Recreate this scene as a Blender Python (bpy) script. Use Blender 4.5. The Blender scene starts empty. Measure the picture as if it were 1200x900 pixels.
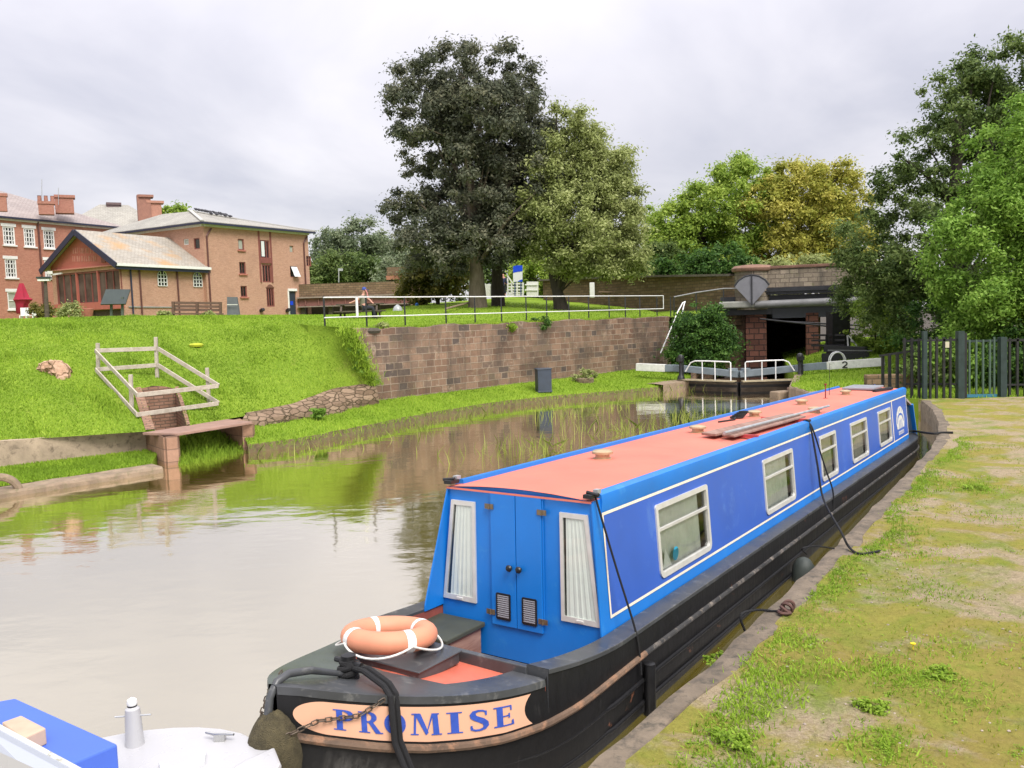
import bpy, math, random
import numpy as np
from mathutils import Matrix, Vector, Euler

random.seed(7)
rng = np.random.default_rng(7)
R = math.radians
SC = bpy.context.scene
COL = SC.collection

# ------------------------------------------------------------------ camera survey (metres, water level z = 0)
EYE = Vector((0, 0, 3.75)); FPX = 1000.0; PITCH = .079; ROLL = .0315


def ray(x, y):
    c, s = math.cos(ROLL), math.sin(ROLL); X, Y = x - 600, y - 450
    a = X * c - Y * s; u = -(X * s + Y * c)
    return Vector((a, FPX * math.cos(PITCH) + u * math.sin(PITCH), -FPX * math.sin(PITCH) + u * math.cos(PITCH)))


def G(x, y, z):            # survey point seen at (x, y) lying at height z
    d = ray(x, y); return EYE + d * ((z - EYE.z) / d.z)


def AT(x, y, Y):           # survey point seen at (x, y) lying at depth Y
    d = ray(x, y); return EYE + d * (Y / d.y)


def ONP(A, B, x, y):       # survey point on the vertical plane through A-B -> (distance along, height)
    d = ray(x, y); t = Vector((B[0] - A[0], B[1] - A[1])); L = t.length; t /= L; n = Vector((t.y, -t.x))
    k = (n.x * A[0] + n.y * A[1]) / (n.x * d.x + n.y * d.y)
    P = d * k; return ((P.x - A[0]) * t.x + (P.y - A[1]) * t.y, EYE.z + P.z)


# ------------------------------------------------------------------ node materials
MATS = {}


class NT:
    def __init__(s, name):
        s.m = bpy.data.materials.new(name); s.m.use_nodes = True; s.t = s.m.node_tree; s.t.nodes.clear()
        s.out = s.n('ShaderNodeOutputMaterial')

    def n(s, typ, ins=None, **kw):
        nd = s.t.nodes.new(typ)
        for k, v in kw.items(): setattr(nd, k, v)
        for k, v in (ins or {}).items(): s.set(nd, k, v)
        return nd

    def set(s, nd, k, v):
        sock = nd.inputs[k]
        if isinstance(v, bpy.types.NodeSocket): s.t.links.new(v, sock)
        else:
            if sock.type == 'RGBA' and len(v) == 3: v = (*v, 1)
            sock.default_value = v

    def noise(s, scale, detail=4, rough=.55, vec=None, dist=0):
        return s.n('ShaderNodeTexNoise', dict(Scale=scale, Detail=detail, Roughness=rough, Distortion=dist, **({'Vector': vec} if vec else {})))

    def ramp(s, fac, stops, interp='LINEAR'):
        r = s.n('ShaderNodeValToRGB', {'Fac': fac}); e = r.color_ramp.elements; r.color_ramp.interpolation = interp
        while len(e) < len(stops): e.new(.5)
        for el, (p, c) in zip(e, stops): el.position = p; el.color = (c, c, c, 1) if isinstance(c, (int, float)) else (*c, 1)
        return r.outputs[0]

    def mix(s, fac, a, b, mode='MIX'):
        m = s.n('ShaderNodeMix', data_type='RGBA', blend_type=mode)
        for i, v in ((0, fac), (6, a), (7, b)):
            if isinstance(v, bpy.types.NodeSocket): s.t.links.new(v, m.inputs[i])
            elif i == 0: m.inputs[0].default_value = v
            else: m.inputs[i].default_value = (*v, 1) if len(v) == 3 else v
        return m.outputs[2]

    def math(s, op, a, b=None, clamp=False):
        m = s.n('ShaderNodeMath', operation=op, use_clamp=clamp); s.set(m, 0, a)
        if b is not None: s.set(m, 1, b)
        return m.outputs[0]

    def bump(s, h, strength=.3, dist=.02):
        return s.n('ShaderNodeBump', {'Height': h, 'Strength': strength, 'Distance': dist}).outputs[0]

    def coord(s, which='Object', scale=None):
        o = s.n('ShaderNodeTexCoord').outputs[which]
        if scale: o = s.n('ShaderNodeMapping', {'Vector': o, 'Scale': scale}).outputs[0]
        return o

    def done(s, **ins):
        b = s.n('ShaderNodeBsdfPrincipled', ins); s.t.links.new(b.outputs[0], s.out.inputs[0]); return s.m


def paint(name, col, rough=.45, var=.18, scale=6., metal=0., bump=.0, dirt=None, dirtamt=.0, spec=.5):
    if name in MATS: return MATS[name]
    t = NT(name); o = t.coord()
    n1 = t.noise(scale, 5, .6, o); c = t.mix(t.ramp(n1.outputs[0], [(.3, 0), (.72, 1)]), [x * (1 - var) for x in col], [min(1, x * (1 + var)) for x in col])
    if dirt:
        n2 = t.noise(scale * 2.3, 8, .7, o, .4); c = t.mix(t.ramp(n2.outputs[0], [(.62 - dirtamt, 0), (.72 - dirtamt * .6, 1)]), c, dirt)
    kw = {'Base Color': c, 'Roughness': t.ramp(n1.outputs[0], [(.25, max(0, rough - .08)), (.75, min(1, rough + .12))]), 'Metallic': metal, 'Specular IOR Level': spec}
    if bump: kw['Normal'] = t.bump(t.noise(scale * 8, 6, .6, o).outputs[0], bump)
    MATS[name] = t.done(**kw); return MATS[name]


def brick(name, c1, c2, mortar, bw=.225, bh=.075, ms=.012, rough=.9, bump=.5, stain=(.05, .04, .035), stainamt=.25, squash=1., vari=None, moss=None, streak=None, wobble=.012):
    if name in MATS: return MATS[name]
    t = NT(name); uv = t.coord('UV'); o = t.coord('Object')
    wob = t.noise(1.3, 3, .5, o)
    uvd = t.mix(wobble, uv, wob.outputs[1])
    b = t.n('ShaderNodeTexBrick', {'Vector': uvd, 'Color1': c1, 'Color2': c2, 'Mortar': mortar, 'Scale': 1., 'Mortar Size': ms, 'Mortar Smooth': .3, 'Bias': 0., 'Brick Width': bw, 'Row Height': bh})
    b.offset = .5; b.squash = squash; b.squash_frequency = 3
    c = b.outputs[0]
    if vari:   # a third tone that falls on whole blocks
        b2 = t.n('ShaderNodeTexBrick', {'Vector': uvd, 'Color1': (0, 0, 0), 'Color2': (1, 1, 1), 'Mortar': (0, 0, 0), 'Scale': 1., 'Mortar Size': ms, 'Bias': -.2, 'Brick Width': bw, 'Row Height': bh})
        b2.offset = .5; b2.squash = squash; b2.squash_frequency = 3
        c = t.mix(t.ramp(b2.outputs[0], [(.52, 0), (.74, .88)]), c, vari)
        nb_ = t.noise(.42, 4, .6, o, .6); c = t.mix(t.ramp(nb_.outputs[0], [(.48, 0), (.62, .55)]), c, (.10, .078, .062))
    n = t.noise(9, 6, .7, o); c = t.mix(.35, c, t.ramp(n.outputs[0], [(.25, (.35, .35, .35)), (.75, (1.25, 1.25, 1.25))]), 'MULTIPLY')
    n2 = t.noise(.6, 6, .65, o); c = t.mix(t.ramp(n2.outputs[0], [(.5, 0), (.8, stainamt)]), c, stain)
    if moss:
        n3 = t.noise(1.7, 6, .7, o); c = t.mix(t.ramp(n3.outputs[0], [(.56, 0), (.72, .6)]), c, moss)
    if streak:
        so = t.coord('Object', (1., 1., .16)); n4 = t.noise(1.5, 6, .7, so, .3); c = t.mix(t.ramp(n4.outputs[0], [(.50, 0), (.70, .75)]), c, streak)
        n5 = t.noise(2.6, 5, .7, o, .5); c = t.mix(t.ramp(n5.outputs[0], [(.58, 0), (.70, .5)]), c, (.46, .36, .27))
    h = t.math('ADD', t.math('MULTIPLY', b.outputs[1], -1.), t.math('MULTIPLY', n.outputs[0], .6))
    MATS[name] = t.done(**{'Base Color': c, 'Roughness': rough, 'Specular IOR Level': .2, 'Normal': t.bump(h, bump, .02)}); return MATS[name]


def foliage(name, ca, cb, cc, rough=.6, trans=.42):
    if name in MATS: return MATS[name]
    t = NT(name); a = t.n('ShaderNodeAttribute', attribute_name='tint')
    c = t.ramp(a.outputs['Fac'], [(0., ca), (.5, cb), (1., cc)])
    p = t.n('ShaderNodeBsdfPrincipled', {'Base Color': c, 'Roughness': rough, 'Specular IOR Level': .25})
    tr = t.n('ShaderNodeBsdfTranslucent', {'Color': c})
    m = t.n('ShaderNodeMixShader', {0: trans}); t.t.links.new(p.outputs[0], m.inputs[1]); t.t.links.new(tr.outputs[0], m.inputs[2])
    t.t.links.new(m.outputs[0], t.out.inputs[0]); MATS[name] = t.m; return t.m


def m_glass_thin():
    t = NT('window_glass')
    g = t.n('ShaderNodeBsdfGlossy', {'Color': (1, 1, 1), 'Roughness': .02}); tr = t.n('ShaderNodeBsdfTransparent', {'Color': (.86, .9, .87)})
    f = t.n('ShaderNodeFresnel', {'IOR': 1.38}); m = t.n('ShaderNodeMixShader')
    t.t.links.new(f.outputs[0], m.inputs[0]); t.t.links.new(tr.outputs[0], m.inputs[1]); t.t.links.new(g.outputs[0], m.inputs[2])
    t.t.links.new(m.outputs[0], t.out.inputs[0]); return t.m


def m_water():
    t = NT('canal_water'); o = t.coord('Object')
    n = t.noise(.22, 3, .5, o); mud = t.mix(n.outputs[0], (.160, .125, .016), (.205, .165, .028))
    st = t.coord('Object', (1., 1.6, 1.)); r1 = t.noise(2.2, 3, .55, st, .3); r2 = t.noise(.55, 2, .5, st, .2)
    hgt = t.math('ADD', t.math('MULTIPLY', r1.outputs[0], .35), r2.outputs[0])
    nb = t.bump(hgt, .085, .11)
    d = t.n('ShaderNodeBsdfPrincipled', {'Base Color': mud, 'Roughness': .6, 'Specular IOR Level': 0.})
    g = t.n('ShaderNodeBsdfGlossy', {'Color': (1, .965, .92), 'Roughness': .06, 'Normal': nb})
    f = t.n('ShaderNodeFresnel', {'IOR': 1.75, 'Normal': nb}); fac = t.math('ADD', t.math('MULTIPLY', f.outputs[0], 1.05), .43, True)
    m = t.n('ShaderNodeMixShader'); t.t.links.new(fac, m.inputs[0]); t.t.links.new(d.outputs[0], m.inputs[1]); t.t.links.new(g.outputs[0], m.inputs[2])
    t.t.links.new(m.outputs[0], t.out.inputs[0]); return t.m


def m_grass(name, ca, cb, cc, patch=(.16, .15, .06), patchamt=.0, scale=1.):
    t = NT(name); o = t.coord('Object')
    n1 = t.noise(.45 * scale, 5, .6, o); n2 = t.noise(7 * scale, 6, .7, o)
    c = t.mix(t.ramp(n1.outputs[0], [(.35, 0), (.68, 1)]), ca, cb); c = t.mix(t.ramp(n2.outputs[0], [(.4, 0), (.75, .8)]), c, cc)
    if patchamt:
        n3 = t.noise(1.1 * scale, 5, .6, o); c = t.mix(t.ramp(n3.outputs[0], [(.6, 0), (.72, patchamt)]), c, patch)
    return t.done(**{'Base Color': c, 'Roughness': .95, 'Specular IOR Level': .1, 'Normal': t.bump(t.noise(22 * scale, 6, .7, o).outputs[0], .7, .05)})


def m_path():
    t = NT('towpath_ground'); o = t.coord('Object')
    big = t.noise(.42, 5, .6, o, .5); med = t.noise(1.6, 6, .65, o, .3); fine = t.noise(38, 5, .75, o); grit = t.noise(110, 3, .8, o)
    gravel = t.mix(t.ramp(fine.outputs[0], [(.32, 0), (.7, 1)]), (.24, .185, .11), (.45, .365, .245))
    gravel = t.mix(t.ramp(grit.outputs[0], [(.63, 0), (.72, .8)]), gravel, (.55, .47, .40))
    moss = t.mix(t.ramp(med.outputs[0], [(.35, 0), (.7, 1)]), (.245, .195, .045), (.265, .260, .038))
    green = t.mix(t.ramp(fine.outputs[0], [(.3, 0), (.7, 1)]), (.11, .16, .02), (.20, .26, .035))
    f1 = t.math('ADD', t.math('MULTIPLY', big.outputs[0], .6), t.math('MULTIPLY', med.outputs[0], .45))
    c = t.mix(t.ramp(f1, [(.485, 0), (.555, .9)]), gravel, moss)
    n4 = t.noise(.75, 6, .68, o, .8); c = t.mix(t.ramp(n4.outputs[0], [(.48, 0), (.64, .8)]), c, green)
    cl = t.noise(13, 7, .78, o, .6); c = t.mix(.6, c, t.ramp(cl.outputs[0], [(.30, (.50, .48, .42)), (.50, (1., 1., 1.)), (.72, (1.28, 1.28, 1.22))]), 'MULTIPLY')
    n6 = t.noise(4.2, 7, .75, o, 1.0); c = t.mix(t.ramp(n6.outputs[0], [(.60, 0), (.70, .55)]), c, (.16, .115, .055))
    h = t.math('ADD', t.math('ADD', t.math('MULTIPLY', fine.outputs[0], .6), t.math('MULTIPLY', grit.outputs[0], .4)), cl.outputs[0])
    return t.done(**{'Base Color': c, 'Roughness': .95, 'Specular IOR Level': .12, 'Normal': t.bump(h, .8, .035)})


def m_hull():
    t = NT('hull_black_paint'); o = t.coord('Object')
    n1 = t.noise(2.5, 6, .65, o); c = t.mix(n1.outputs[0], (.004, .004, .005), (.014, .014, .015))
    st = t.coord('Object', (1, 3.5, .6)); n2 = t.noise(4.5, 7, .75, st); c = t.mix(t.ramp(n2.outputs[0], [(.60, 0), (.80, .5)]), c, (.075, .07, .065))
    n3 = t.noise(2.1, 8, .72, o, .6); c = t.mix(t.ramp(n3.outputs[0], [(.645, 0), (.665, .85)]), c, (.20, .080, .045))
    n4 = t.noise(5.5, 8, .8, o, 1.2); c = t.mix(t.ramp(n4.outputs[0], [(.69, 0), (.705, .9)]), c, (.36, .35, .33))
    return t.done(**{'Base Color': c, 'Roughness': t.ramp(n2.outputs[0], [(.3, .40), (.7, .65)]), 'Specular IOR Level': .35, 'Normal': t.bump(n1.outputs[0], .2, .02)})


def m_roofslate(name, ca, cb, moss=None):
    t = NT(name); uv = t.coord('UV'); o = t.coord('Object')
    b = t.n('ShaderNodeTexBrick', {'Vector': uv, 'Color1': ca, 'Color2': cb, 'Mortar': [x * .45 for x in ca], 'Scale': 1., 'Mortar Size': .012, 'Brick Width': .32, 'Row Height': .2})
    n = t.noise(.5, 5, .6, o); c = t.mix(.35, b.outputs[0], t.ramp(n.outputs[0], [(.3, (.55, .55, .55)), (.7, (1.3, 1.3, 1.25))]), 'MULTIPLY')
    if moss: c = t.mix(t.ramp(t.noise(.35, 4, .6, o).outputs[0], [(.5, 0), (.64, .75)]), c, moss)
    return t.done(**{'Base Color': c, 'Roughness': .75, 'Normal': t.bump(b.outputs[1], -.4, .02)})


def m_wood(name, ca, cb, rough=.8, sc=(3, 3, 40)):
    if name in MATS: return MATS[name]
    t = NT(name); o = t.coord('Object', sc); n = t.noise(1.5, 6, .65, o, .6)
    c = t.mix(t.ramp(n.outputs[0], [(.3, 0), (.7, 1)]), ca, cb)
    MATS[name] = t.done(**{'Base Color': c, 'Roughness': rough, 'Normal': t.bump(n.outputs[0], .35, .01)}); return MATS[name]


def m_rubble(name, ca, cb, gap, sc_=2.6, st=(1, 1, 1)):
    t = NT(name); o = t.coord('Object', st)
    v = t.n('ShaderNodeTexVoronoi', {'Vector': t.mix(.06, o, t.noise(4, 3, .5, o).outputs[1]), 'Scale': sc_}, feature='DISTANCE_TO_EDGE')
    vc = t.n('ShaderNodeTexVoronoi', {'Vector': t.mix(.06, o, t.noise(4, 3, .5, o).outputs[1]), 'Scale': sc_}); n = t.noise(9, 6, .7, o)
    c = t.mix(vc.outputs[1], ca, cb); c = t.mix(.5, c, t.ramp(n.outputs[0], [(.2, (.3, .3, .3)), (.8, (1.3, 1.3, 1.3))]), 'MULTIPLY')
    e = t.ramp(v.outputs[0], [(.01, 1), (.07, 0)]); c = t.mix(e, c, gap)
    h = t.math('ADD', t.math('MULTIPLY', e, -1.), t.math('MULTIPLY', n.outputs[0], .7))
    return t.done(**{'Base Color': c, 'Roughness': .95, 'Specular IOR Level': .15, 'Normal': t.bump(h, .8, .06)})


WATER = m_water(); PATH = m_path(); HULL = m_hull(); GLASS = m_glass_thin()
GRASS = m_grass('bank_grass', (.125, .205, .020), (.185, .270, .028), (.22, .31, .035), (.20, .21, .05), .5)
LAWN = m_grass('lawn_grass', (.145, .235, .020), (.190, .280, .026), (.21, .30, .032), scale=1.6)
SOIL = m_grass('woodland_floor', (.035, .05, .012), (.06, .08, .02), (.08, .10, .03))
EARTH = paint('bank_earth', (.12, .085, .045), .95, .4, 5, bump=.8, dirt=(.13, .16, .03), dirtamt=.14)
MUD = paint('canal_mud', (.05, .04, .025), .9, .3)
BRICK_O = brick('orange_brick', (.46, .235, .160), (.55, .305, .215), (.48, .33, .25), stainamt=.18)
BRICK_R = brick('red_brick', (.45, .185, .135), (.53, .245, .175), (.40, .22, .15), stainamt=.15)
SAND = brick('sandstone_wall', (.165, .098, .068), (.335, .222, .155), (.33, .255, .19), .66, .262, .022, bump=1., stain=(.045, .036, .030), stainamt=.75, squash=.62, vari=(.072, .062, .060), moss=(.16, .135, .075), streak=(.075, .058, .045), wobble=.045)
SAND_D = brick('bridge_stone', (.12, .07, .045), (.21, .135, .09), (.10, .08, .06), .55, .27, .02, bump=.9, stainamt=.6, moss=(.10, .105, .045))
BRPAR = brick('parapet_stone', (.20, .165, .125), (.33, .275, .21), (.15, .12, .10), .5, .25, .02, bump=.9, stain=(.05, .045, .04), stainamt=.7, moss=(.16, .16, .08), streak=(.06, .055, .05), wobble=.03)
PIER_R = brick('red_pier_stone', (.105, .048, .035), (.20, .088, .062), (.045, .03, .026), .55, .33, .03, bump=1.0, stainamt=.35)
FARWALL = brick('boundary_stone', (.16, .105, .062), (.25, .17, .105), (.11, .085, .06), .45, .2, .02, bump=.8, stainamt=.5, moss=(.12, .12, .05))
COPING = paint('weathered_coping', (.165, .130, .092), .95, .35, 3., bump=.5, dirt=(.07, .06, .045), dirtamt=.12)
COPE_L = paint('pale_coping', (.25, .185, .125), .95, .3, 3., bump=.5, dirt=(.17, .14, .08), dirtamt=.12)
PINK = brick('pink_sandstone', (.30, .175, .115), (.40, .24, .165), (.22, .14, .10), .9, .34, .015, bump=.5, stainamt=.3)
CONC = paint('old_concrete', (.40, .31, .22), .95, .25, 2.2, bump=.4, dirt=(.17, .13, .09), dirtamt=.1)
RUBBLE = m_rubble('rubble_stone', (.15, .10, .065), (.36, .26, .18), (.10, .075, .045), 2.9, (1, 1, 2.4))
ROCK = m_rubble('broken_sandstone', (.40, .24, .15), (.58, .40, .28), (.30, .19, .11))
BLUE = paint('royal_blue_paint', (.030, .104, .46), .40, .10, .9, dirt=(.060, .155, .50), dirtamt=.05)
LBLUE = paint('light_blue_paint', (.006, .170, .58), .40, .09, 1.3, dirt=(.025, .215, .58), dirtamt=.04)
CREAM = paint('cream_line', (.78, .70, .57), .5, .08)
SALMON = paint('salmon_roof_paint', (.62, .170, .118), .65, .12, 1.1, bump=.12, dirt=(.47, .17, .125), dirtamt=.06)
DECKR = paint('red_deck_paint', (.62, .145, .09), .55, .15, 3)
INNER = paint('red_oxide_inner', (.22, .055, .04), .6, .2, 3)
BLACKG = paint('gunwale_black', (.055, .058, .062), .33, .25, 3, dirt=(.13, .13, .125), dirtamt=.06)
DKGREEN = paint('dark_green_deck', (.070, .085, .078), .4, .2, 3)
OLIVE = paint('olive_lid', (.045, .050, .035), .6, .2, 4)
STRK = paint('worn_black_strake', (.035, .034, .033), .55, .5, 3, dirt=(.20, .17, .14), dirtamt=.1)
RUST = paint('rusty_strake', (.135, .085, .055), .7, .4, 3, bump=.3, dirt=(.28, .15, .085), dirtamt=.12)
PEACH = paint('name_panel_peach', (.70, .40, .26), .5, .04, 3)
NAVY = paint('letter_blue', (.035, .085, .42), .5, .12, 20)
ALU = paint('window_aluminium', (.62, .61, .58), .35, .08, 8, metal=.25)
WHITE = paint('white_paint', (.74, .74, .72), .5, .06, 4, dirt=(.45, .44, .40), dirtamt=.02)
WHITE_D = paint('worn_white_paint', (.62, .62, .58), .6, .12, 6, dirt=(.25, .24, .2), dirtamt=.05)
CURTAIN = paint('white_curtain', (.80, .80, .78), .9, .05, 8)
DARKROOM = paint('cabin_interior', (.16, .13, .09), .8, .3, 3)
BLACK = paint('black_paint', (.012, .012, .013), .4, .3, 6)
ROPE = paint('black_rope', (.012, .012, .013), .85, .4, 60, bump=.6)
CHROME = paint('dull_chrome', (.55, .55, .53), .25, .1, 10, metal=.9)
BRASS = paint('brass', (.70, .52, .24), .3, .15, 12, metal=.8)
BUOY = paint('lifebuoy_orange', (.62, .25, .145), .6, .07, 5, dirt=(.62, .26, .16), dirtamt=.03)
COIR = paint('coir_fender', (.085, .070, .035), .98, .45, 14, bump=1.)
GREYB = paint('grey_gate_paint', (.16, .195, .22), .5, .12, 3)
TIMBER = m_wood('weathered_timber', (.33, .28, .22), (.52, .47, .39), .85, (3, 3, 3))
PLANK = m_wood('roof_plank', (.19, .10, .075), (.36, .23, .18), .8, (8, 1.2, 8))
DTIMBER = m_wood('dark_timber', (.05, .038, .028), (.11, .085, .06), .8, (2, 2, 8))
BTIMBER = m_wood('brown_boards', (.16, .10, .065), (.28, .19, .13), .85, (.6, .6, 8))
BENCHW = m_wood('bench_wood', (.085, .05, .032), (.15, .09, .06), .7, (2, 2, 12))
BARK = m_wood('bark', (.10, .078, .055), (.20, .165, .12), .95, (6, 6, 1.2))
BARKD = m_wood('dark_bark', (.030, .024, .018), (.065, .052, .04), .95, (6, 6, 1.2))
SLATE = m_roofslate('grey_slates', (.30, .285, .25), (.37, .355, .31))
SLATE2 = m_roofslate('warm_slates', (.33, .30, .25), (.40, .365, .31), (.42, .24, .09))
SLATE3 = m_roofslate('pinkish_slates', (.30, .25, .235), (.36, .31, .29))
TERRA = paint('terracotta', (.38, .14, .10), .85, .2, 4)
REDOX = paint('red_cladding', (.40, .115, .085), .75, .08, 3)
REDFR = paint('red_brown_frame', (.20, .062, .05), .6, .15, 5)
PANE_D = paint('dark_pane', (.022, .022, .022), .06, .4, 1.5, spec=.6)
PANE_L = paint('blind_pane', (.36, .38, .32), .25, .15, 2)
NAVYTRIM = paint('navy_trim', (.018, .022, .05), .5, .2, 4)
GUTTER = paint('brown_downpipe', (.10, .035, .028), .5, .2, 4)
GALV = paint('galvanised_steel', (.42, .43, .44), .45, .15, 8, metal=.5)
TUBEW = paint('white_tube', (.70, .70, .69), .45, .1, 8)
PARASOL = paint('crimson_canvas', (.30, .012, .035), .85, .15, 5)
SIGNB = paint('sign_blue', (.010, .06, .62), .4, .05, 3)
SIGNW = paint('sign_white', (.66, .68, .68), .4, .05, 3)
BINB = paint('slate_blue_bin', (.030, .042, .062), .5, .2, 4)
LECT = paint('dark_green_panel', (.025, .038, .032), .35, .15, 3)
FENCEG = paint('green_fence_paint', (.022, .040, .038), .45, .2, 5)
FENCEB = paint('black_fence_paint', (.016, .017, .018), .45, .25, 5)
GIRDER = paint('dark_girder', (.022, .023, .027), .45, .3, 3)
SHIELD = paint('grey_steel_plate', (.175, .175, .195), .5, .12, 3)
PIPE = paint('grey_pipe', (.17, .17, .17), .4, .2, 3)
DULLRED = paint('dull_red_girder', (.20, .085, .07), .7, .2, 3)
SKIN = paint('skin', (.52, .27, .20), .6, .08, 8)
SHIRT = paint('khaki_shirt', (.22, .20, .16), .9, .12, 8)
TROUSERS = paint('dark_trousers', (.02, .022, .03), .9, .2, 8)
CAPB = paint('blue_cap', (.04, .07, .28), .8, .1, 8)
GELCOAT = paint('white_gelcoat', (.43, .43, .44), .28, .03, 2)
BLUEBOX = paint('blue_tarpaulin', (.060, .135, .56), .5, .06, 2)
TOUGH = paint('smoky_acrylic', (.40, .43, .50), .15, .05, 2)
SANDBLK = paint('pale_wood_block', (.50, .36, .26), .8, .15, 6)
LEAFD = foliage('maple_leaves', (.070, .084, .056), (.145, .160, .105), (.26, .255, .165))
LEAFL = foliage('lime_leaves', (.20, .235, .08), (.35, .40, .14), (.52, .55, .25))
LEAFG = foliage('fresh_leaves', (.16, .26, .035), (.31, .43, .065), (.46, .56, .11))
LEAFY = foliage('autumn_leaves', (.25, .28, .045), (.44, .43, .08), (.58, .52, .13))
LEAFB = foliage('bush_leaves', (.026, .070, .015), (.070, .155, .026), (.15, .27, .05))
LEAFR = foliage('oak_leaves', (.055, .095, .026), (.125, .185, .048), (.25, .32, .10))
LEAFK = foliage('bright_leaves', (.12, .23, .030), (.22, .38, .055), (.36, .53, .11))
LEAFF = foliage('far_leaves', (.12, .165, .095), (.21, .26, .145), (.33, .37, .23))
LEAFM = foliage('weed_leaves', (.16, .26, .02), (.26, .40, .035), (.38, .52, .07))
LEAFO = foliage('olive_leaves', (0.063, 0.071, 0.015), (0.153, 0.145, 0.030), (0.288, 0.255, 0.060))
BLADE = foliage('grass_blades', (.170, .275, .024), (.255, .405, .034), (.41, .55, .065), .7, .35)
BLADEY = foliage('dry_moss_blades', (0.163, 0.192, 0.012), (0.250, 0.300, 0.018), (0.375, 0.408, 0.040), .7, .3)
REED = foliage('reed_blades', (0.154, 0.210, 0.026), (0.266, 0.322, 0.060), (0.476, 0.504, 0.144), .7, .3)

# ------------------------------------------------------------------ mesh builder
ROOTM = {}


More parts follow.
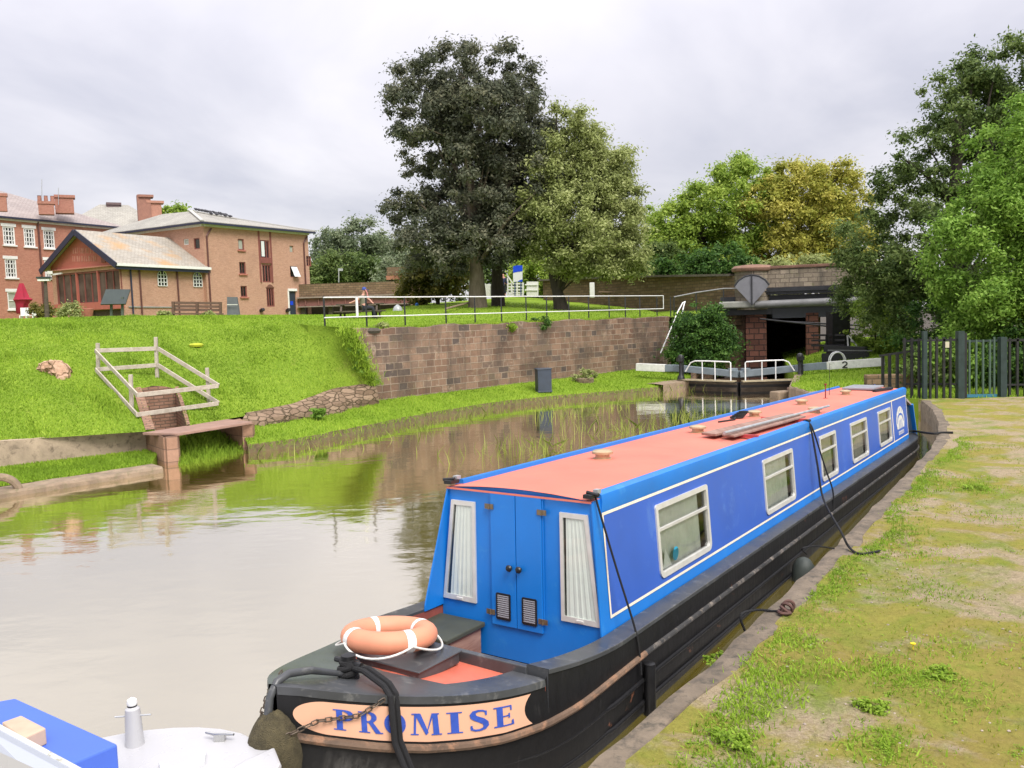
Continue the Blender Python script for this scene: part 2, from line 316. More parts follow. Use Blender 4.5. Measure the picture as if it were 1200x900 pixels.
class MB:
    def __init__(s): s.v = []; s.f = []; s.m = []; s.cur = 0

    def add(s, vs, fs, mat=None):
        o = len(s.v); s.v += [tuple(v) for v in vs]; s.f += [tuple(i + o for i in f) for f in fs]; s.m += [s.cur if mat is None else mat] * len(fs); return s

    def box(s, c, d, rz=0, mat=None, rx=0, ry=0):
        M = Euler((rx, ry, rz)).to_matrix(); h = [x / 2 for x in d]
        vs = [Vector(c) + M @ Vector((sx * h[0], sy * h[1], sz * h[2])) for sx in (-1, 1) for sy in (-1, 1) for sz in (-1, 1)]
        return s.add(vs, [(0, 1, 3, 2), (4, 6, 7, 5), (0, 4, 5, 1), (2, 3, 7, 6), (0, 2, 6, 4), (1, 5, 7, 3)], mat)

    def bar(s, p, q, w, h, mat=None, up=(0, 0, 1)):
        p, q = Vector(p), Vector(q); d = (q - p).normalized(); up = Vector(up)
        if abs(d.dot(up)) > .98: up = Vector((0, 1, 0))
        x = d.cross(up).normalized(); z = x.cross(d)
        vs = [b + x * (sx * w / 2) + z * (sz * h / 2) for b in (p, q) for sx, sz in ((-1, -1), (1, -1), (1, 1), (-1, 1))]
        return s.add(vs, [(3, 2, 1, 0), (4, 5, 6, 7), (0, 1, 5, 4), (1, 2, 6, 5), (2, 3, 7, 6), (3, 0, 4, 7)], mat)

    def tube(s, pts, r, n=8, mat=None, cap=True):
        pts = [Vector(p) for p in pts]; rs = r if isinstance(r, (list, tuple)) else [r] * len(pts); rings = []
        prev = None
        for i, p in enumerate(pts):
            d = (pts[min(i + 1, len(pts) - 1)] - pts[max(i - 1, 0)]).normalized()
            x = prev - d * prev.dot(d) if prev is not None else (d.orthogonal())
            if x.length < 1e-4: x = d.orthogonal()
            x.normalize(); prev = x; y = d.cross(x)
            rings.append([p + (x * math.cos(a) + y * math.sin(a)) * rs[i] for a in [2 * math.pi * k / n for k in range(n)]])
        vs = [v for rg in rings for v in rg]; fs = []
        for i in range(len(pts) - 1):
            for k in range(n):
                a, b = i * n + k, i * n + (k + 1) % n; fs.append((a, b, b + n, a + n))
        if cap: fs += [tuple(range(n))[::-1], tuple((len(pts) - 1) * n + k for k in range(n))]
        return s.add(vs, fs, mat)

    def lathe(s, prof, c=(0, 0, 0), n=20, mat=None, M=None):
        vs = []; fs = []
        for r, z in prof:
            for k in range(n):
                a = 2 * math.pi * k / n; p = Vector((r * math.cos(a), r * math.sin(a), z)); vs.append(Vector(c) + (M @ p if M else p))
        for i in range(len(prof) - 1):
            for k in range(n):
                a, b = i * n + k, i * n + (k + 1) % n; fs.append((a, b, b + n, a + n))
        fs += [tuple(range(n))[::-1], tuple((len(prof) - 1) * n + k for k in range(n))]
        return s.add(vs, fs, mat)

    def torus(s, c, Rr, r, n=48, m=14, M=None, mat=None, a0=0, a1=2 * math.pi, flat=1.):
        full = abs(a1 - a0 - 2 * math.pi) < 1e-6; vs = []; fs = []; N = n if full else n + 1
        for i in range(N):
            a = a0 + (a1 - a0) * i / n
            for k in range(m):
                b = 2 * math.pi * k / m; p = Vector(((Rr + r * math.cos(b)) * math.cos(a), (Rr + r * math.cos(b)) * math.sin(a), r * math.sin(b) * flat))
                vs.append(Vector(c) + (M @ p if M else p))
        for i in range(n if full else n):
            for k in range(m):
                i2 = (i + 1) % N; fs.append((i * m + k, i2 * m + k, i2 * m + (k + 1) % m, i * m + (k + 1) % m))
        return s.add(vs, fs, mat)

    def prism(s, poly, fn, d, mat=None):       # poly of (a, b); fn(a, b, k) -> point, k from 0 to d
        n = len(poly); vs = [fn(a, b, 0) for a, b in poly] + [fn(a, b, d) for a, b in poly]
        fs = [tuple(range(n))[::-1], tuple(range(n, 2 * n))] + [(i, (i + 1) % n, n + (i + 1) % n, n + i) for i in range(n)]
        return s.add(vs, fs, mat)

    def build(s, name, mats, parent=None, smooth=False, origin=None, bevel=0, local=False, sharp=40):
        me = bpy.data.meshes.new(name); V = np.array([tuple(v) for v in s.v], float).reshape(-1, 3)
        loc = Vector((0, 0, 0))
        if parent is not None:
            if not local:
                M = np.array(ROOTM[parent.name].inverted()); V = V @ M[:3, :3].T + M[:3, 3]
        else:
            if origin is None: origin = (V[:, 0].mean(), V[:, 1].mean(), V[:, 2].min())
            loc = Vector(origin); V = V - np.array(loc)
        me.from_pydata(V.tolist(), [], s.f)
        for m in (mats if isinstance(mats, (list, tuple)) else [mats]): me.materials.append(m)
        me.polygons.foreach_set('material_index', s.m)
        # metric UVs: along the face horizontally, up the face vertically
        nl = len(me.loops); uv = me.uv_layers.new(name='UVMap'); uvs = np.zeros((nl, 2)); vi = np.zeros(nl, int); me.loops.foreach_get('vertex_index', vi)
        P = V[vi]; nrm = np.zeros(len(me.polygons) * 3); me.polygons.foreach_get('normal', nrm); nrm = nrm.reshape(-1, 3)
        ls = np.zeros(len(me.polygons), int); lt = np.zeros(len(me.polygons), int); me.polygons.foreach_get('loop_start', ls); me.polygons.foreach_get('loop_total', lt)
        N = np.repeat(nrm, lt, axis=0)
        tx, ty = -N[:, 1], N[:, 0]; L = np.hypot(tx, ty); flat = L < .35; L = np.where(L < 1e-6, 1, L)
        uvs[:, 0] = np.where(flat, P[:, 0], (P[:, 0] * tx + P[:, 1] * ty) / L)
        slope = np.maximum(L, .35); uvs[:, 1] = np.where(flat, P[:, 1], P[:, 2] / slope)
        uv.data.foreach_set('uv', uvs.ravel())
        if smooth:
            me.polygons.foreach_set('use_smooth', [True] * len(me.polygons))
            try: me.set_sharp_from_angle(angle=R(sharp))
            except Exception: pass
        o = bpy.data.objects.new(name, me); COL.objects.link(o)
        if parent is not None: o.parent = parent; ROOTM[o.name] = ROOTM[parent.name]
        else: o.location = loc; ROOTM[o.name] = Matrix.Translation(loc)
        if bevel:
            b = o.modifiers.new('bevel', 'BEVEL'); b.width = bevel; b.segments = 2; b.limit_method = 'ANGLE'; b.angle_limit = R(50)
        return o


def tag(o, label=None, cat=None, group=None, kind=None):
    if label: o['label'] = label
    if cat: o['category'] = cat
    if group: o['group'] = group
    if kind: o['kind'] = kind
    return o


def thing(name, loc, label, cat, group=None, rot=(0, 0, 0)):
    o = bpy.data.objects.new(name, None); COL.objects.link(o); o.location = loc; o.rotation_euler = rot; o.empty_display_size = .2
    ROOTM[o.name] = Matrix.Translation(Vector(loc)) @ Euler(rot).to_matrix().to_4x4()
    return tag(o, label, cat, group)


def copy_tree(o, loc=None, rotz=None, label=None, parent=None):
    c = o.copy(); COL.objects.link(c)
    if parent is not None: c.parent = parent
    if loc is not None: c.location = loc
    if rotz is not None: c.rotation_euler.z = rotz
    if label: c['label'] = label
    for ch in list(o.children): copy_tree(ch, parent=c)
    return c


def struct(mb, name, mats, smooth=False):
    return tag(mb.build(name, mats, smooth=smooth, origin=(0, 0, 0)), kind='structure')


def loft(mb, rows, mat=None):      # rows of equal length
    n = len(rows[0]); vs = [p for r in rows for p in r]; fs = []
    for i in range(len(rows) - 1):
        for k in range(n - 1):
            a = i * n + k; fs.append((a, a + 1, a + n + 1, a + n))
    return mb.add(vs, fs, mat)


def lerp(a, b, t): return Vector(a) * (1 - t) + Vector(b) * t


def resample(pts, step):
    out = [Vector(pts[0])]
    for a, b in zip(pts, pts[1:]):
        a, b = Vector(a), Vector(b); n = max(1, int((b - a).length / step))
        out += [a.lerp(b, i / n) for i in range(1, n + 1)]
    return out


def nz(x, y, s=1.):      # cheap smooth noise for ground
    return (math.sin(x * 1.7 * s + 1.3 * math.sin(y * 1.1 * s)) + math.sin(y * 2.3 * s + 1.7 * math.sin(x * .9 * s)) + .6 * math.sin((x + y) * 4.1 * s)) / 2.6

# ------------------------------------------------------------------ the boat's own axes: x = right, y = aft, z = up from the gunwale
PSI, BX, BY, BZ, TRIM = .5906, -.0084, 8.0151, .8466, .0265
BROT = (-TRIM, 0, -PSI)
BM = Matrix.Translation((BX, BY, BZ)) @ Euler(BROT).to_matrix().to_4x4()


def BW(v, u, z): return BM @ Vector((v, u, z))                                # boat -> world
def QW(u, v, z): return Vector((BX + u * math.sin(PSI) + v * math.cos(PSI), BY + u * math.cos(PSI) - v * math.sin(PSI), z))   # quay line, level


# ------------------------------------------------------------------ ground, water, banks
g = MB(); g.add([(-1500, -1500, -1.3), (1500, -1500, -1.3), (1500, 1500, -1.3), (-1500, 1500, -1.3)], [(0, 1, 2, 3)])
struct(g, 'ground', MUD)
w = MB(); w.add([(-90, -60, 0), (40, -60, 0), (40, 46.5, 0), (-90, 46.5, 0)], [(0, 1, 2, 3)])
struct(w, 'water', WATER)

quay = [QW(-30, 1.0, .55), QW(-6, 1.38, .55), QW(-3, 1.50, .55), QW(-1.4, 1.57, .55), QW(.5, 1.66, .55), QW(4, 1.70, .55), QW(14, 1.67, .55), QW(16.5, 1.48, .55), QW(18.2, 1.30, .55), QW(20, 1.0, .55), QW(22, .6, .55), Vector((13.58, 28.4, .56)), Vector((12.4, 30.2, .58)), Vector((11.25, 32.0, .5)), Vector((11.4, 34.8, .5)), Vector((13.1, 39.2, .6)), Vector((14.9, 46, .7)), Vector((19, 60, 1.))]
Q = resample(quay, .35)
for i, p in enumerate(Q): p.x += .03 * nz(p.x * 3, p.y * 3); p.y += .02 * nz(p.y * 5, p.x)


def side(pts, i):
    d = (pts[min(i + 1, len(pts) - 1)] - pts[max(i - 1, 0)]); d.z = 0; d.normalize(); return Vector((d.y, -d.x, 0))


NQ = next(i for i, p in enumerate(Q) if p.y > 28.3)
QC = Q[:NQ]
mb = MB(); rows = []
for i, p in enumerate(QC):
    n = side(Q, i); wv = .30 + .08 * nz(p.x * 2, p.y); h = .012 * nz(p.x * 6, p.y * 6)
    rows.append([p + Vector((.10 * n.x, .10 * n.y, -2)), p + n * .03 + Vector((0, 0, -.12 + h)), p + n * .06 + Vector((0, 0, h)), p + n * (wv * .5) + Vector((0, 0, .012 + h)), p + n * wv + Vector((0, 0, .004 + h)), p + n * (wv + .1) + Vector((0, 0, -.2))])
loft(mb, rows)
tag(mb.build('canal_wall', COPING, origin=(QC[0].x, QC[0].y, -1.3)), 'worn grey stone edging wall along the mossy towpath beside the blue boat', 'quay wall')
mb = MB(); rows = []
offs = [.26, .55, .9, 1.3, 1.8, 2.4, 3.2, 4.2, 5.5, 7, 9, 12, 16, 24, 40, 90, 300]
for i, p in enumerate(Q):
    n = side(Q, i); r = []
    for o in offs:
        if i >= NQ - 1: n = Vector((.99, -.1, 0)) if i > NQ + 6 else n.lerp(Vector((.99, -.1, 0)), (i - NQ + 1) / 8.)
        q = p + n * (o if i < NQ else max(0., o - .26)); far = max(0, q.y - 28.6)
        q.z = .55 + .022 * nz(q.x * 1.4, q.y * 1.4) + (.05 * min(far, 20)) * min(1, o / 4) + max(0, min(o - 14, 40)) * .03
        r.append(q)
    if i >= NQ: r = [p + Vector((.05, 0, -2))] + r
    else: r = [r[0] + Vector((0, 0, -.4))] + r
    rows.append(r)
mp = MB(); loft(mp, [r for r in rows[:NQ + 1]]); struct(mp, 'towpath', PATH, True)
mp = MB(); loft(mp, rows[NQ:]); wg = struct(mp, 'grass_verge', LAWN, True)

mb = MB(); rows_ = []
for p in [q for q in Q if 30.3 < q.y < 39.4]:
    hz = .02 * nz(p.x * 6, p.y * 5); rows_.append([p + Vector((-.12, -.05, -2)), p + Vector((-.10, -.04, -.02 + hz)), p + Vector((-.06, 0, .05 + hz)), p + Vector((.28, .06, .07 + hz)), p + Vector((.32, .08, -.2))])
loft(mb, rows_); tag(mb.build('stone_edge', COPE_L, origin=(11.3, 33, -1)), 'worn stone water edge below the grass right of the lock gates', 'stone edging')
# far (left) side: kerb, low wall, piers
KD = Vector((.672, .74, 0)); KN = Vector((-.74, .672, 0))
k1 = G(191, 547, .15); KD = (k1 - G(0, 577, .15)).normalized(); KN = Vector((-KD.y, KD.x, 0)); k0 = k1 - KD * 46
mb = MB(); rows = []
for p in resample([k0, k1], .5):
    h = .012 * nz(p.x * 4, p.y * 4)
    rows.append([p + Vector((0, 0, -1.6)), p + Vector((0, 0, -.05 + h)), p + KN * .05 + Vector((0, 0, h)), p + KN * .62 + Vector((0, 0, .02 + h)), p + KN * .68 + Vector((0, 0, -.3))])
loft(mb, rows); n = len(mb.v); mb.add(rows[-1], [(0, 1, 2, 3, 4)])
tag(mb.build('kerb', COPE_L, origin=(k1.x, k1.y, -1.2)), 'pale stone kerb at the water edge below the low concrete wall', 'kerb')
lw1 = G(170, 500, .92); lwd = (lw1 - G(0, 517, .92)).normalized(); lw1.z = 0; lw0 = lw1 - lwd * 40; lwn = Vector((-lwd.y, lwd.x, 0))
mb = MB(); rows = []
for p in resample([lw0, lw1], 1.):
    rows.append([p + Vector((0, 0, .2)), p + Vector((0, 0, .91 + .02 * nz(p.x * 2, p.y))), p + lwn * .3 + Vector((0, 0, .92)), p + lwn * .3 + Vector((0, 0, .2))])
loft(mb, rows); mb.add(rows[-1], [(0, 1, 2, 3)])
tag(mb.build('low_wall', CONC, origin=(lw1.x, lw1.y, .2)), 'low cracked concrete retaining wall at the foot of the grass bank', 'wall')
mb = MB(); loft(mb, [[lerp(k0 + KN * .7, lw0, t) + Vector((0, 0, 0)) for t in (0, .5, 1)], [lerp(k1 + KN * .7, lw1, t) for t in (0, .5, 1)]])
vs = []
A, B = k0 + KN * .7, k1 + KN * .65
rows = []
for i in range(61):
    t = i / 60; a = A.lerp(B, t); b = lw0.lerp(lw1 + lwd * .4, t); rows.append([Vector((*a.lerp(b, s).xy,   .17 + .05 * s + .015 * nz(a.x * 3 + s, a.y * 3))) for s in (0, .2, .5, .8, 1)])
rows.append([Vector((*p.xy, -.3)) for p in rows[-1]])
mb = MB(); loft(mb, rows); struct(mb, 'grass_ledge', LAWN, True)

# piers of the little inlet and the slab over it
P1a, P1b = G(191, 512, .78), G(208, 511, .78); P2a, P2b = G(283, 497.5, .78), G(295.5, 497, .78)


def walls(mb, pts, z0, z1, th):
    for a, b in zip(pts, pts[1:]):
        d = (b - a); d.z = 0; d.normalize(); n = Vector((-d.y, d.x, 0)) * th
        mb.add([Vector((*p.xy, z)) for p in (a, b, b + n, a + n) for z in (z0, z1)], [(0, 2, 3, 1), (4, 6, 7, 5), (2, 4, 5, 3), (6, 0, 1, 7), (1, 3, 5, 7), (0, 6, 4, 2)])


mb = MB(); walls(mb, [lw1 + Vector((.02, -.03, 0)), P1a, P1b, P1b + Vector((-1.3, 1.6, 0))], -.6, .78, .3)
tag(mb.build('inlet_pier', PINK, origin=(P1b.x, P1b.y, -.6)), 'pink sandstone pier under the slab end nearest the low wall', 'pier', 'sandstone piers of the inlet')
mb = MB(); walls(mb, [P2a + Vector((-1.6, 1.35, 0)), P2a, P2b, P2b + Vector((-1.2, 2.2, 0))], -.6, .78, .3)
tag(mb.build('inlet_pier', PINK, origin=(P2a.x, P2a.y, -.6)), 'pink sandstone pier under the slab end nearest the rubble stones', 'pier', 'sandstone piers of the inlet')
mb = MB(); q = [P1a + Vector((-.75, .45, 0)), P1b + Vector((.02, -.03, 0)), P2b + Vector((.03, -.04, 0)), P2a + Vector((-.7, .9, 0))]
mb.add([Vector((*p.xy, z)) for p in q for z in (.785, .86)], [(0, 2, 3, 1), (2, 4, 5, 3), (4, 6, 7, 5), (6, 0, 1, 7), (1, 3, 5, 7), (0, 6, 4, 2)])
tag(mb.build('stone_slab', paint('slab_pink', (.28, .17, .13), .8, .2, 3, bump=.3), bevel=.015), 'long flat pinkish slab bridging the two inlet piers', 'slab')
IM = (P1b + P2a) / 2
mb = MB(); rows = []
for i in range(13):
    t = i / 12; a = P1b.lerp(P2a, -.02 + 1.04 * t); rows.append([Vector((*(a + Vector((-.62, .78, 0)) * s).xy, -.15 + .62 * min(1, (s + .35) * .7) * (1 - .5 * abs(t - .5)) + .05 * nz(a.x * 5, s * 4))) for s in (-.55, -.3, 0, .4, .9, 1.6, 2.6)])
loft(mb, rows); struct(mb, 'inlet_ground', LAWN, True)

# the grass bank: foot -> crest rows
LB = lambda k: tuple(lw1 - lwd * k + lwn * .15 + Vector((0, 0, .9)))
BK = [(LB(39.5), (-70, 14, 4.3)), (LB(26), (-46, 20, 4.25)), (LB(13), (-30, 29, 4.25)), (LB(3.4), (-20.2, 34, 4.25)), (tuple(G(182, 505, .84)), (-16.6, 35.4, 4.25)),
      (tuple(G(219, 500, .84)), (-15.2, 35.8, 4.22)), (tuple(G(272, 490, .84)), (-12.2, 36.0, 4.15)), (tuple(G(302, 485, .84)), (-10.4, 35.2, 4.02)), (tuple(G(345, 476, .95)), (-9.2, 34.2, 3.85)), (tuple(G(392, 458, 1.25)), (-7.6, 32.2, 3.68)), ((-5.15, 31.9, 1.35), (-5.75, 31.0, 3.50))]
NT_ = 22


def bankp(r, t):
    i = min(int(r), len(BK) - 2); f = r - i; F = lerp(BK[i][0], BK[i + 1][0], f); C = lerp(BK[i][1], BK[i + 1][1], f)
    p = F.lerp(C, t); p.z = F.z + (C.z - F.z) * (1 - (1 - t) ** 1.45); k = min(1, 6 * t) * min(1, 5 * (1 - t))
    p.z += (.10 * nz(p.x * .8, p.y * .8) + .05 * nz(p.x * 2.6, p.y * 2.6)) * k; return p


mb = MB(); T0 = .22
sub = 6
for a, b, t0 in ((0, 4, 0), (4, 5, T0), (5, len(BK) - 1, 0)):
    loft(mb, [[bankp(a + i / sub, t0 + (1 - t0) * j / NT_) for j in range(NT_ + 1)] for i in range((b - a) * sub + 1)])
bank = struct(mb, 'grass_bank', GRASS, True)
mb = MB()
for r, mi in ((4, 0), (5, 0)):
    loft(mb, [[bankp(r, T0 * j / 6) for j in range(7)], [Vector((*bankp(r, T0 * j / 6).xy, .1)) for j in range(7)]])
loft(mb, [[bankp(4 + j / 4, T0) for j in range(5)], [Vector((*bankp(4 + j / 4, T0).xy, .1)) for j in range(5)]])
for a in (4, 5):
    s_ = -.07 if a == 4 else .07
    loft(mb, [[bankp(a, T0 * j / 6) + Vector((0, 0, .05)) for j in range(7)], [bankp(a + s_, T0 * j / 6) + Vector((0, 0, .05)) for j in range(7)]])
mb.add([bankp(4, 0), bankp(5, 0), bankp(5, T0), bankp(4, T0)], [(0, 1, 2, 3)]); mb.v[-4:] = [(p[0], p[1], .35) for p in mb.v[-4:]]
tag(mb.build('inlet_walls', brick('inlet_brick', (.26, .145, .095), (.36, .215, .15), (.16, .11, .08), .3, .1, .015, bump=.6, stainamt=.5)), 'brick lined pit cut into the grass bank inside the railed frame', 'pit')
# lawn behind the crest and the wall
LW = [((-70, 14, 4.3), (-200, 200, 5), .004), ((-46, 20, 4.25), (-130, 260, 5), .004), ((-30, 29, 4.25), (-100, 280, 5), .004), ((-20.2, 34, 4.25), (-70, 300, 5), .004), ((-16.6, 35.4, 4.25), (-55, 300, 5), .004), ((-12.2, 36, 4.15), (-40, 300, 5), .006), ((-9.2, 34.2, 3.85), (-28, 300, 6), .014), ((-7.6, 32.1, 3.66), (-20, 300, 6), .03), ((-6.05, 31.95, 3.46), (-14, 300, 6), .042), ((0, 38.75, 3.44), (0, 300, 6), .056), ((4, 43.35, 3.43), (7, 300, 6), .056), ((9.1, 49.1, 3.42), (15, 300, 6), .05), ((9.7, 53, 3.42), (22, 300, 6), .05)]
mb = MB(); rows = []
ds = [0, .4, 1, 2, 3.5, 5, 7, 9, 12, 15, 18, 22, 26, 31, 37, 45, 60, 90, 140, 250]
for i in range(len(LW) - 1):
    for f in ([0, .25, .5, .75] if i < len(LW) - 2 else [0, .25, .5, .75, 1]):
        A = lerp(LW[i][0], LW[i + 1][0], f); B = lerp(LW[i][1], LW[i + 1][1], f); sl = LW[i][2] * (1 - f) + LW[i + 1][2] * f; d = (B - A); d.z = 0; d.normalize(); r = [A + Vector((0, 0, -.5)) + d * .05]
        for x in ds: p = A + d * x; p.z = A.z + min(sl * x, sl * 36) + .03 * nz(p.x, p.y) * min(1, x); r.append(p)
        rows.append(r)
loft(mb, rows); lawn = struct(mb, 'lawn', LAWN, True)

# stone wall along the lawn and the grass ledge below it
W0, W1 = Vector((-5.85, 31.69, 0)), Vector((9.0, 48.55, 0)); WD = (W1 - W0).normalized(); WN = Vector((-WD.y, WD.x, 0))
mb = MB(); rows = []
for i in range(47):
    p = W0.lerp(W1, i / 46); h = 3.46 + .05 * nz(p.x * 1.5, p.y) + (.05 if int(i / 3) % 3 == 0 else 0)
    rows.append([p + Vector((0, 0, .2)), p + Vector((0, 0, h - .32)), p + Vector((0, 0, h - .02)), p + WN * .08 + Vector((0, 0, h)), p + WN * .55 + Vector((0, 0, h - .02)), p + WN * .56 + Vector((0, 0, 2))])
loft(mb, rows)
for p, q in ((W1, W1 + Vector((1.0, 4.5, 0))),):
    d = Vector((q.y - p.y, -(q.x - p.x), 0)).normalized(); mb.add([p + Vector((0, 0, .2)), q + Vector((0, 0, .2)), q + Vector((0, 0, 3.46)), p + Vector((0, 0, 3.46))], [(0, 1, 2, 3)])
tag(mb.build('stone_wall', SAND, origin=(W0.x, W0.y, .2)), 'tall coursed red sandstone retaining wall below the railed lawn', 'wall')
edge = [(-7.75, 24.8), (-6.53, 25.7), (-4.94, 28.5), (-3.23, 31.6), (-.9, 34.8), (1.9, 37.0), (4.5, 38.2), (6.5, 39.4), (7.9, 40.6), (8.5, 41.35), (9.6, 44.4), (11.2, 50), (14, 60)]
inner = [(-8.6, 26.4), (-7.6, 28.6), (-6.2, 31.4), (-4.4, 33.4), (-2, 36.2), (1, 39.6), (4.4, 43.6), (7.5, 47), (8.6, 48.6), (9.2, 49), (9.9, 50), (10.6, 53), (12, 60)]
E1 = resample([(*p, 0) for p in edge], .5); I1 = []
# match inner points by parameter
Ed = [Vector((*p, 0)) for p in edge]; In = [Vector((*p, 0)) for p in inner]
rows = []
for i in range(len(Ed) - 1):
    n = max(2, int((Ed[i + 1] - Ed[i]).length / .4))
    for k in range(n + (1 if i == len(Ed) - 2 else 0)):
        f = k / n; a = Ed[i].lerp(Ed[i + 1], f); b = In[i].lerp(In[i + 1], f); a = a + Vector((.13 * nz(a.x * 3, a.y * 3), .1 * nz(a.y * 4, a.x * 2), 0))
        zb = .72 if i > 1 else .6
        r = [Vector((a.x + .05, a.y - .05, -1)), Vector((a.x, a.y, .12)), Vector((*a.lerp(b, .02).xy, .26))] + [Vector((*a.lerp(b, s).xy, .30 + (zb - .3) * s + .03 * nz(a.x * 2 + s * 3, a.y * 2))) for s in (.08, .2, .4, .7, 1)]
        rows.append(r)
mb = MB(); loft(mb, [r[:3] for r in rows], 1); loft(mb, [r[2:] for r in rows], 0)
ledge = struct(mb, 'grass_ledge', [LAWN, EARTH], True)
# rubble at the bank's foot
mb = MB(); rows = []
for i in range(31):
    t = 6.55 + 3.45 * i / 30; F = bankp(t, 0); f2 = lerp((-8.5, 25.9, .5), (-5.0, 32.0, .55), i / 30); top = F + Vector((0, 0, .04)); o = Vector((.12 * nz(i * .9, 2), .12 * nz(i * .7, 5), 0))
    rows.append([f2 + Vector((0, 0, -.2)) + o * .5, f2.lerp(top, .35) + o + Vector((.06, -.1, .08)), f2.lerp(top, .7) + o * .7 + Vector((.05, -.06, .1)), top + Vector((0, 0, .06)) + o * .3, top + Vector((-.25, .15, .02))])
loft(mb, rows)
tag(mb.build('rubble_wall', RUBBLE, origin=(-7, 29, .3)), 'tumbled rubble stone revetment where the bank meets the sandstone wall', 'rubble wall')

from mathutils.bvhtree import BVHTree


def bvh(*objs):
    V = []; F = []
    for o in objs:
        n = len(V); V += [o.matrix_basis @ v.co for v in o.data.vertices]; F += [tuple(i + n for i in p.vertices) for p in o.data.polygons]
    return BVHTree.FromPolygons(V, F)


TER = bvh(bank, lawn, ledge, wg)


def HIT(x, y):
    h = TER.ray_cast(EYE, ray(x, y).normalized()); return h[0]


def ZG(x, y, hi=8):
    h = TER.ray_cast(Vector((x, y, hi)), Vector((0, 0, -1))); return h[0].z if h[0] else .55


# ------------------------------------------------------------------ railing frame, broken rock and small things on the bank
pb = {}
for k, (bx, by, tx, ty) in dict(a=(114.5, 434, 114.5, 402), b=(184, 442, 182.5, 395), c=(154, 478, 153, 439), d=(245, 472, 242.5, 431)).items():
    b_ = HIT(bx, by) or G(bx, by, 1.6); pb[k] = (b_, AT(tx, ty, b_.y))
rt = thing('railing_frame', tuple(pb['b'][0]), 'square frame of bleached wooden rails round the brick pit on the bank', 'railing')
for k, (b_, t_) in pb.items():
    m = MB(); m.bar(b_ - Vector((0, 0, .3)), t_, .1, .1); m.build('post', TIMBER, rt, bevel=.01)


def rail(p, q): m = MB(); m.bar(p, q, .045, .13); m.build('rail', TIMBER, rt, bevel=.008)


cy = pb['c'][0].y - .55; dy = pb['d'][0].y - .25
for pa, pbb, pc, pd in (((111.5, 411), (183, 408.5), (161, 463), (256.5, 452)), ((112, 433), (183, 428), (160.5, 486), (256.5, 472.5))):
    a, b, c, d = AT(*pa, pb['a'][0].y - .30), AT(*pbb, pb['b'][0].y - .07), AT(*pc, cy), AT(*pd, dy)
    rail(a + Vector((.06, 0, 0)), b); rail(a, c); rail(c + Vector((0, -.06, 0)), d + Vector((0, -.06, 0))); rail(b + Vector((.06, 0, 0)), d)

h = HIT(66, 436)
mb = MB()
for (dx, dy_, dz, sx, sy, sz) in ((-.35, .1, .12, .30, .3, .24), (-.05, .05, .16, .3, .3, .24), (.18, -.1, .0, .33, .3, .33), (.35, -.25, -.25, .26, .28, .34), (.42, -.4, -.45, .2, .22, .3)):
    base = len(mb.v); n, k = 12, 8; vs = []
    for i in range(k + 1):
        for j in range(n):
            th, ph = math.pi * i / k, 2 * math.pi * j / n; p = Vector((math.sin(th) * math.cos(ph), math.sin(th) * math.sin(ph), math.cos(th)))
            rr = 1 + .28 * nz(p.x * 3 + dx * 9, p.y * 3 + p.z * 4 + dz * 5); vs.append(h + Vector((dx + p.x * sx * rr, dy_ + p.y * sy * rr, dz + p.z * sz * rr)))
    mb.add(vs, [(i * n + j, i * n + (j + 1) % n, (i + 1) * n + (j + 1) % n, (i + 1) * n + j) for i in range(k) for j in range(n)])
tag(mb.build('rock', ROCK), 'broken pale orange rock lying in the grass left of the railing', 'rock')
h = HIT(230, 405); mb = MB(); mb.lathe([(.02, -.05), (.24, -.04), (.26, .03), (.2, .08), (.05, .1)], h, 14)
tag(mb.build('yellow_cover', paint('lime_cover', (.36, .40, .02), .8, .15, 5), smooth=True), 'small round lime yellow cover on bare soil high on the bank', 'cover')

# ------------------------------------------------------------------ NARROWBOAT
ZK = .85
boat = thing('narrowboat', tuple(BW(0, 0, -ZK)), 'long blue narrowboat with a salmon roof moored at the towpath', 'narrowboat', rot=BROT)


def BP(name, mb, mat, parent=boat, smooth=False, bevel=0, sharp=40):
    mb.v = [(x, y, z + ZK) for x, y, z in mb.v]; return mb.build(name, mat, parent, smooth=smooth, bevel=bevel, local=True, sharp=sharp)


US = -2.99; UE = 18.35


def hb(u, k=1.):       # half breadth of the rim
    if u < 0: t = min(1, -u / 3.0 * k); return 1.11 * max(0., 1 - t ** 2.3) ** .8 + .012
    if u > 15.8: t = min(1, (u - 15.8) / (UE - 15.8)); return 1.11 * max(0., 1 - t ** 2.4) ** .6 + .01
    return 1.122


def zs(u):             # sheer of gunwale / rim
    if u >= 0: return .0 if u < 15 else .04 * (u - 15) / 3
    if u > -1.15: return .10 * (-u / 1.15) ** 1.5
    k = min(1, (-u - 1.15) / 1.8); return .03 + .38 * k ** 1.6


def zk(u):             # rubbing strake
    return float(np.interp(u, [-2.99, -2.75, -2.5, -2.2, -1.9, -1.6, -1.2, -.8, -.3, .3], [.09, .0, -.09, -.18, -.245, -.295, -.32, -.31, -.27, -.25]))


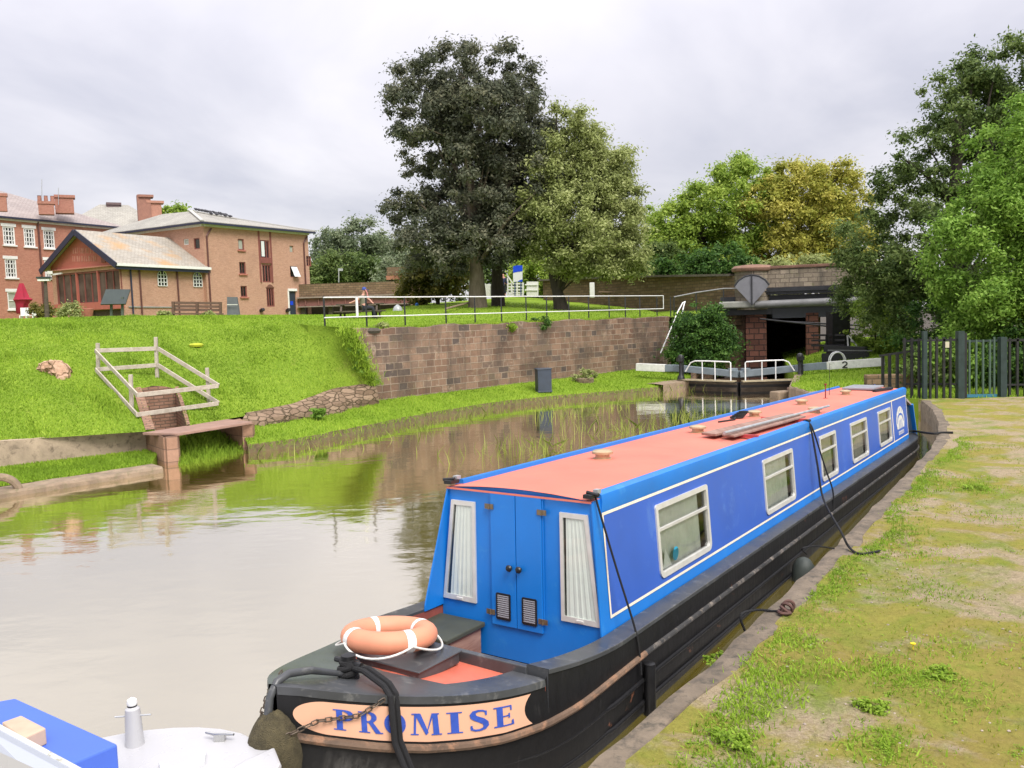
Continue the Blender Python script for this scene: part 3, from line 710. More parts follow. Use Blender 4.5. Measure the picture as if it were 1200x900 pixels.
st = sorted(set([round(US + .0 + .06 * i, 3) for i in range(18)] + [round(-1.9 + .13 * i, 3) for i in range(15)] + [-1.16, -1.14, 0, .4] + list(range(1, 16)) + [15.8 + .2 * i for i in range(13)] + [UE]))
mb = MB()
for s in (1, -1):
    rows = []
    for u in st:
        b = hb(u); zg, zr = zs(u), zk(u); k = min(1, max(0, (-u - 1.0) / 2)); bs = hb(u) * (1 - .0 * k) + .012; bw = hb(u, 1.06 + .08 * k) * (1.01 - .05 * k)
        rows.append([(s * b, u, zg), (s * (b * .5 + bs * .5), u, (zg + zr) / 2), (s * bs, u, zr), (s * bs * .985, u, zr - .10), (s * (.6 * bs + .4 * bw) * .985, u, -.5), (s * bw * .98, u, -.75), (s * bw * .9, u, -1.35)])
    if s < 0: rows = [r[::-1] for r in rows]
    loft(mb, rows)
hull = BP('hull', mb, HULL, smooth=True, sharp=25)
for zoff, r_, mt, u0, u1 in ((0, .032, RUST, -2.97, .45), (0, .028, STRK, .4, 18.2), (-.25, .022, HULL, -2.2, 17.4), (-.46, .02, HULL, -2.2, 17)):
    mb = MB()
    for s in (1, -1):
        us = [u for u in st if u0 <= u <= u1]
        mb.tube([(s * (hb(u, 1 if zoff == 0 else 1.06) + (.014 if zoff == 0 else .0 if u > -.3 else -.02)), u, zk(u) + zoff * (1 if u > -1 else max(.4, 1 + (u + 1) * .2))) for u in us], r_, 8)
    BP('strake', mb, mt, smooth=True)
# gunwale tops, well and deck
mb = MB()
for s in (1, -1):
    rows = []
    for u in [x for x in st if -1.15 <= x <= 17.9]:
        b = hb(u); w_ = .19 if u < 16 else min(.5, .19 + (u - 16) * .4); z = zs(u); rows.append([(s * (b + .012), u, z - .03), (s * (b + .012), u, z + .008), (s * max(0, b - w_), u, z + .010), (s * max(0, b - w_), u, z - .06)])
    if s < 0: rows = [r[::-1] for r in rows]
    loft(mb, rows); e = rows[0]; mb.add(e, [(0, 1, 2, 3)])
    mb.add([(s * (hb(-1.15) + .013), -1.152, zs(-1.14) + .008), (s * (hb(-1.15) - .19), -1.152, zs(-1.14) + .008), (s * (hb(-1.15) - .19), -1.152, -.2), (s * (hb(-1.15) + .013), -1.152, -.2)], [(0, 1, 2, 3)])
rows = [[(-hb(17.2) + .2, 16.2, -.02), (hb(17.2) - .2, 16.2, -.02)], [(-hb(17.4) + .1, 17.4, .0), (hb(17.4) - .1, 17.4, .0)], [(-.2, 18.2, .03), (.2, 18.2, .03)]]; loft(mb, rows)
BP('gunwale', mb, BLACKG, bevel=.006)
mb = MB(); mb.box((0, -1.145, zs(-1.1) - .095), (2 * hb(-1.15) - .36, .06, .20)); BP('coaming', mb, BLACKG, bevel=.008)
mb = MB(); rows = []
for s in (1, -1):
    loft(mb, [[(s * (hb(u) - .19), u, zs(u) - .02), (s * (hb(u) - .21), u, -.46)] for u in (-1.1, -.8, -.5, -.2, .05)])
mb.add([(-.95, -1.11, -.02), (.95, -1.11, -.02), (.95, -1.11, -.46), (-.95, -1.11, -.46)], [(0, 1, 2, 3)]); mb.add([(-.98, -1.11, -.45), (.98, -1.11, -.45), (.98, .05, -.45), (-.98, .05, -.45)], [(0, 1, 2, 3)])
BP('well', mb, INNER)
mb = MB(); mb.box((-.66, -.33, -.115), (.56, .62, .05)); mb.box((-.66, -.30, -.30), (.5, .5, .32), mat=1); BP('locker_lid', mb, [OLIVE, PLANK], bevel=.012)
# foredeck: dark rim, sunken salmon centre
mb = MB(); us = [-1.18 - .0905 * i for i in range(21)]
for s in (1, -1):
    rows = []
    for u in us:
        b = hb(u); z = zs(u); iw = max(.0, b - .30) if u > -1.85 else 0
        rows.append([(s * (b + .012), u, z - .05), (s * (b + .006), u, z + .004), (s * max(0, b - .05), u, z + .012), (s * iw, u, z + .012), (s * iw, u, z - .06)])
    if s < 0: rows = [r[::-1] for r in rows]
    loft(mb, rows, 0 if s > 0 else 1); mb.add(rows[0], [(0, 1, 2, 3, 4)])
BP('deck_rim', mb, [BLACKG, DKGREEN], smooth=True, sharp=30)
mb = MB(); rows = []
for u in [-1.17 - .1 * i for i in range(8)]:
    b = max(.0, hb(u) - .28); z = zs(u) - .035; rows.append([(-b, u, z), (0, u, z + .015), (b, u, z)])
loft(mb, rows); mb.add([(x * (hb(-1.17) + .004), -1.175 + .001 * k, z) for k, (x, z) in enumerate(((-1, -.06), (1, -.06), (1, .0), (-1, .0)))], [(0, 1, 2, 3)])
BP('foredeck', mb, DECKR)
mb = MB(); mb.box((-.10, -1.50, .075), (.66, .52, .10)); mb.box((-.10, -1.50, .128), (.70, .56, .016)); BP('deck_hatch', mb, BLACKG, bevel=.01)
mb = MB(); mb.tube([(0, -3.02, -.5), (0, -3.045, -.1), (0, -3.04, .2), (0, -3.015, .34), (0, -2.95, .425), (0, -2.85, .445), (0, -2.65, .40), (0, -2.35, .27)], [.04, .036, .03, .028, .028, .028, .028, .02], 10)
BP('stem_bar', mb, BLACKG, smooth=True)
mb = MB(); mb.lathe([(.09, .18), (.09, .20), (.04, .21), (.035, .34), (.055, .36), (.055, .39), (.02, .405)], (0, -2.28, 0), 14); mb.tube([(-.13, -2.28, .335), (.13, -2.28, .335)], .022, 8); BP('mooring_stud', mb, BLACK, smooth=True)

# name panel and its letters, laid on the curved hull between rim and strake
PU0, PU1 = -1.33, -2.93


def hp(s, t, off=.004, side_=1):   # s 0..1 stern end -> bow, t 0 bottom .. 1 top
    u = PU0 + (PU1 - PU0) * s

    def P(u): z0, z1 = zk(u) + .05, zs(u) - .07; return Vector((side_ * (hb(u) + .012 * (1 - t)), u, z0 + (z1 - z0) * t))
    d = P(u + .01) - P(u - .01); n = Vector((-d.y, d.x, 0)).normalized() * (1 if side_ > 0 else -1)
    if n.x * side_ < 0: n = -n
    return P(u) + n * off


for side_ in (1, -1):
    mb = MB(); rows = []; NS = 60
    for i in range(NS + 1):
        x = i / NS * .90 / .75 if i <= 45 else .90 + .10 * math.sin(math.pi / 2 * (i - 45) / 15); lo, hi = 0, 1
        if x < .03: c_ = None
        if x > .90: k = min(1, (x - .90) / .10); a = .5 * (1 - math.sqrt(max(0, 1 - k * k))); lo, hi = a, 1 - a
        r = []
        for j in range(9):
            t = lo + (hi - lo) * j / 8; xx = x
            if i == 0: xx = .045 * (1 - (2 * j / 8 - 1) ** 2)
            elif x < .06: xx = x + (.06 - x) / .06 * .045 * (1 - (2 * j / 8 - 1) ** 2)
            r.append(hp(xx, t, .004, side_))
        rows.append(r)
    loft(mb, rows); BP('name_panel', mb, PEACH, smooth=True, sharp=60)


def ribbon(pts):           # pts: (x, y, half width vector normal) -> quads
    out = []
    for i in range(len(pts)):
        x, y, wd = pts[i]; a = pts[max(0, i - 1)]; b = pts[min(len(pts) - 1, i + 1)]; dx, dy = b[0] - a[0], b[1] - a[1]; L = math.hypot(dx, dy) or 1; out.append(((x - dy / L * wd, y + dx / L * wd), (x + dy / L * wd, y - dx / L * wd)))
    return [[out[i][0], out[i][1], out[i + 1][1], out[i + 1][0]] for i in range(len(out) - 1)]


def arc(cx, cy, rx, ry, a0, a1, w0, w1, n=18):   # stroke thick on the sides, thin at top and bottom
    P = []
    for i in range(n + 1):
        a = R(a0 + (a1 - a0) * i / n); k = abs(math.cos(a)); P.append((cx + rx * math.cos(a), cy + ry * math.sin(a), (w1 + (w0 - w1) * k ** 1.3) / 2))
    return ribbon(P)


def rect(x0, y0, x1, y1): return [[(x0, y0), (x1, y0), (x1, y1), (x0, y1)]]


def serif(x, y, w=.17): return rect(x - w, y, x + w, y + .055)


T_ = .2
GL = {
    'P': (.72, rect(.12, 0, .12 + T_, 1) + serif(.22, 0, .2) + serif(.18, .945, .16) + arc(.34, .73, .27, .235, 90, -90, T_, .07) + rect(.3, .93, .36, 1) + rect(.3, .46, .36, .53)),
    'R': (.82, rect(.12, 0, .12 + T_, 1) + serif(.22, 0, .2) + serif(.18, .945, .16) + arc(.34, .745, .25, .22, 90, -90, T_, .07) + rect(.3, .93, .36, 1) + rect(.3, .49, .36, .56) + [[(.36, .52), (.54, .52), (.84, 0), (.62, 0)]] + rect(.62, 0, .9, .055)),
    'O': (.92, arc(.46, .5, .33, .47, 0, 360, T_, .07, 32)),
    'M': (1.1, [[(.1, 0), (.18, 0), (.24, 1), (.16, 1)]] + rect(.0, 0, .28, .055) + [[(.16, 1), (.38, 1), (.64, .12), (.54, .0)]] + [[(.54, 0), (.60, .14), (.86, 1), (.78, 1)]] + [[(.80, 1), (1.0, 1), (1.04, 0), (.82, 0)]] + rect(.74, 0, 1.12, .055) + rect(.06, .945, .3, 1) + rect(.84, .945, 1.06, 1)),
    'I': (.46, rect(.13, 0, .13 + T_, 1) + serif(.23, 0, .2) + serif(.23, .945, .2)),
    'S': (.66, ribbon([(.56, .80, .03), (.54, .90, .035), (.45, .955, .045), (.32, .965, .05), (.20, .92, .07), (.15, .80, .095), (.18, .68, .105), (.30, .57, .115), (.42, .48, .12), (.53, .36, .105), (.55, .23, .09), (.49, .10, .065), (.36, .04, .05), (.22, .04, .045), (.13, .09, .04), (.09, .22, .03)]) + rect(.53, .72, .59, .94) + rect(.07, .06, .13, .28)),
    'E': (.76, rect(.12, 0, .12 + T_, 1) + rect(.02, 0, .66, .07) + rect(.02, .93, .62, 1) + rect(.3, .47, .52, .535) + rect(.5, .38, .55, .62) + [[(.56, .93), (.62, .93), (.62, .74), (.58, .76)]] + [[(.60, .24), (.66, .28), (.68, .0), (.60, .07)]]),
}
LET = []
word = 'PROMISE'; S0, S1 = .885, .10         # on the right side the word starts near the bow
for side_ in (1,):
    tot = sum(GL[c][0] for c in word) + .12 * (len(word) - 1); x = 0
    for c in word:
        w_, polys = GL[c]; mb = MB()
        for k, poly in enumerate(polys):
            n = 8; qa = poly if len(poly) == 4 else None
            vs = []; fs = []; m_ = 5
            for a in range(m_ + 1):
                for b in range(m_ + 1):
                    fa, fb = a / m_, b / m_; px_ = (qa[0][0] * (1 - fa) + qa[1][0] * fa) * (1 - fb) + (qa[3][0] * (1 - fa) + qa[2][0] * fa) * fb; py_ = (qa[0][1] * (1 - fa) + qa[1][1] * fa) * (1 - fb) + (qa[3][1] * (1 - fa) + qa[2][1] * fa) * fb
                    xx = (x + px_) / tot; s_ = S0 + (S1 - S0) * float(np.interp(xx, [0, .117, .27, .438, .636, .73, .857, 1], [0, .09, .205, .33, .51, .645, .81, 1])); vs.append(hp(s_, .20 + .62 * py_, .0085 + .0004 * (k % 7), side_))
            for a in range(m_):
                for b in range(m_): fs.append((a * (m_ + 1) + b, (a + 1) * (m_ + 1) + b, (a + 1) * (m_ + 1) + b + 1, a * (m_ + 1) + b + 1))
            mb.add(vs, fs)
        BP('letter', mb, NAVY); x += w_ + .12

# cabin: sides leaning in, bulkheads, roof
CB, CT, CH, CL = .925, .825, 1.22, 16.3


def cs(z): return CB - (CB - CT) * z / CH


WIN = [(1.30, 2.68), (4.83, 6.20), (7.86, 8.90), (10.12, 11.50), (12.72, 14.05)]
WZ0, WZ1 = .235, .925


def sheet(mb, s, u0, u1, z0, z1, off, holes=(), mat=None):
    ucut = sorted(set([u0, u1] + [x for h in holes for x in h[:2]])); zcut = sorted(set([z0, z1] + [x for h in holes for x in h[2:]]))
    for a, b in zip(ucut, ucut[1:]):
        for c, d in zip(zcut, zcut[1:]):
            if any(h[0] <= a and b <= h[1] and h[2] <= c and d <= h[3] for h in holes): continue
            q = [(s * (cs(c) + off), a, c), (s * (cs(c) + off), b, c), (s * (cs(d) + off), b, d), (s * (cs(d) + off), a, d)]
            mb.add(q if s > 0 else q[::-1], [(0, 1, 2, 3)], mat)


holes = [(a, b, WZ0, WZ1) for a, b in WIN]
for s in (1, -1):
    mb = MB(); sheet(mb, s, -.0, CL, .0, CH, 0, holes); sd = BP('cabin_side', mb, LBLUE)
    mb = MB(); sheet(mb, s, .17, 14.32, .145, 1.065, .003, holes); sheet(mb, s, 14.36, 16.22, .145, 1.065, .003); BP('side_panel', mb, BLUE, sd)
    mb = MB()
    sheet(mb, s, .14, 16.24, .12, .147, .006); sheet(mb, s, .14, 16.24, 1.062, 1.09, .006); sheet(mb, s, .14, .168, .147, 1.062, .006); sheet(mb, s, 14.30, 14.38, .147, 1.062, .006); sheet(mb, s, 16.2, 16.24, .147, 1.062, .006)
    BP('cream_line', mb, CREAM, sd)
    for wi, (a, b) in enumerate(WIN):
        rc = .09
        # frame: outer rounded at the lower corners, inner opening, transom bar

        def rrect(a, b, z0, z1, r0, r1):
            P = []
            for (cx, cz, aa, rr) in ((b - r0, z0 + r0, -90, r0), (b - r1, z1 - r1, 0, r1), (a + r1, z1 - r1, 90, r1), (a + r0, z0 + r0, 180, r0)):
                for k in range(6): an = R(aa + 90 * k / 5); P.append((cx + rr * math.cos(an), cz + rr * math.sin(an)))
            return P
        Po = rrect(a - .035, b + .035, WZ0 - .035, WZ1 + .035, rc, .035); Pi = rrect(a + .02, b - .02, WZ0 + .02, WZ1 - .02, rc - .045, .012)
        n = len(Po); off = .020; vs = [(s * (cs(z) + off), u, z) for u, z in Po] + [(s * (cs(z) + off), u, z) for u, z in Pi] + [(s * (cs(z) - .0), u, z) for u, z in Po] + [(s * (cs(z) - .03), u, z) for u, z in Pi]
        fs = []
        for i in range(n): j = (i + 1) % n; fs += [(i, j, n + j, n + i), (2 * n + i, 2 * n + j, j, i), (n + i, n + j, 3 * n + j, 3 * n + i)]
        if s < 0: fs = [f[::-1] for f in fs]
        mb = MB(); mb.add(vs, fs); zt = WZ1 - .23; mb.bar((s * (cs(zt) + .006), a + .02, zt), (s * (cs(zt) + .006), b - .02, zt), .03, .028)
        # corner fillers behind the rounded corners
        wf = BP('window', mb, ALU, smooth=False)
        mb = MB(); mb.add([(s * (cs(z) - .012), u, z) for u, z in ((a + .005, WZ0 + .005), (b - .005, WZ0 + .005), (b - .005, WZ1 - .005), (a + .005, WZ1 - .005))], [(0, 1, 2, 3) if s > 0 else (3, 2, 1, 0)]); BP('pane', mb, GLASS, wf)
        mb = MB(); loft(mb, [[(s * (cs(z) - .05 - .008 * math.sin(i * 1.1) - .01), u, z) for z in (WZ0 - .02, WZ1 + .02)] for i, u in [(i, a - .02 + (b - a + .04) * (.0 + .90 * i / 40)) for i in range(41)]])
        if wi in (0, 1): BP('curtain', mb, paint('cream_net', (.62, .63, .57), .9, .15, 3), wf)
        else: BP('curtain', mb, paint('drab_curtain', (.42, .40, .33), .9, .2, 3), wf)
        if wi == 0 and s > 0:
            mb = MB(); mb.lathe([(.075, 0), (.075, .004)], (s * (cs(.36) - .02), 1.75, .36), 18, M=Euler((0, R(90), 0)).to_matrix()); BP('sticker', mb, paint('cyan_sticker', (.02, .38, .62), .5, .1), wf)
            mb = MB(); mb.add([(s * (cs(.27) - .03), 1.42, .26), (s * (cs(.27) - .03), 1.66, .26), (s * (cs(.46) - .03), 1.52, .46)], [(0, 1, 2)]); BP('card', mb, WHITE, wf)
mb = MB()
for s in (1, -1): mb.box((s * .55, 8.1, .55), (.02, 15.9, 1.1))
mb.box((0, 8.1, .02), (1.6, 15.9, .03)); mb.box((0, 4, .55), (1.5, .03, 1.05)); mb.box((0, 10, .55), (1.5, .03, 1.05))
BP('cabin_interior', mb, DARKROOM)
# emblem: a half-round fan of bars over two figures, and a lettered strip beneath, on the last panel
for s in (1, -1):
    mb = MB(); uc, zc = 15.28, .50
    def em(pts, off=.007): mb.add([(s * (cs(z) + off), u, z) for u, z in pts], [tuple(range(len(pts)))])
    P = [(uc + .52 * math.cos(R(a)), zc + .38 * math.sin(R(a))) for a in range(0, 181, 9)]; P = [(uc + .44, zc - .14)] + P + [(uc - .44, zc - .14)]
    em(P); em([(uc - .32, .225), (uc + .36, .225), (uc + .36, .305), (uc - .32, .305)])
    e = BP('emblem', mb, WHITE_D)
    mb = MB()
    for q in arc(uc, zc - .02, .40, .22, 5, 175, .05, .05, 16): em(q, .0095)
    for an in (35, 62, 90, 118, 145):
        c_, s_ = math.cos(R(an)), math.sin(R(an)); em([(uc + .43 * c_ - .012, zc + .25 * s_), (uc + .43 * c_ + .012, zc + .25 * s_), (uc + .5 * c_ + .012, zc + .35 * s_), (uc + .5 * c_ - .012, zc + .35 * s_)], .0095)
    for du in (-.17, .0, .17): em([(uc + du - .025, zc - .14), (uc + du + .025, zc - .14), (uc + du + .02, zc + .06), (uc + du - .02, zc + .06)], .0100)
    for k in range(7): em([(uc - .27 + k * .09, .238), (uc - .235 + k * .09, .238), (uc - .235 + k * .09, .292), (uc - .27 + k * .09, .292)], .0098)
    BP('emblem_lines', mb, BLUE, e)
# roof
mb = MB(); rows = []
for u in [-.03] + [CL * i / 12 for i in range(1, 13)] + [CL + .03]:
    rows.append([(CT * x + (.0), u, CH + .045 * (1 - x * x) - (.0)) for x in (-1, -.8, -.5, -.2, 0, .2, .5, .8, 1)])
loft(mb, rows); mb.add([(x, -.031, z) for x, z in ((-CT, CH), (CT, CH), (CT, CH - .02), (-CT, CH - .02))], [(0, 1, 2, 3)])
roof = BP('roof', mb, SALMON, smooth=True)
mb = MB()
for s in (1, -1):
    rows = [[(s * (CT + .012), u, CH - .13), (s * (CT + .022), u, CH - .02), (s * (CT + .012), u, CH + .035), (s * (CT - .05), u, CH + .055), (s * (CT - .085), u, CH + .05), (s * (CT - .09), u, CH + .005)] for u in (.14, 4, 8, 12, CL + .02)]
    if s < 0: rows = [r[::-1] for r in rows]
    loft(mb, rows); mb.add(rows[0], [tuple(range(6))]); mb.add(rows[-1], [tuple(range(6))])
BP('handrail', mb, LBLUE, smooth=True, sharp=35)
for s in (1, -1):
    mb = MB(); mb.box((s * (CT - .03), .02, CH + .045), (.09, .14, .035)); mb.tube([(s * (CT - .07), .02, CH + .075), (s * (CT + .06), -.0, CH + .06)], .016, 8); mb.box((s * (CT - .02), .12, CH + .07), (.05, .07, .04), mat=1); BP('roof_fairlead', mb, [BLACK, GALV])
# front bulkhead, doors, windows, wings
mb = MB(); mb.add([(-CB, 0, -.42), (CB, 0, -.42), (CB, 0, 0), (CT, 0, CH), (0, 0, CH + .044), (-CT, 0, CH), (-CB, 0, 0)], [tuple(range(7))])
for s in (1, -1): mb.bar((s * .30, -.012, .0), (s * .30, -.012, 1.19), .012, .012)
bulk = BP('front_bulkhead', mb, LBLUE)
mb = MB(); mb.add([(-CB, CL, -.2), (CB, CL, -.2), (CT, CL, CH), (0, CL, CH + .044), (-CT, CL, CH)], [(4, 3, 2, 1, 0)]); BP('rear_bulkhead', mb, LBLUE)
for s in (1, -1):
    mb = MB(); mb.box((s * .147, -.016, .555), (.286, .028, 1.29)); dr = BP('door', mb, LBLUE, bevel=.004)
    mb = MB(); mb.lathe([(.012, 0), (.012, .025), (.03, .03), (.034, .045), (.024, .06), (.005, .065)], (s * .055, -.03, .50), 14, M=Euler((R(90), 0, 0)).to_matrix()); BP('knob', mb, BLACK, dr, smooth=True)
    mb = MB()
    x0, x1, z0, z1 = s * .15 - .075, s * .15 + .075, -.02, .225
    for p, q in (((x0, z0), (x1, z0)), ((x0, z1), (x1, z1)), ((x0, z0), (x0, z1)), ((x1, z0), (x1, z1))): mb.bar((p[0], -.034, p[1]), (q[0], -.034, q[1]), .016, .016, up=(0, 1, 0))
    for k in range(11): mb.box(((x0 + x1) / 2, -.036, z0 + .02 + k * .0205), (.13, .012, .016), rx=R(35), mat=1)
    mb.box(((x0 + x1) / 2, -.031, (z0 + z1) / 2), (.14, .003, .24)); BP('vent', mb, [BLACK, paint('vent_slats', (.22, .22, .24), .4, .1)], dr)
    for z in (1.07, .03):
        mb = MB(); mb.box((s * .30, -.036, z), (.10, .008, .05)); mb.tube([(s * .30, -.044, z - .026), (s * .30, -.044, z + .026)], .009, 8); BP('hinge', mb, paint('hinge_brass', (.22, .17, .11), .4, .2, 20, metal=.6), dr)
    # trapezium window
    Po = [(s * .49, .075), (s * .90, .075), (s * .775, 1.09), (s * .485, 1.09)]; Pi = [(s * .525, .125), (s * .855, .125), (s * .742, 1.045), (s * .520, 1.045)]
    Po = [(x, z + 0) for x, z in Po]
    vs = [(x, -.022, z) for x, z in Po] + [(x, -.022, z) for x, z in Pi] + [(x, 0, z) for x, z in Po] + [(x, .0, z) for x, z in Pi]; fs = []
    for i in range(4): j = (i + 1) % 4; fs += [(i, j, 4 + j, 4 + i), (8 + i, 8 + j, j, i), (4 + i, 4 + j, 12 + j, 12 + i)]
    mb = MB(); mb.add(vs, fs if s < 0 else [f[::-1] for f in fs]); mb.box((s * .69, -.028, .098), (.07, .012, .02)); wf = BP('window', mb, ALU)
    mb = MB(); rows = []
    for i in range(60):
        f = i / 59; sw = .0035 * math.sin(i * .55) + .0015 * math.sin(i * 1.3 + 1)
        xb = Pi[0][0] + (Pi[1][0] - Pi[0][0]) * f; xt = Pi[3][0] + (Pi[2][0] - Pi[3][0]) * f
        if s > 0: xb = Pi[0][0] + (Pi[1][0] - Pi[0][0]) * (.06 + .94 * f); xt = Pi[3][0] + (Pi[2][0] - Pi[3][0]) * (.12 + .88 * f)
        else: xb = Pi[1][0] + (Pi[0][0] - Pi[1][0]) * (.12 + .88 * f); xt = Pi[2][0] + (Pi[3][0] - Pi[2][0]) * (.10 + .90 * f)
        rows.append([(xb, -.010 + sw * 1.0, .125), (xb * .5 + xt * .5, -.010 + sw * .9, .6), (xt, -.010 + sw * .6, 1.045)])
    loft(mb, rows); BP('curtain', mb, CURTAIN, wf, smooth=True)
    mb = MB(); mb.add([(x, -.0035, z) for x, z in Pi], [(0, 1, 2, 3)]); BP('backing', mb, BLACK, wf)
    mb = MB(); mb.add([(x, -.0195, z) for x, z in Pi], [(0, 1, 2, 3) if s < 0 else (3, 2, 1, 0)]); BP('pane', mb, GLASS, wf)
    mb = MB()
    Wg = [(.06, -.0), (-.0, 1.16), (-.02, 1.20), (-.30 if s < 0 else -.02, .06), (-.30 if s < 0 else -.02, .0)] if s < 0 else [(.03, 0), (.03, 1.2), (-.02, 1.2), (-.045, .0)]
    mb.prism(Wg, lambda a, b, k: (s * (cs(b) + .004 - k), a, b), .018); BP('wing_panel', mb, LBLUE, bevel=.003)
# roof fittings
for u, v in ((2.14, -.20), (5.11, -.19), (7.76, -.21), (10.45, -.13), (8.97, .5), (13.4, .05)):
    mb = MB(); z = CH + .045 * (1 - (v / CT) ** 2); mb.lathe([(.11, z - .01), (.11, z + .006), (.085, z + .012), (.085, z + .055), (.125, z + .06), (.125, z + .085), (.10, z + .10), (.04, z + .112)], (v, u, 0), 20)
    BP('mushroom_vent', mb, paint('vent_brass', (.52, .40, .24), .35, .15, 12, metal=.55), roof, smooth=True, sharp=30)
mb = MB(); mb.box((0, 15.5, CH + .085), (.72, 1.25, .05)); mb.box((0, 15.5, CH + .05), (.62, 1.1, .06)); BP('sliding_hatch', mb, paint('grey_hatch', (.26, .27, .30), .4, .12, 4), bevel=.012)
mb = MB(); mb.bar((.42, 14.6, CH + .06), (.60, 15.8, CH + .06), .07, .06); BP('hatch_runner', mb, BLACK)
mb = MB(); mb.lathe([(.012, CH + .03), (.012, CH + .33), (.03, CH + .335), (.03, CH + .36)], (-.10, 12.2, 0), 8); mb.lathe([(.05, CH + .03), (.05, CH + .05)], (-.10, 12.2, 0), 10); BP('mast_stub', mb, paint('red_oxide_post', (.18, .02, .02), .5), smooth=True)
mb = MB(); mb.lathe([(.006, CH + .03), (.005, CH + .75)], (-.28, 13.3, 0), 6); BP('aerial', mb, BLACK)
mb = MB(); mb.prism([(16.3, 1.0), (17.05, .80), (17.05, .76), (16.3, .94)], lambda a, b, k: (-.86 + k, a, b), 1.72); BP('stern_canopy', mb, paint('taupe_canvas', (.33, .27, .23), .85, .12, 4))
mb = MB()
for s in (1, -1): mb.prism([(16.31, .0), (16.31, .93), (17.0, .76), (17.3, .0)], lambda a, b, k: (s * (cs(b) - .06 - k), a, b), .02)
BP('stern_panel', mb, paint('stern_glass', (.035, .045, .045), .15, .2, 3))
mb = MB()
for s in (1, -1): mb.bar((s * (CB - .03), 17.38, -.02), (s * (CT + .02), 17.02, .80), .05, .11, up=(1, 0, 0))
BP('stern_post', mb, LBLUE, bevel=.006)
mb = MB(); mb.tube([(0, 17.7, .0), (0, 17.7, .9), (0, 17.5, 1.0), (0, 16.9, 1.28)], .022, 8); BP('tiller', mb, paint('tiller_blue', (.03, .07, .32), .4), smooth=True)

# things lying on the boat
mb = MB(); mb.prism([(.10, 4.50), (.34, 4.42), (.52, 7.75), (.30, 7.85)], lambda a, b, k: (a, b, CH + .085 + k), .035)
def boat_thing(mb, name, mats, label, cat, group=None, smooth=False, bevel=0):
    mb.v = [tuple(BW(*p)) for p in mb.v]; return tag(mb.build(name, mats, smooth=smooth, bevel=bevel), label, cat, group)
boat_thing(mb, 'gangplank', PLANK, 'weathered brown gangplank lying on the salmon cabin roof', 'plank', bevel=.006)
mb = MB(); mb.prism([(.38, 4.55), (.58, 4.48), (.70, 7.6), (.55, 7.7)], lambda a, b, k: (a, b, CH + .075 + k), .03); boat_thing(mb, 'gangplank', PLANK, 'narrow dull plank beside the pole on the cabin roof', 'plank', bevel=.006)
mb = MB(); mb.tube([(.50, 4.3, CH + .15), (.66, 9.3, CH + .13)], .022, 10); boat_thing(mb, 'boat_pole', GALV, 'grey metal pole lying across the planks on the cabin roof', 'pole', smooth=True)
mb = MB()
for u in (4.85, 7.3): mb.box((.42, u, CH + .058), (.72, .07, .045))
boat_thing(mb, 'plank_rest', paint('red_rest', (.42, .05, .05), .6), 'pair of red wooden rests under the roof planks', 'rest')
mb = MB()
for k in range(5): mb.torus((-.38 + .02 * k, 7.35 + .03 * k, CH + .055 + .022 * k), .10 - .008 * k, .016, 20, 6)
mb.tube([(-.38, 7.3, CH + .06), (-.30, 7.0, CH + .05), (-.42, 6.6, CH + .045)], .016, 6); boat_thing(mb, 'rope_coil', ROPE, 'small coil of black rope beside a brass roof vent', 'rope', smooth=True)
# lifebuoy
lc = BW(-.30, -1.50, .25); LM = Euler((R(-8), R(2), 0)).to_matrix()
lb = thing('lifebuoy', tuple(lc), 'orange lifebuoy with white bands lying on the foredeck', 'lifebuoy')
mb = MB(); mb.torus(lc, .305, .098, 56, 16, LM, flat=.92); mb.build('ring', BUOY, lb, smooth=True, sharp=80)
for a in (35, 125, 215, 305):
    mb = MB(); mb.torus(lc, .305, .100, 6, 16, LM, a0=R(a - 5.5), a1=R(a + 5.5), flat=.92); mb.build('band', WHITE, lb, smooth=True, sharp=80)
mb = MB()
for a in (35, 125, 215, 305):
    P = []
    for i in range(15): f = i / 14; an = R(a + 90 * f); rr = .405 + .04 * math.sin(math.pi * f); P.append(lc + LM @ Vector((rr * math.cos(an), rr * math.sin(an), -.02 - .07 * math.sin(math.pi * f))))
    mb.tube(P, .0095, 6)
mb.build('grab_line', WHITE_D, lb, smooth=True)
# bow fender, chains, mooring ropes
mb = MB(); n, k = 26, 18; vs = []
for i in range(k + 1):
    for j in range(n):
        th, ph = math.pi * i / k, 2 * math.pi * j / n; p = Vector((math.sin(th) * math.cos(ph), math.sin(th) * math.sin(ph), math.cos(th))); rr = 1.08 + .03 * nz(p.x * 6, p.y * 6 + p.z * 7) + .03 * nz(p.x * 15, p.z * 15 + p.y * 9)
        vs.append((.03 + p.x * .17 * rr, -3.02 + p.y * .17 * rr, -.06 + p.z * .29 * rr))
mb.add(vs, [(i * n + j, i * n + (j + 1) % n, (i + 1) * n + (j + 1) % n, (i + 1) * n + j) for i in range(k) for j in range(n)])
boat_thing(mb, 'bow_fender', COIR, 'shaggy mossy rope fender hung on the bow', 'fender', smooth=True)


def chain(name, P, label):
    mb = MB(); pts = resample(P, .045)
    for i, (a, b) in enumerate(zip(pts, pts[1:])):
        d = (b - a); x = d.cross(Vector((0, 0, 1))).normalized(); y = d.normalized().cross(x); w_ = x if i % 2 else y; c = (a + b) / 2; L = d.normalized() * .030
        mb.tube([c - L - w_ * .006, c - L * .6 - w_ * .014, c + L * .6 - w_ * .014, c + L + w_ * .006, c + L * .6 + w_ * .014, c - L * .6 + w_ * .014, c - L], .005, 5)
    boat_thing(mb, name, paint('rusty_chain', (.10, .075, .055), .6, .4, 30, metal=.4), label, 'chain')


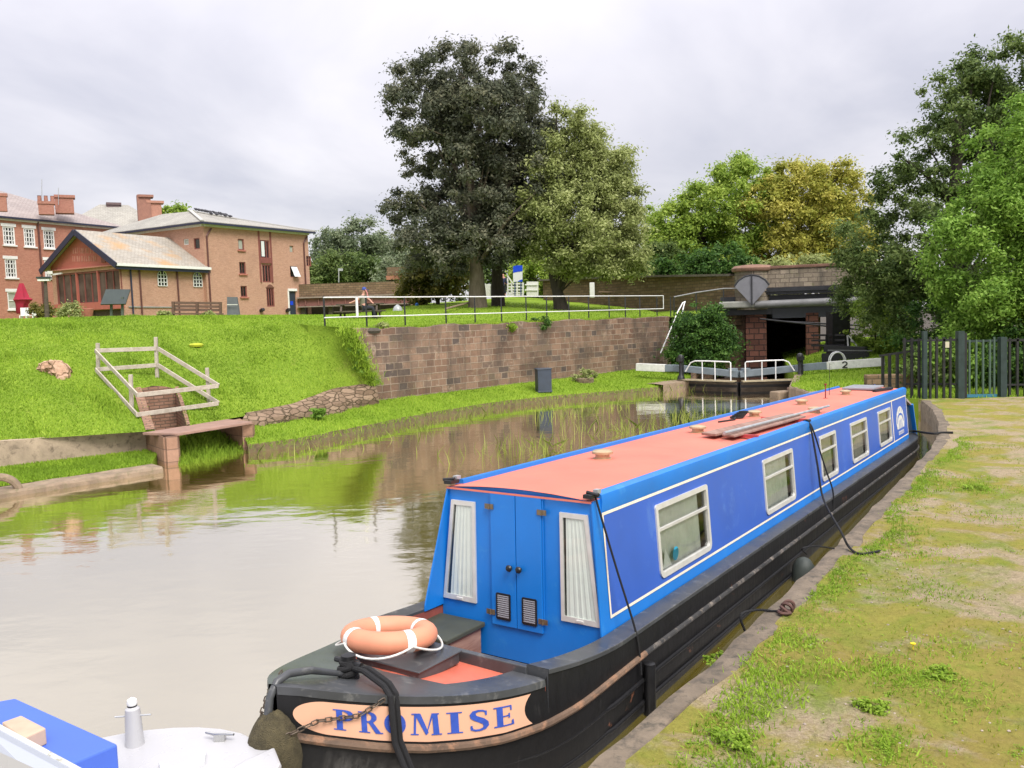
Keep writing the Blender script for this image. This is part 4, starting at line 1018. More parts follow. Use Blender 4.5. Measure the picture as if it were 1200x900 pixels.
chain('chain', [Vector(hp(.70, .98, .03)) + Vector((-.02, 0, .06)), Vector(hp(.80, .72, .03)), Vector(hp(.93, .45, .035)), Vector((.16, -3.05, .12))], 'thin rusty chain drooping across the name panel to the bow fender')
chain('chain', [Vector((-.24, -2.70, zs(-2.7) + .03)), Vector((-.17, -2.88, .30)), Vector((-.05, -3.06, .20))], 'rusty chain on the far side of the bow holding the fender')


def wrope(name, P, r, label, cat='rope', mat=ROPE, sub=8):
    P = [Vector(p) for p in P]; out = []
    for i in range(len(P) - 1):
        p0, p1, p2, p3 = P[max(i - 1, 0)], P[i], P[i + 1], P[min(i + 2, len(P) - 1)]
        for k in range(sub): t = k / sub; out.append(.5 * ((2 * p1) + (p2 - p0) * t + (2 * p0 - 5 * p1 + 4 * p2 - p3) * t * t + (3 * p1 - p0 - 3 * p2 + p3) * t ** 3))
    out.append(P[-1]); mb = MB(); mb.tube(out, r, 8); return tag(mb.build(name, mat, smooth=True), label, cat)


mb = MB()
for dx in (0, .055):
    P = [BW(0 + dx * .3, -2.28, .30), BW(.2, -2.33 + dx, .325), BW(.46, -2.40 + dx, .295), BW(.545, -2.43 + dx, .25), BW(.575, -2.45 + dx, .12), BW(.60, -2.46 + dx, -.05), BW(.76, -2.47 + dx, -.32), BW(.98, -2.5 + dx, -.65), BW(1.1, -2.5 + dx, -.95)]
    out = []
    for i in range(len(P) - 1):
        for k in range(5): out.append(P[i].lerp(P[i + 1], k / 5))
    mb.tube(out, .021, 8)
for k in range(6): mb.torus(BW(.01 * math.sin(k * 2), -2.28 + .012 * math.cos(k * 3), .23 + .024 * k), .052 + .012 * math.sin(k * 2.3), .022, 16, 7, Euler((.25 * math.sin(k * 4), .25 * math.cos(k * 3), 0)).to_matrix())
tag(mb.build('mooring_rope', ROPE, smooth=True), 'thick doubled black mooring rope over the bow rim across the name panel', 'rope')
wrope('mooring_rope', [BW(.84, .02, 1.26), BW(.90, .06, 1.0), BW(1.0, .14, .55), BW(1.12, .23, .04), BW(1.15, .26, -.2), BW(1.16, .27, -.4)], .010, 'thin black rope hanging from the front roof corner down the hull')
e1 = G(1008, 649, .57)
wrope('mooring_rope', [BW(.80, 7.28, 1.28), BW(.87, 7.26, 1.15), BW(1.0, 7.15, .60), BW(1.14, 6.95, .10), G(985, 622, .75), G(995, 641, .60), e1, e1 + Vector((.3, .1, 0))], .016, 'black rope looping from the roof rail down to the towpath')
wrope('mooring_rope', [BW(.80, 7.33, 1.28), BW(.88, 7.38, 1.10), BW(1.02, 7.55, .50), BW(1.13, 7.62, .1), BW(1.13, 7.62, -.25)], .013, 'black rope hanging straight from the roof rail over the hull')
mb = MB(); mb.torus(BW(.82, 7.30, 1.285), .035, .012, 16, 6); mb.box(BW(.80, 7.3, 1.275), (.10, .08, .03), rz=-PSI); tag(mb.build('rope_clip', BLACK), 'small black clip holding the ropes on the roof rail', 'clip')
wrope('mooring_rope', [BW(.75, 17.6, .06), G(1092, 508, .62), G(1102, 507, .57), G(1117, 507, .575)], .028, 'short thick black rope from the stern to the towpath')
wrope('mooring_rope', [QW(1.9, 1.62, .30), G(868, 722, .58), G(885, 715, .58), G(905, 716, .575), G(917, 717, .585)], .013, 'thin dark rope trailing from the quay edge to a rusty ring')
mb = MB(); c = G(919, 717, .60)
for k in range(4): mb.torus(c + Vector((.02 * k, .015 * k, .015 * k)), .055, .018, 18, 6, Euler((.5 * k, .4 * k, k)).to_matrix())
tag(mb.build('mooring_ring', paint('ring_rust', (.10, .05, .04), .8, .3, 20)), 'rusty mooring ring with knotted rope on the towpath edge', 'ring')
wrope('mooring_rope', [QW(5.0, 1.40, .40), G(940, 643, .58), G(955, 640, .575), G(978, 643, .575)], .010, 'thin dark line crossing the kerb to the grey fender')
fc = QW(5.1, 1.33, .04)
mb = MB(); mb.lathe([(.02, -.42), (.08, -.40), (.14, -.28), (.16, 0), (.145, .16), (.09, .25), (.03, .28)], fc, 20); tag(mb.build('quay_fender', paint('fender_grey', (.045, .055, .048), .6, .2, 6), smooth=True), 'grey green barrel fender between the hull and the quay', 'fender')
mb = MB(); p = BW(1.175, .42, -.33); mb.lathe([(.03, .0), (.055, -.01), (.055, -.62), (.03, -.64)], p, 12); tag(mb.build('side_fender', BLACK, smooth=True), 'slim black tube fender hanging at the front of the hull', 'fender')

# ------------------------------------------------------------------ TREES AND PLANTS


def leaves_mesh(name, centers, radii, n, size, mat, parent=None, origin=None, squash=.75, tintj=.22, up=.5, seed=0, shade=None, kind=None):
    rg = np.random.default_rng(seed); C = np.array(centers, float); Rr = np.array(radii, float); k = len(C)
    w = Rr ** 2; idx = rg.choice(k, n, p=w / w.sum())
    d = rg.normal(size=(n, 3)); d /= np.linalg.norm(d, axis=1)[:, None]; rad = np.minimum(np.abs(rg.normal(0, .62, n)) + .12, 1.75)
    P = C[idx] + d * (Rr[idx] * rad)[:, None] * np.array([1, 1, squash])
    nrm = d * .6 + rg.normal(size=(n, 3)) * .55 + np.array([0, 0, up]); nrm /= np.linalg.norm(nrm, axis=1)[:, None]
    t = np.cross(nrm, rg.normal(size=(n, 3))); t /= np.linalg.norm(t, axis=1)[:, None]; b = np.cross(nrm, t)
    s = (size * (.6 + .8 * rg.random(n)))[:, None]
    V = np.stack([P - t * s, P - b * s * .45 + nrm * s * .12, P + t * s, P + b * s * .45 + nrm * s * .12], 1).reshape(-1, 3)
    ct = rg.random(k); T = np.clip(.45 + (ct[idx] - .5) * .55 + rg.normal(size=n) * tintj, 0, 1)
    if shade is not None: T = np.clip(T + shade(P), 0, 1)
    return flat_mesh(name, V, 4, np.repeat(T, 4), mat, parent, origin)


def flat_mesh(name, V, nv, T, mat, parent=None, origin=None):
    me = bpy.data.meshes.new(name); N_ = len(V) // nv
    if parent is not None: Mi = np.array(ROOTM[parent.name].inverted()); V = V @ Mi[:3, :3].T + Mi[:3, 3]
    elif origin is not None: V = V - np.array(origin)
    me.vertices.add(len(V)); me.vertices.foreach_set('co', V.astype(np.float32).ravel()); me.loops.add(N_ * nv); me.loops.foreach_set('vertex_index', np.arange(N_ * nv, dtype=np.int32))
    me.polygons.add(N_); me.polygons.foreach_set('loop_start', np.arange(0, N_ * nv, nv, dtype=np.int32)); me.polygons.foreach_set('loop_total', np.full(N_, nv, dtype=np.int32))
    a = me.attributes.new('tint', 'FLOAT', 'POINT'); a.data.foreach_set('value', T.astype(np.float32)); me.update(calc_edges=True); me.materials.append(mat)
    o = bpy.data.objects.new(name, me); COL.objects.link(o)
    if parent is not None: o.parent = parent; ROOTM[o.name] = ROOTM[parent.name]
    elif origin is not None: o.location = origin
    return o


def crown_pts(ells, n, seed, shell=.55, hole=.0, flat=1.):
    rg = np.random.default_rng(seed); out = []; vol = np.array([e[3] * e[4] * e[5] for e in ells]) ** .75; vol = vol / vol.sum()
    for i in range(n):
        e = ells[rg.choice(len(ells), p=vol)]; d = rg.normal(size=3); d /= np.linalg.norm(d); r = 1 - (1 - shell) * rg.random() ** 1.6
        p = np.array(e[:3]) + d * np.array(e[3:6]) * r
        out.append(p)
    return np.array(out)


def tree(name, label, cat, base, trunk, ells, ncl, rcl, nl, size, mat, bark=BARK, tr=.3, seed=1, group=None, limbs=9, hole=0., shell=.5, squash=.75, up=.5, shade=None):
    """base: foot; trunk: list of points up the stem; ells: crown lobes (cx,cy,cz,rx,ry,rz)"""
    t = thing(name, tuple(base), label, cat, group); rg = np.random.default_rng(seed)
    C = crown_pts(ells, ncl, seed, shell); rr = rcl * (.6 + .8 * rg.random(len(C)))
    if hole:
        keep = np.array([nz(p[0] * .9 + p[2] * .5 + seed, p[1] * .9 - p[2] * .7) > -1 + hole for p in C]); C, rr = C[keep], rr[keep]
    mb = MB(); P = [Vector(base) - Vector((0, 0, .3))] + [Vector(p) for p in trunk]; n = len(P)
    mb.tube(P, [tr * (1.35 if i == 0 else 1.) * (1 - .75 * i / n) for i in range(n)], 12)
    top = P[-1]; stem0 = P[max(1, n // 3)]
    order = rg.permutation(len(C))[:limbs * 3]
    for j, k in enumerate(order):
        c = Vector(C[k]); f = rg.random() * .75 + .15; s = P[1].lerp(top, f) if n < 4 else P[1 + int(f * (n - 2))]
        if (c.z < s.z): s = P[1].lerp(top, .1)
        m = s.lerp(c, .5) + Vector((0, 0, (c - s).length * .08)); r0 = tr * (.34 if j < limbs else .15)
        mb.tube([s, m, c], [r0, r0 * .6, r0 * .18], 6)
    mb.build('trunk', bark, t, smooth=True)
    leaves_mesh('crown', C, rr, nl, size, mat, t, squash=squash, seed=seed + 5, up=up, shade=shade)
    return t


def spread(ax, ay, az, items): return [(ax + a, ay + b, az + c, d, e, f) for a, b, c, d, e, f in items]


# the dark maple with its second stem, the leaning pale tree
bx = AT(560, 362, 55); bx.z = ZG(bx.x, bx.y)
tree('maple_tree', 'tallest tree, dark bronze green maple on the lawn beside a leaning one', 'tree', bx, [(bx.x, bx.y, bx.z + 2.5), (bx.x - .1, bx.y, 9.5), (bx.x - .3, bx.y, 14), (bx.x - .5, bx.y, 19)],
     [(-2.7, 55, 11.2, 5.2, 4.6, 4.4), (-2.8, 55, 16, 4.9, 4.4, 4.6), (-1.5, 55, 17.9, 3.5, 3.6, 3.2), (-4.6, 55, 17.1, 2.9, 3, 3.1), (-0.5, 55, 12.5, 4.4, 4, 5.2), (-5.5, 55, 9.6, 2.2, 3, 2.6), (0.4, 55, 16.2, 3, 3, 3.6), (-3.8, 54.5, 8, 3.4, 3.5, 1.6), (-1.1, 54.5, 8.8, 2.8, 3.5, 1.5)], 680, .58, 165000, .115, LEAFD, BARK, .5, 11, hole=.48, limbs=16, shell=.3)
b2 = AT(584, 362, 57); b2.z = ZG(b2.x, b2.y)
tree('maple_tree', 'slim dark stemmed tree standing just right of the thick maple trunk', 'tree', b2, [(b2.x, b2.y, b2.z + 3), (b2.x + .1, b2.y, 9), (b2.x + .2, b2.y, 12)],
     [(b2.x + .4, 57, 10.6, 2.4, 2.4, 2.8), (b2.x + 1.2, 57, 9.8, 2.2, 2, 1.7)], 100, .8, 24000, .125, LEAFD, BARKD, .38, 12, limbs=6)
b3 = AT(659, 360, 54); b3.z = ZG(b3.x, b3.y)
tree('lime_tree', 'pale green leafy tree with a dark trunk leaning left on the lawn', 'tree', b3, [tuple(AT(654, 345, 54)), tuple(AT(648, 322, 54)), (3.3, 54, 9), (4.2, 54, 13)],
     [(4.6, 54, 9.4, 3.9, 3.6, 3.4), (4.9, 54, 12.2, 3.0, 3., 3.2), (4.0, 54, 14.2, 2.1, 2.4, 2.5), (6.7, 54, 9.4, 2.1, 2.6, 2.8), (6.3, 54, 11.8, 2.0, 2.2, 2.2), (7.2, 53.5, 7.4, 1.6, 2, 1.8), (3.5, 53, 8.0, 1.9, 2.4, 1.6), (5.3, 53.5, 6.9, 2.6, 2.2, 1.3), (2.4, 53.5, 11.2, 1.6, 2.2, 2.8)], 600, .55, 150000, .10, LEAFL, BARKD, .42, 13, hole=.2, limbs=12, shell=.35)

# woods behind the bridge
tree('beech_tree', 'broad fresh green tree behind the boundary wall left of the bridge', 'tree', (17, 76, 4), [(17, 76, 8), (17.2, 76, 13)],
     [(16.2, 76, 9.5, 4.2, 3.6, 4.0), (19.6, 76, 12.2, 4.4, 4, 4.2), (14.2, 77, 9.4, 2.4, 3, 4.6), (18, 75, 7.6, 5, 4, 2.6), (21.5, 77, 14.0, 3.4, 3, 3.2)], 360, .8, 85000, .155, LEAFG, BARKD, .4, 21, limbs=8, shell=.5)
tree('chestnut_tree', 'rounded tree turning golden yellow above the bridge parapet', 'tree', (25, 74, 4), [(25, 74, 8), (25, 74, 13)],
     [(24.4, 74, 11.2, 4.6, 3.8, 4.2), (26.2, 74, 13.2, 4.2, 3.6, 3.6), (28.3, 74, 10.0, 3.2, 3.4, 5.0), (23.8, 73, 8.4, 3.6, 3.2, 2.8), (27.2, 73, 7.4, 3.6, 3, 2.6)], 360, .8, 90000, .15, LEAFY, BARKD, .4, 22, limbs=8, shell=.5)
for i, (px, py, Y, w_, h_, lab, mt) in enumerate(((800, 318, 66, 3.2, 1.6, 'dark glossy bush rising just behind the long boundary wall', LEAFB), (842, 306, 64, 2.4, 1.6, 'second dark bush behind the wall near the round pillar', LEAFB), (925, 312, 62, 3.4, 1.0, 'low yellowish bush behind the bridge parapet', LEAFL), (770, 322, 72, 3.2, 3.2, 'mid green shrub under the edge of the pale tree', LEAFR))):
    c = AT(px, py, Y); tree('bush', lab, 'bush', (c.x, c.y, 3.6), [(c.x, c.y, c.z)], [(c.x, c.y, c.z - .3, w_, 1.8, h_), (c.x - w_ * .4, c.y, c.z - 1.2, w_ * .7, 1.6, h_)], 80, .6, 15000, .14, mt, BARKD, .1, 30 + i, limbs=4)
# trees far behind the brick bridge and the roofs
for i, (px, py, Y, ww, hh) in enumerate(((425, 292, 105, 3.6, 3.6), (392, 300, 108, 2.8, 3.4), (452, 305, 112, 3.2, 2.8), (405, 318, 98, 5.0, 2.2), (500, 318, 92, 5.2, 2.6))):
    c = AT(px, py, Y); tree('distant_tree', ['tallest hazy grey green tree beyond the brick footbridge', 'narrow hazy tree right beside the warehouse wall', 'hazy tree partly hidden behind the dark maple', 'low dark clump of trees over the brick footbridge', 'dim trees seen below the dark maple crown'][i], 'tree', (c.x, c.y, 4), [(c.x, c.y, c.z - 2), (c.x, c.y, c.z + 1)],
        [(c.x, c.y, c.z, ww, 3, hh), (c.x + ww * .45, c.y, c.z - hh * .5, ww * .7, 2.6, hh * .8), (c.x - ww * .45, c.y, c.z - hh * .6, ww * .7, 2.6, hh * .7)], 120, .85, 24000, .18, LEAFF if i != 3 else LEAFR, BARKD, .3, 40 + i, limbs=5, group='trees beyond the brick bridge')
c = AT(205, 246, 108); tree('distant_tree', 'green treetop between the tall brick chimney and the warehouse roof', 'tree', (c.x, c.y, 4), [(c.x, c.y, c.z - 3), (c.x, c.y, c.z)], [(c.x, c.y, c.z - .6, 2.6, 2, 1.3), (c.x - 1.2, c.y, c.z - 1.4, 2.4, 2, 1.2)], 60, .7, 8000, .22, LEAFG, BARKD, .3, 47, limbs=5)
c = AT(512, 325, 64); tree('hawthorn_bush', 'olive and ochre bush between the brick bridge and the maple trunk', 'bush', (c.x, c.y, 4), [(c.x, c.y, c.z)], [(c.x, c.y, c.z, 2.6, 2, 1.5), (c.x - 1., c.y, c.z - .9, 1.8, 1.6, 1.0), (c.x + 1.3, c.y, c.z + .4, 1.9, 1.6, 1.6), (c.x - .3, c.y, c.z + 1.2, 1.8, 1.5, 1.0)], 110, .6, 16000, .15, LEAFO, BARKD, .15, 48, limbs=5)
for i, (px, py, Y, w_) in enumerate(((690, 322, 74, 2.8), (725, 324, 74, 2.6), (628, 326, 76, 2.4), (665, 326, 73, 1.5), (590, 318, 80, 3.4))):
    c = AT(px, py, Y); tree('bush', ['grey green bush behind the boundary wall below the pale tree', 'loose bush behind the boundary wall right of the leaning trunk', 'bright bush behind the white gate', 'small yellow green bush behind the wall beside the blue sign', 'deep green bush filling the gap between the two maple trunks'][i], 'bush', (c.x, c.y, 4.5), [(c.x, c.y, c.z)], [(c.x, c.y, c.z, w_, 1.6, 2.0)], 55, .6, 7000, .18, (LEAFR, LEAFL, LEAFG, LEAFG, LEAFR)[i], BARKD, .1, 50 + i, limbs=4)
# right hand trees
tree('oak_tree', 'large dark spreading oak overhanging the lock beside the bridge', 'tree', (20.5, 39, 1.2), [(20.3, 39, 4), (20.2, 39, 8), (20.4, 39, 12)],
     [(18.4, 39, 6.6, 3.4, 3, 2.6), (17.4, 39, 4.4, 2.2, 2.6, 2.0), (20.6, 39, 9.6, 3.6, 3, 2.6), (21.2, 39, 12.6, 2.8, 2.8, 2.2), (23.5, 39, 11, 3, 3, 3.6), (18.2, 38.5, 9.3, 1.7, 2, 1.0), (22.5, 39, 14.0, 2.0, 2.2, 1.5), (24, 39, 6, 3.4, 3, 4), (19.4, 39.5, 3.6, 2.6, 2.4, 2.4), (16.4, 39, 5.9, 1.3, 2, 1.1)], 560, .50, 140000, .085, LEAFR, BARKD, .45, 61, hole=.36, limbs=18, shell=.35)
tree('sycamore_tree', 'bright green sycamore overhanging the palisade gate', 'tree', (20.2, 33, 1), [(20, 33, 3.2), (19.8, 33, 6), (19.8, 33, 8)],
     [(19.7, 32.2, 8.6, 2.6, 2.4, 2.8), (18.2, 32, 5.6, 2.4, 2.2, 2.4), (20.6, 32, 5.6, 2.8, 2.4, 3.2), (17.3, 31.6, 4.0, 1.5, 1.6, 1.3), (18.6, 31.4, 3.4, 2.0, 1.6, 1.3), (20.6, 31.6, 3.0, 2.2, 1.6, 1.4), (16.8, 32, 6.7, .9, 1.3, .5), (17.4, 32, 7.3, 1., 1.3, .6), (21.5, 32, 10, 2, 2, 1.6)], 430, .46, 130000, .078, LEAFK, BARKD, .3, 62, hole=.12, limbs=10, shell=.45)
for i, (x, y, z, a, b, lab, mt) in enumerate(((15.4, 31.6, 1.3, .9, .8, 'tangled green shrub behind the palisade, nearest the lock', LEAFR), (16.2, 31.4, 1.5, 1.3, 1.1, 'leafy green shrub behind the palisade gate', LEAFK), (18.2, 30.6, 1.5, 1.2, 1.2, 'dense dark shrub right of the palisade gate', LEAFB), (18.6, 43.5, 2.6, 1.7, 1.5, 'light green shrub between the lock beam and the oak', LEAFG), (18.4, 36, 2.2, 2.0, 1.9, 'dark undergrowth bush beneath the oak crown', LEAFB), (20.4, 30, 1.6, 1.4, 1.3, 'dark bush at the right hand end of the palisade', LEAFB), (21.2, 44, 3, 2.4, 2.4, 'shadowed bush at the foot of the oak by the bridge', LEAFB))):
    tree('shrub', lab, 'shrub', (x, y, .6), [(x, y, z)], [(x, y, z, a, .9, b), (x + .5, y, z - .7, a * .8, .8, b * .6)], 70, .38, 13000, .075, mt, BARKD, .05, 70 + i, limbs=4, group='shrubs behind the palisade')
# bush by the lock ladder
tree('laurel_bush', 'dense rounded green bush beside the white lock ladder', 'bush', (10.0, 45.4, .7), [(10, 45.4, 2)], [(10.0, 45.2, 2.2, 1.55, 1.3, 1.6), (9.5, 45.0, 1.5, 1.2, 1.1, 1.0), (10.7, 45.0, 1.7, 1.25, 1.1, 1.3), (10.1, 45.2, 3.3, 1.2, 1, .95)], 190, .40, 40000, .078, LEAFB, BARKD, .08, 80, limbs=6, shell=.6)
for i, (px, py, Y, r_, lab, mt) in enumerate(((632, 378, 40.2, .38, 'dark green plant growing over the top of the stone wall', LEAFB), (596, 384, 38.4, .25, 'pale weed hanging from the top of the stone wall', LEAFM), (686, 440, 40.5, .42, 'yellow green plant sprouting from the stump on the ledge', LEAFL), (448, 383, 33.2, .2, 'dry tuft of weeds beside the boulder on the wall', LEAFL), (230, 330, 40, .01, '', LEAFB), (372, 484, 28.5, .18, 'small weed growing in the rubble at the bank foot', LEAFK))):
    if r_ < .05: continue
    c = AT(px, py, Y); tree('weed', lab, 'plant', (c.x, c.y, c.z - r_), [(c.x, c.y, c.z)], [(c.x, c.y, c.z, r_ * 1.35, r_, r_ * .8)], 26, r_ * .4, 1500, .06, mt, BARKD, .015, 90 + i, limbs=3)
c = AT(222, 330, 60)

# ------------------------------------------------------------------ WALL TOP, RAILS, LAWN FURNITURE
# stump and planter, bin on the ledge
sp = AT(685, 449, 40.4); mb = MB(); n = 16
mb.lathe([(.40, -.2), (.44, .05), (.46, .22), (.40, .26), (.1, .27)], sp, 14); tag(mb.build('stump', paint('stump_wood', (.19, .14, .09), .95, .4, 9, bump=.8)), 'short wide weathered stump on the grass ledge', 'stump')
bc = AT(637, 459, 37.4); bc.z = ZG(bc.x, bc.y)
t = thing('bin', tuple(bc), 'dark slate blue box bin standing on the grass ledge by the wall', 'bin', rot=(0, 0, .2))
for nm, c, d in (('body', (0, 0, .5), (.62, .58, 1.0)), ('lid', (0, 0, 1.02), (.68, .64, .05)), ('plinth', (0, 0, .03), (.66, .62, .08))):
    mb = MB(); mb.box(c, d); mb.build(nm, BINB, t, bevel=.02, local=True)
b_ = AT(426, 388, 32.6); mb = MB(); mb.lathe([(.05, -.12), (.36, -.1), (.42, .0), (.36, .10), (.1, .13)], b_, 12); mb.v = [(b_.x + (x - b_.x) * 1.6, y, z) for x, y, z in mb.v]
tag(mb.build('boulder', paint('dark_boulder', (.075, .065, .05), .95, .3, 5, bump=.6)), 'flat dark boulder lying on the end of the stone wall', 'boulder')
# rail fence along the wall
fl = thing('rail_fence', (-6.4, 33, 3.6), 'long low fence of thin black posts with two white rails above the stone wall', 'fence')
posts = [(381, 385), (430, 381), (475, 380.5), (523, 380), (557, 378.5), (588, 377.5), (617, 376.5), (641, 375.5), (667, 374.5), (690, 373), (714, 372.5), (733, 372), (750, 371.5), (770, 370)]
FP = []
for px, py in posts:
    best = None
    for k in range(60):      # stand 0.9 m behind the wall face
        f = k / 59.; 
        p = W0.lerp(W1, f) + WN * .95
        d = ray(px, py)
        # horizontal bearing match
        if best is None or abs(p.x * d.y - p.y * d.x) / p.length < best[0]: best = (abs(p.x * d.y - p.y * d.x) / p.length, p.copy())
    p = best[1]; d = ray(px, py); s = (W0 + WN * .95); dirx = WD
    # exact intersection of the bearing with the fence line
    den = dirx.x * d.y - dirx.y * d.x; k = (d.x * s.y - d.y * s.x) / den; p = s + dirx * k; p.z = max(ZG(p.x, p.y), 3.5); FP.append(p)
    mb = MB(); mb.bar(p - Vector((0, 0, .2)), p + Vector((0, 0, 1.22)), .06, .06); mb.build('post', FENCEB, fl)
ext = FP[-1] + WD * .7; ext.z = FP[-1].z; st0 = FP[0]
for h in (1.17, .42):
    mb = MB(); mb.tube([p + Vector((.0, -.05, h)) for p in FP] + [ext + Vector((0, -.05, h))], .024, 8); mb.build('rail', TUBEW, fl, smooth=True)
mb = MB(); mb.tube([ext + Vector((0, -.05, .42)), ext + Vector((0, -.05, 1.17))], .024, 8); mb.build('end_bar', TUBEW, fl, smooth=True)
m0 = FP[0].lerp(FP[1], .78); mb = MB(); mb.tube([m0 + Vector((0, -.06, .40)), m0 + Vector((0, -.06, 1.19))], .05, 8); mb.build('upright', TUBEW, fl)
# second, black fence towards the bridge
f2 = thing('black_fence', (9.2, 49.5, 3.4), 'short black railing climbing from the lawn to the round bridge pillar', 'fence')
bp = [AT(786, 371, 49.6), AT(790, 371, 49.7), AT(816, 366, 50.2), AT(848, 361, 50.8)]
for p in bp: mb = MB(); mb.bar(p, p + Vector((0, 0, 1.15)), .06, .06); mb.build('post', FENCEB, f2)
mb = MB(); mb.tube([bp[1] + Vector((0, 0, 1.13)), bp[2] + Vector((0, 0, 1.15)), bp[3] + Vector((0, 0, 1.15)), AT(866, 338, 51)], .04, 8); mb.build('rail', PIPE, f2)
# ladder down the lock wall
ld = thing('lock_ladder', tuple(AT(775, 415, 46.5)), 'white tubular ladder with curved handrails leaning at the end of the stone wall', 'ladder')
for dx in (0, 7):
    mb = MB(); mb.tube([AT(774 + dx, 414 + dx * .7, 46.2), AT(787 + dx, 383, 47.6), AT(794 + dx * .8, 366, 48.6), AT(800 + dx * .3, 355, 49.3), AT(803, 353.5, 49.6)], .035, 8); mb.build('handrail', TUBEW, ld, smooth=True)
for k in range(7):
    f = k / 7; mb = MB(); mb.tube([AT(776 + 16 * f, 413 - 42 * f, 46.2 + 2 * f), AT(782 + 16 * f, 416 - 43 * f, 46.2 + 2 * f)], .022, 6); mb.build('rung', FENCEB, ld)
# grassed lock sides
mb = MB(); loft(mb, [[Vector((9.2, 48.9, 3.42)), Vector((10.2, 49.2, 3.4)), Vector((12.4, 49.2, 3.6))], [Vector((9.7, 53, 3.42)), Vector((10.6, 53, 3.6)), Vector((12.6, 53.5, 3.8))], [Vector((9.7, 60, 3.8)), Vector((11, 60, 4)), Vector((13, 60, 4.)) ]]); struct(mb, 'lawn', LAWN)

# ------------------------------------------------------------------ LOCK GATES
HL, HR = Vector((8.55, 41.5, 0)), Vector((13.2, 39.6, 0)); MI = Vector((10.62, 39.75, 0)); UPZ = Vector((0, 0, 1))
OL = AT(746, 430, 42.6); OR = AT(1036, 424, 37.2)


def gate(h, o, lab, num):
    d = (h - MI).normalized(); n = Vector((-d.y, d.x, 0)); n = n if n.y < 0 else -n
    t = thing('lock_gate', (h.x, h.y, -1), lab, 'lock gate', 'pair of lock gates', (0, 0, 0))
    L = (h - MI).length
    mb = MB(); mb.bar(MI + d * .02 + UPZ * -.55, h + UPZ * -.55, .22, 1.8); mb.build('gate_leaf', BLACK, t)
    for z in (.05, .28): mb = MB(); mb.bar(MI + d * .05 + UPZ * z + n * .13, h + UPZ * z + n * .13, .05, .10); mb.build('gate_rail', DTIMBER, t)
    mb = MB(); mb.bar(MI + d * .06 + n * .34 + UPZ * .42, h + n * .34 + UPZ * .44, .42, .06); mb.build('footboard', paint('pale_footboard', (.33, .28, .18), .85, .25, 4), t)
    # balance beam rising outwards in two straight runs
    z0, z1 = .73, .93; zo = o.z; o2 = Vector((o.x, o.y, 0)); j = h.lerp(o2, .25); zj = z1 + (zo - z1) * .25
    mb = MB(); mb.bar(MI + d * .03 + UPZ * z0, h + UPZ * z1, .26, .30); mb.bar(h + UPZ * z1, j + UPZ * (zj + .02), .27, .32)
    k = h.lerp(o2, .42 if num is None else .38); zk_ = z1 + (zo - z1) * .42; mb.bar(j + UPZ * (zj + .02), k + UPZ * zk_, .275, .33)
    bm = mb.build('balance_beam', GREYB, t, bevel=.012)
    mb = MB(); mb.bar(k + UPZ * zk_, o2 + UPZ * zo, .30, .36); be = mb.build('beam_end', WHITE_D, bm, bevel=.012)
    # paddle post at the hinge
    mb = MB(); q = h + n * .42 + d * .1; mb.lathe([(.20, .45), (.16, .6), (.10, .7), (.085, 1.25), (.15, 1.32), (.17, 1.5), (.12, 1.62), (.03, 1.66)], q, 12); mb.box(q + UPZ * 1.42 + n * .1, (.30, .16, .16), rz=.3); mb.tube([q + UPZ * .5 + Vector((.12, 0, 0)), q + UPZ * 1.55 + Vector((.12, 0, 0))], .025, 6)
    mb.build('paddle_gear', BLACK, t, smooth=True, sharp=30)
    # white handrail on the walkway
    a, b = MI + d * .18 + n * .5, MI + d * (L * .93) + n * .5
    mb = MB(); mb.tube([a + UPZ * .45, a + UPZ * 1.28, a + d * .06 + UPZ * 1.33, a.lerp(b, .5) + UPZ * 1.36, a.lerp(b, .78) + UPZ * 1.36, a.lerp(b, .88) + UPZ * 1.27, b + UPZ * .85], .030, 8)
    for f in (.34, .62): p = a.lerp(b, f); mb.tube([p + UPZ * .45, p + UPZ * 1.35], .026, 8)
    mb.build('handrail', TUBEW, t, smooth=True)
    mb = MB(); mb.box(MI + d * .30 + UPZ * .93 + n * .0, (.34, .30, .14), rz=.2); mb.build('mitre_cap', GREYB, t, bevel=.01)
    return t, k, o2, zk_, zo


gate(HL, OL, 'left leaf of the lock gates with grey balance beam over the grass ledge', None)
gt, k_, o_, za, zb_ = gate(HR, OR, 'right leaf of the lock gates with white beam end numbered 2', 2)
# the figure 2 painted on the white end
fd = (o_ - k_); fd.z = 0; FL = fd.length; fd.normalize(); fn = Vector((fd.y, -fd.x, 0)); fn = fn if fn.y < 0 else -fn
c2 = k_.lerp(o_, .33) + fn * .158 + UPZ * (za + (zb_ - za) * .33)
mb = MB()
for poly in arc(0, .045, .075, .075, 175, -40, .05, .05, 12) + ribbon([(.06, .0, .025), (.0, -.06, .028), (-.07, -.125, .025)]) + rect(-.085, -.15, .095, -.10):
    mb.add([c2 + fd * x * 1.25 + UPZ * y * 1.05 for x, y in poly], [(0, 1, 2, 3)])
be = [c for c in bpy.data.objects if c.name.startswith('beam_end')][-1]; mb.build('number', BLACK, be)
# white loops by the right beam (lock hand rails)
mb = MB(); q = AT(982, 436, 39.6)
for k in range(2):
    P = [q + Vector((.36 * math.cos(R(a)) + .12 * k, .5 * k, .5 + .42 * math.sin(R(a)))) for a in range(180, -1, -18)]; P = [P[0] - UPZ * .8] + P + [P[-1] - UPZ * .8]; mb.tube(P, .032, 8)
tag(mb.build('hoop_rail', TUBEW, smooth=True), 'white hooped handrail behind the right hand lock beam', 'handrail')
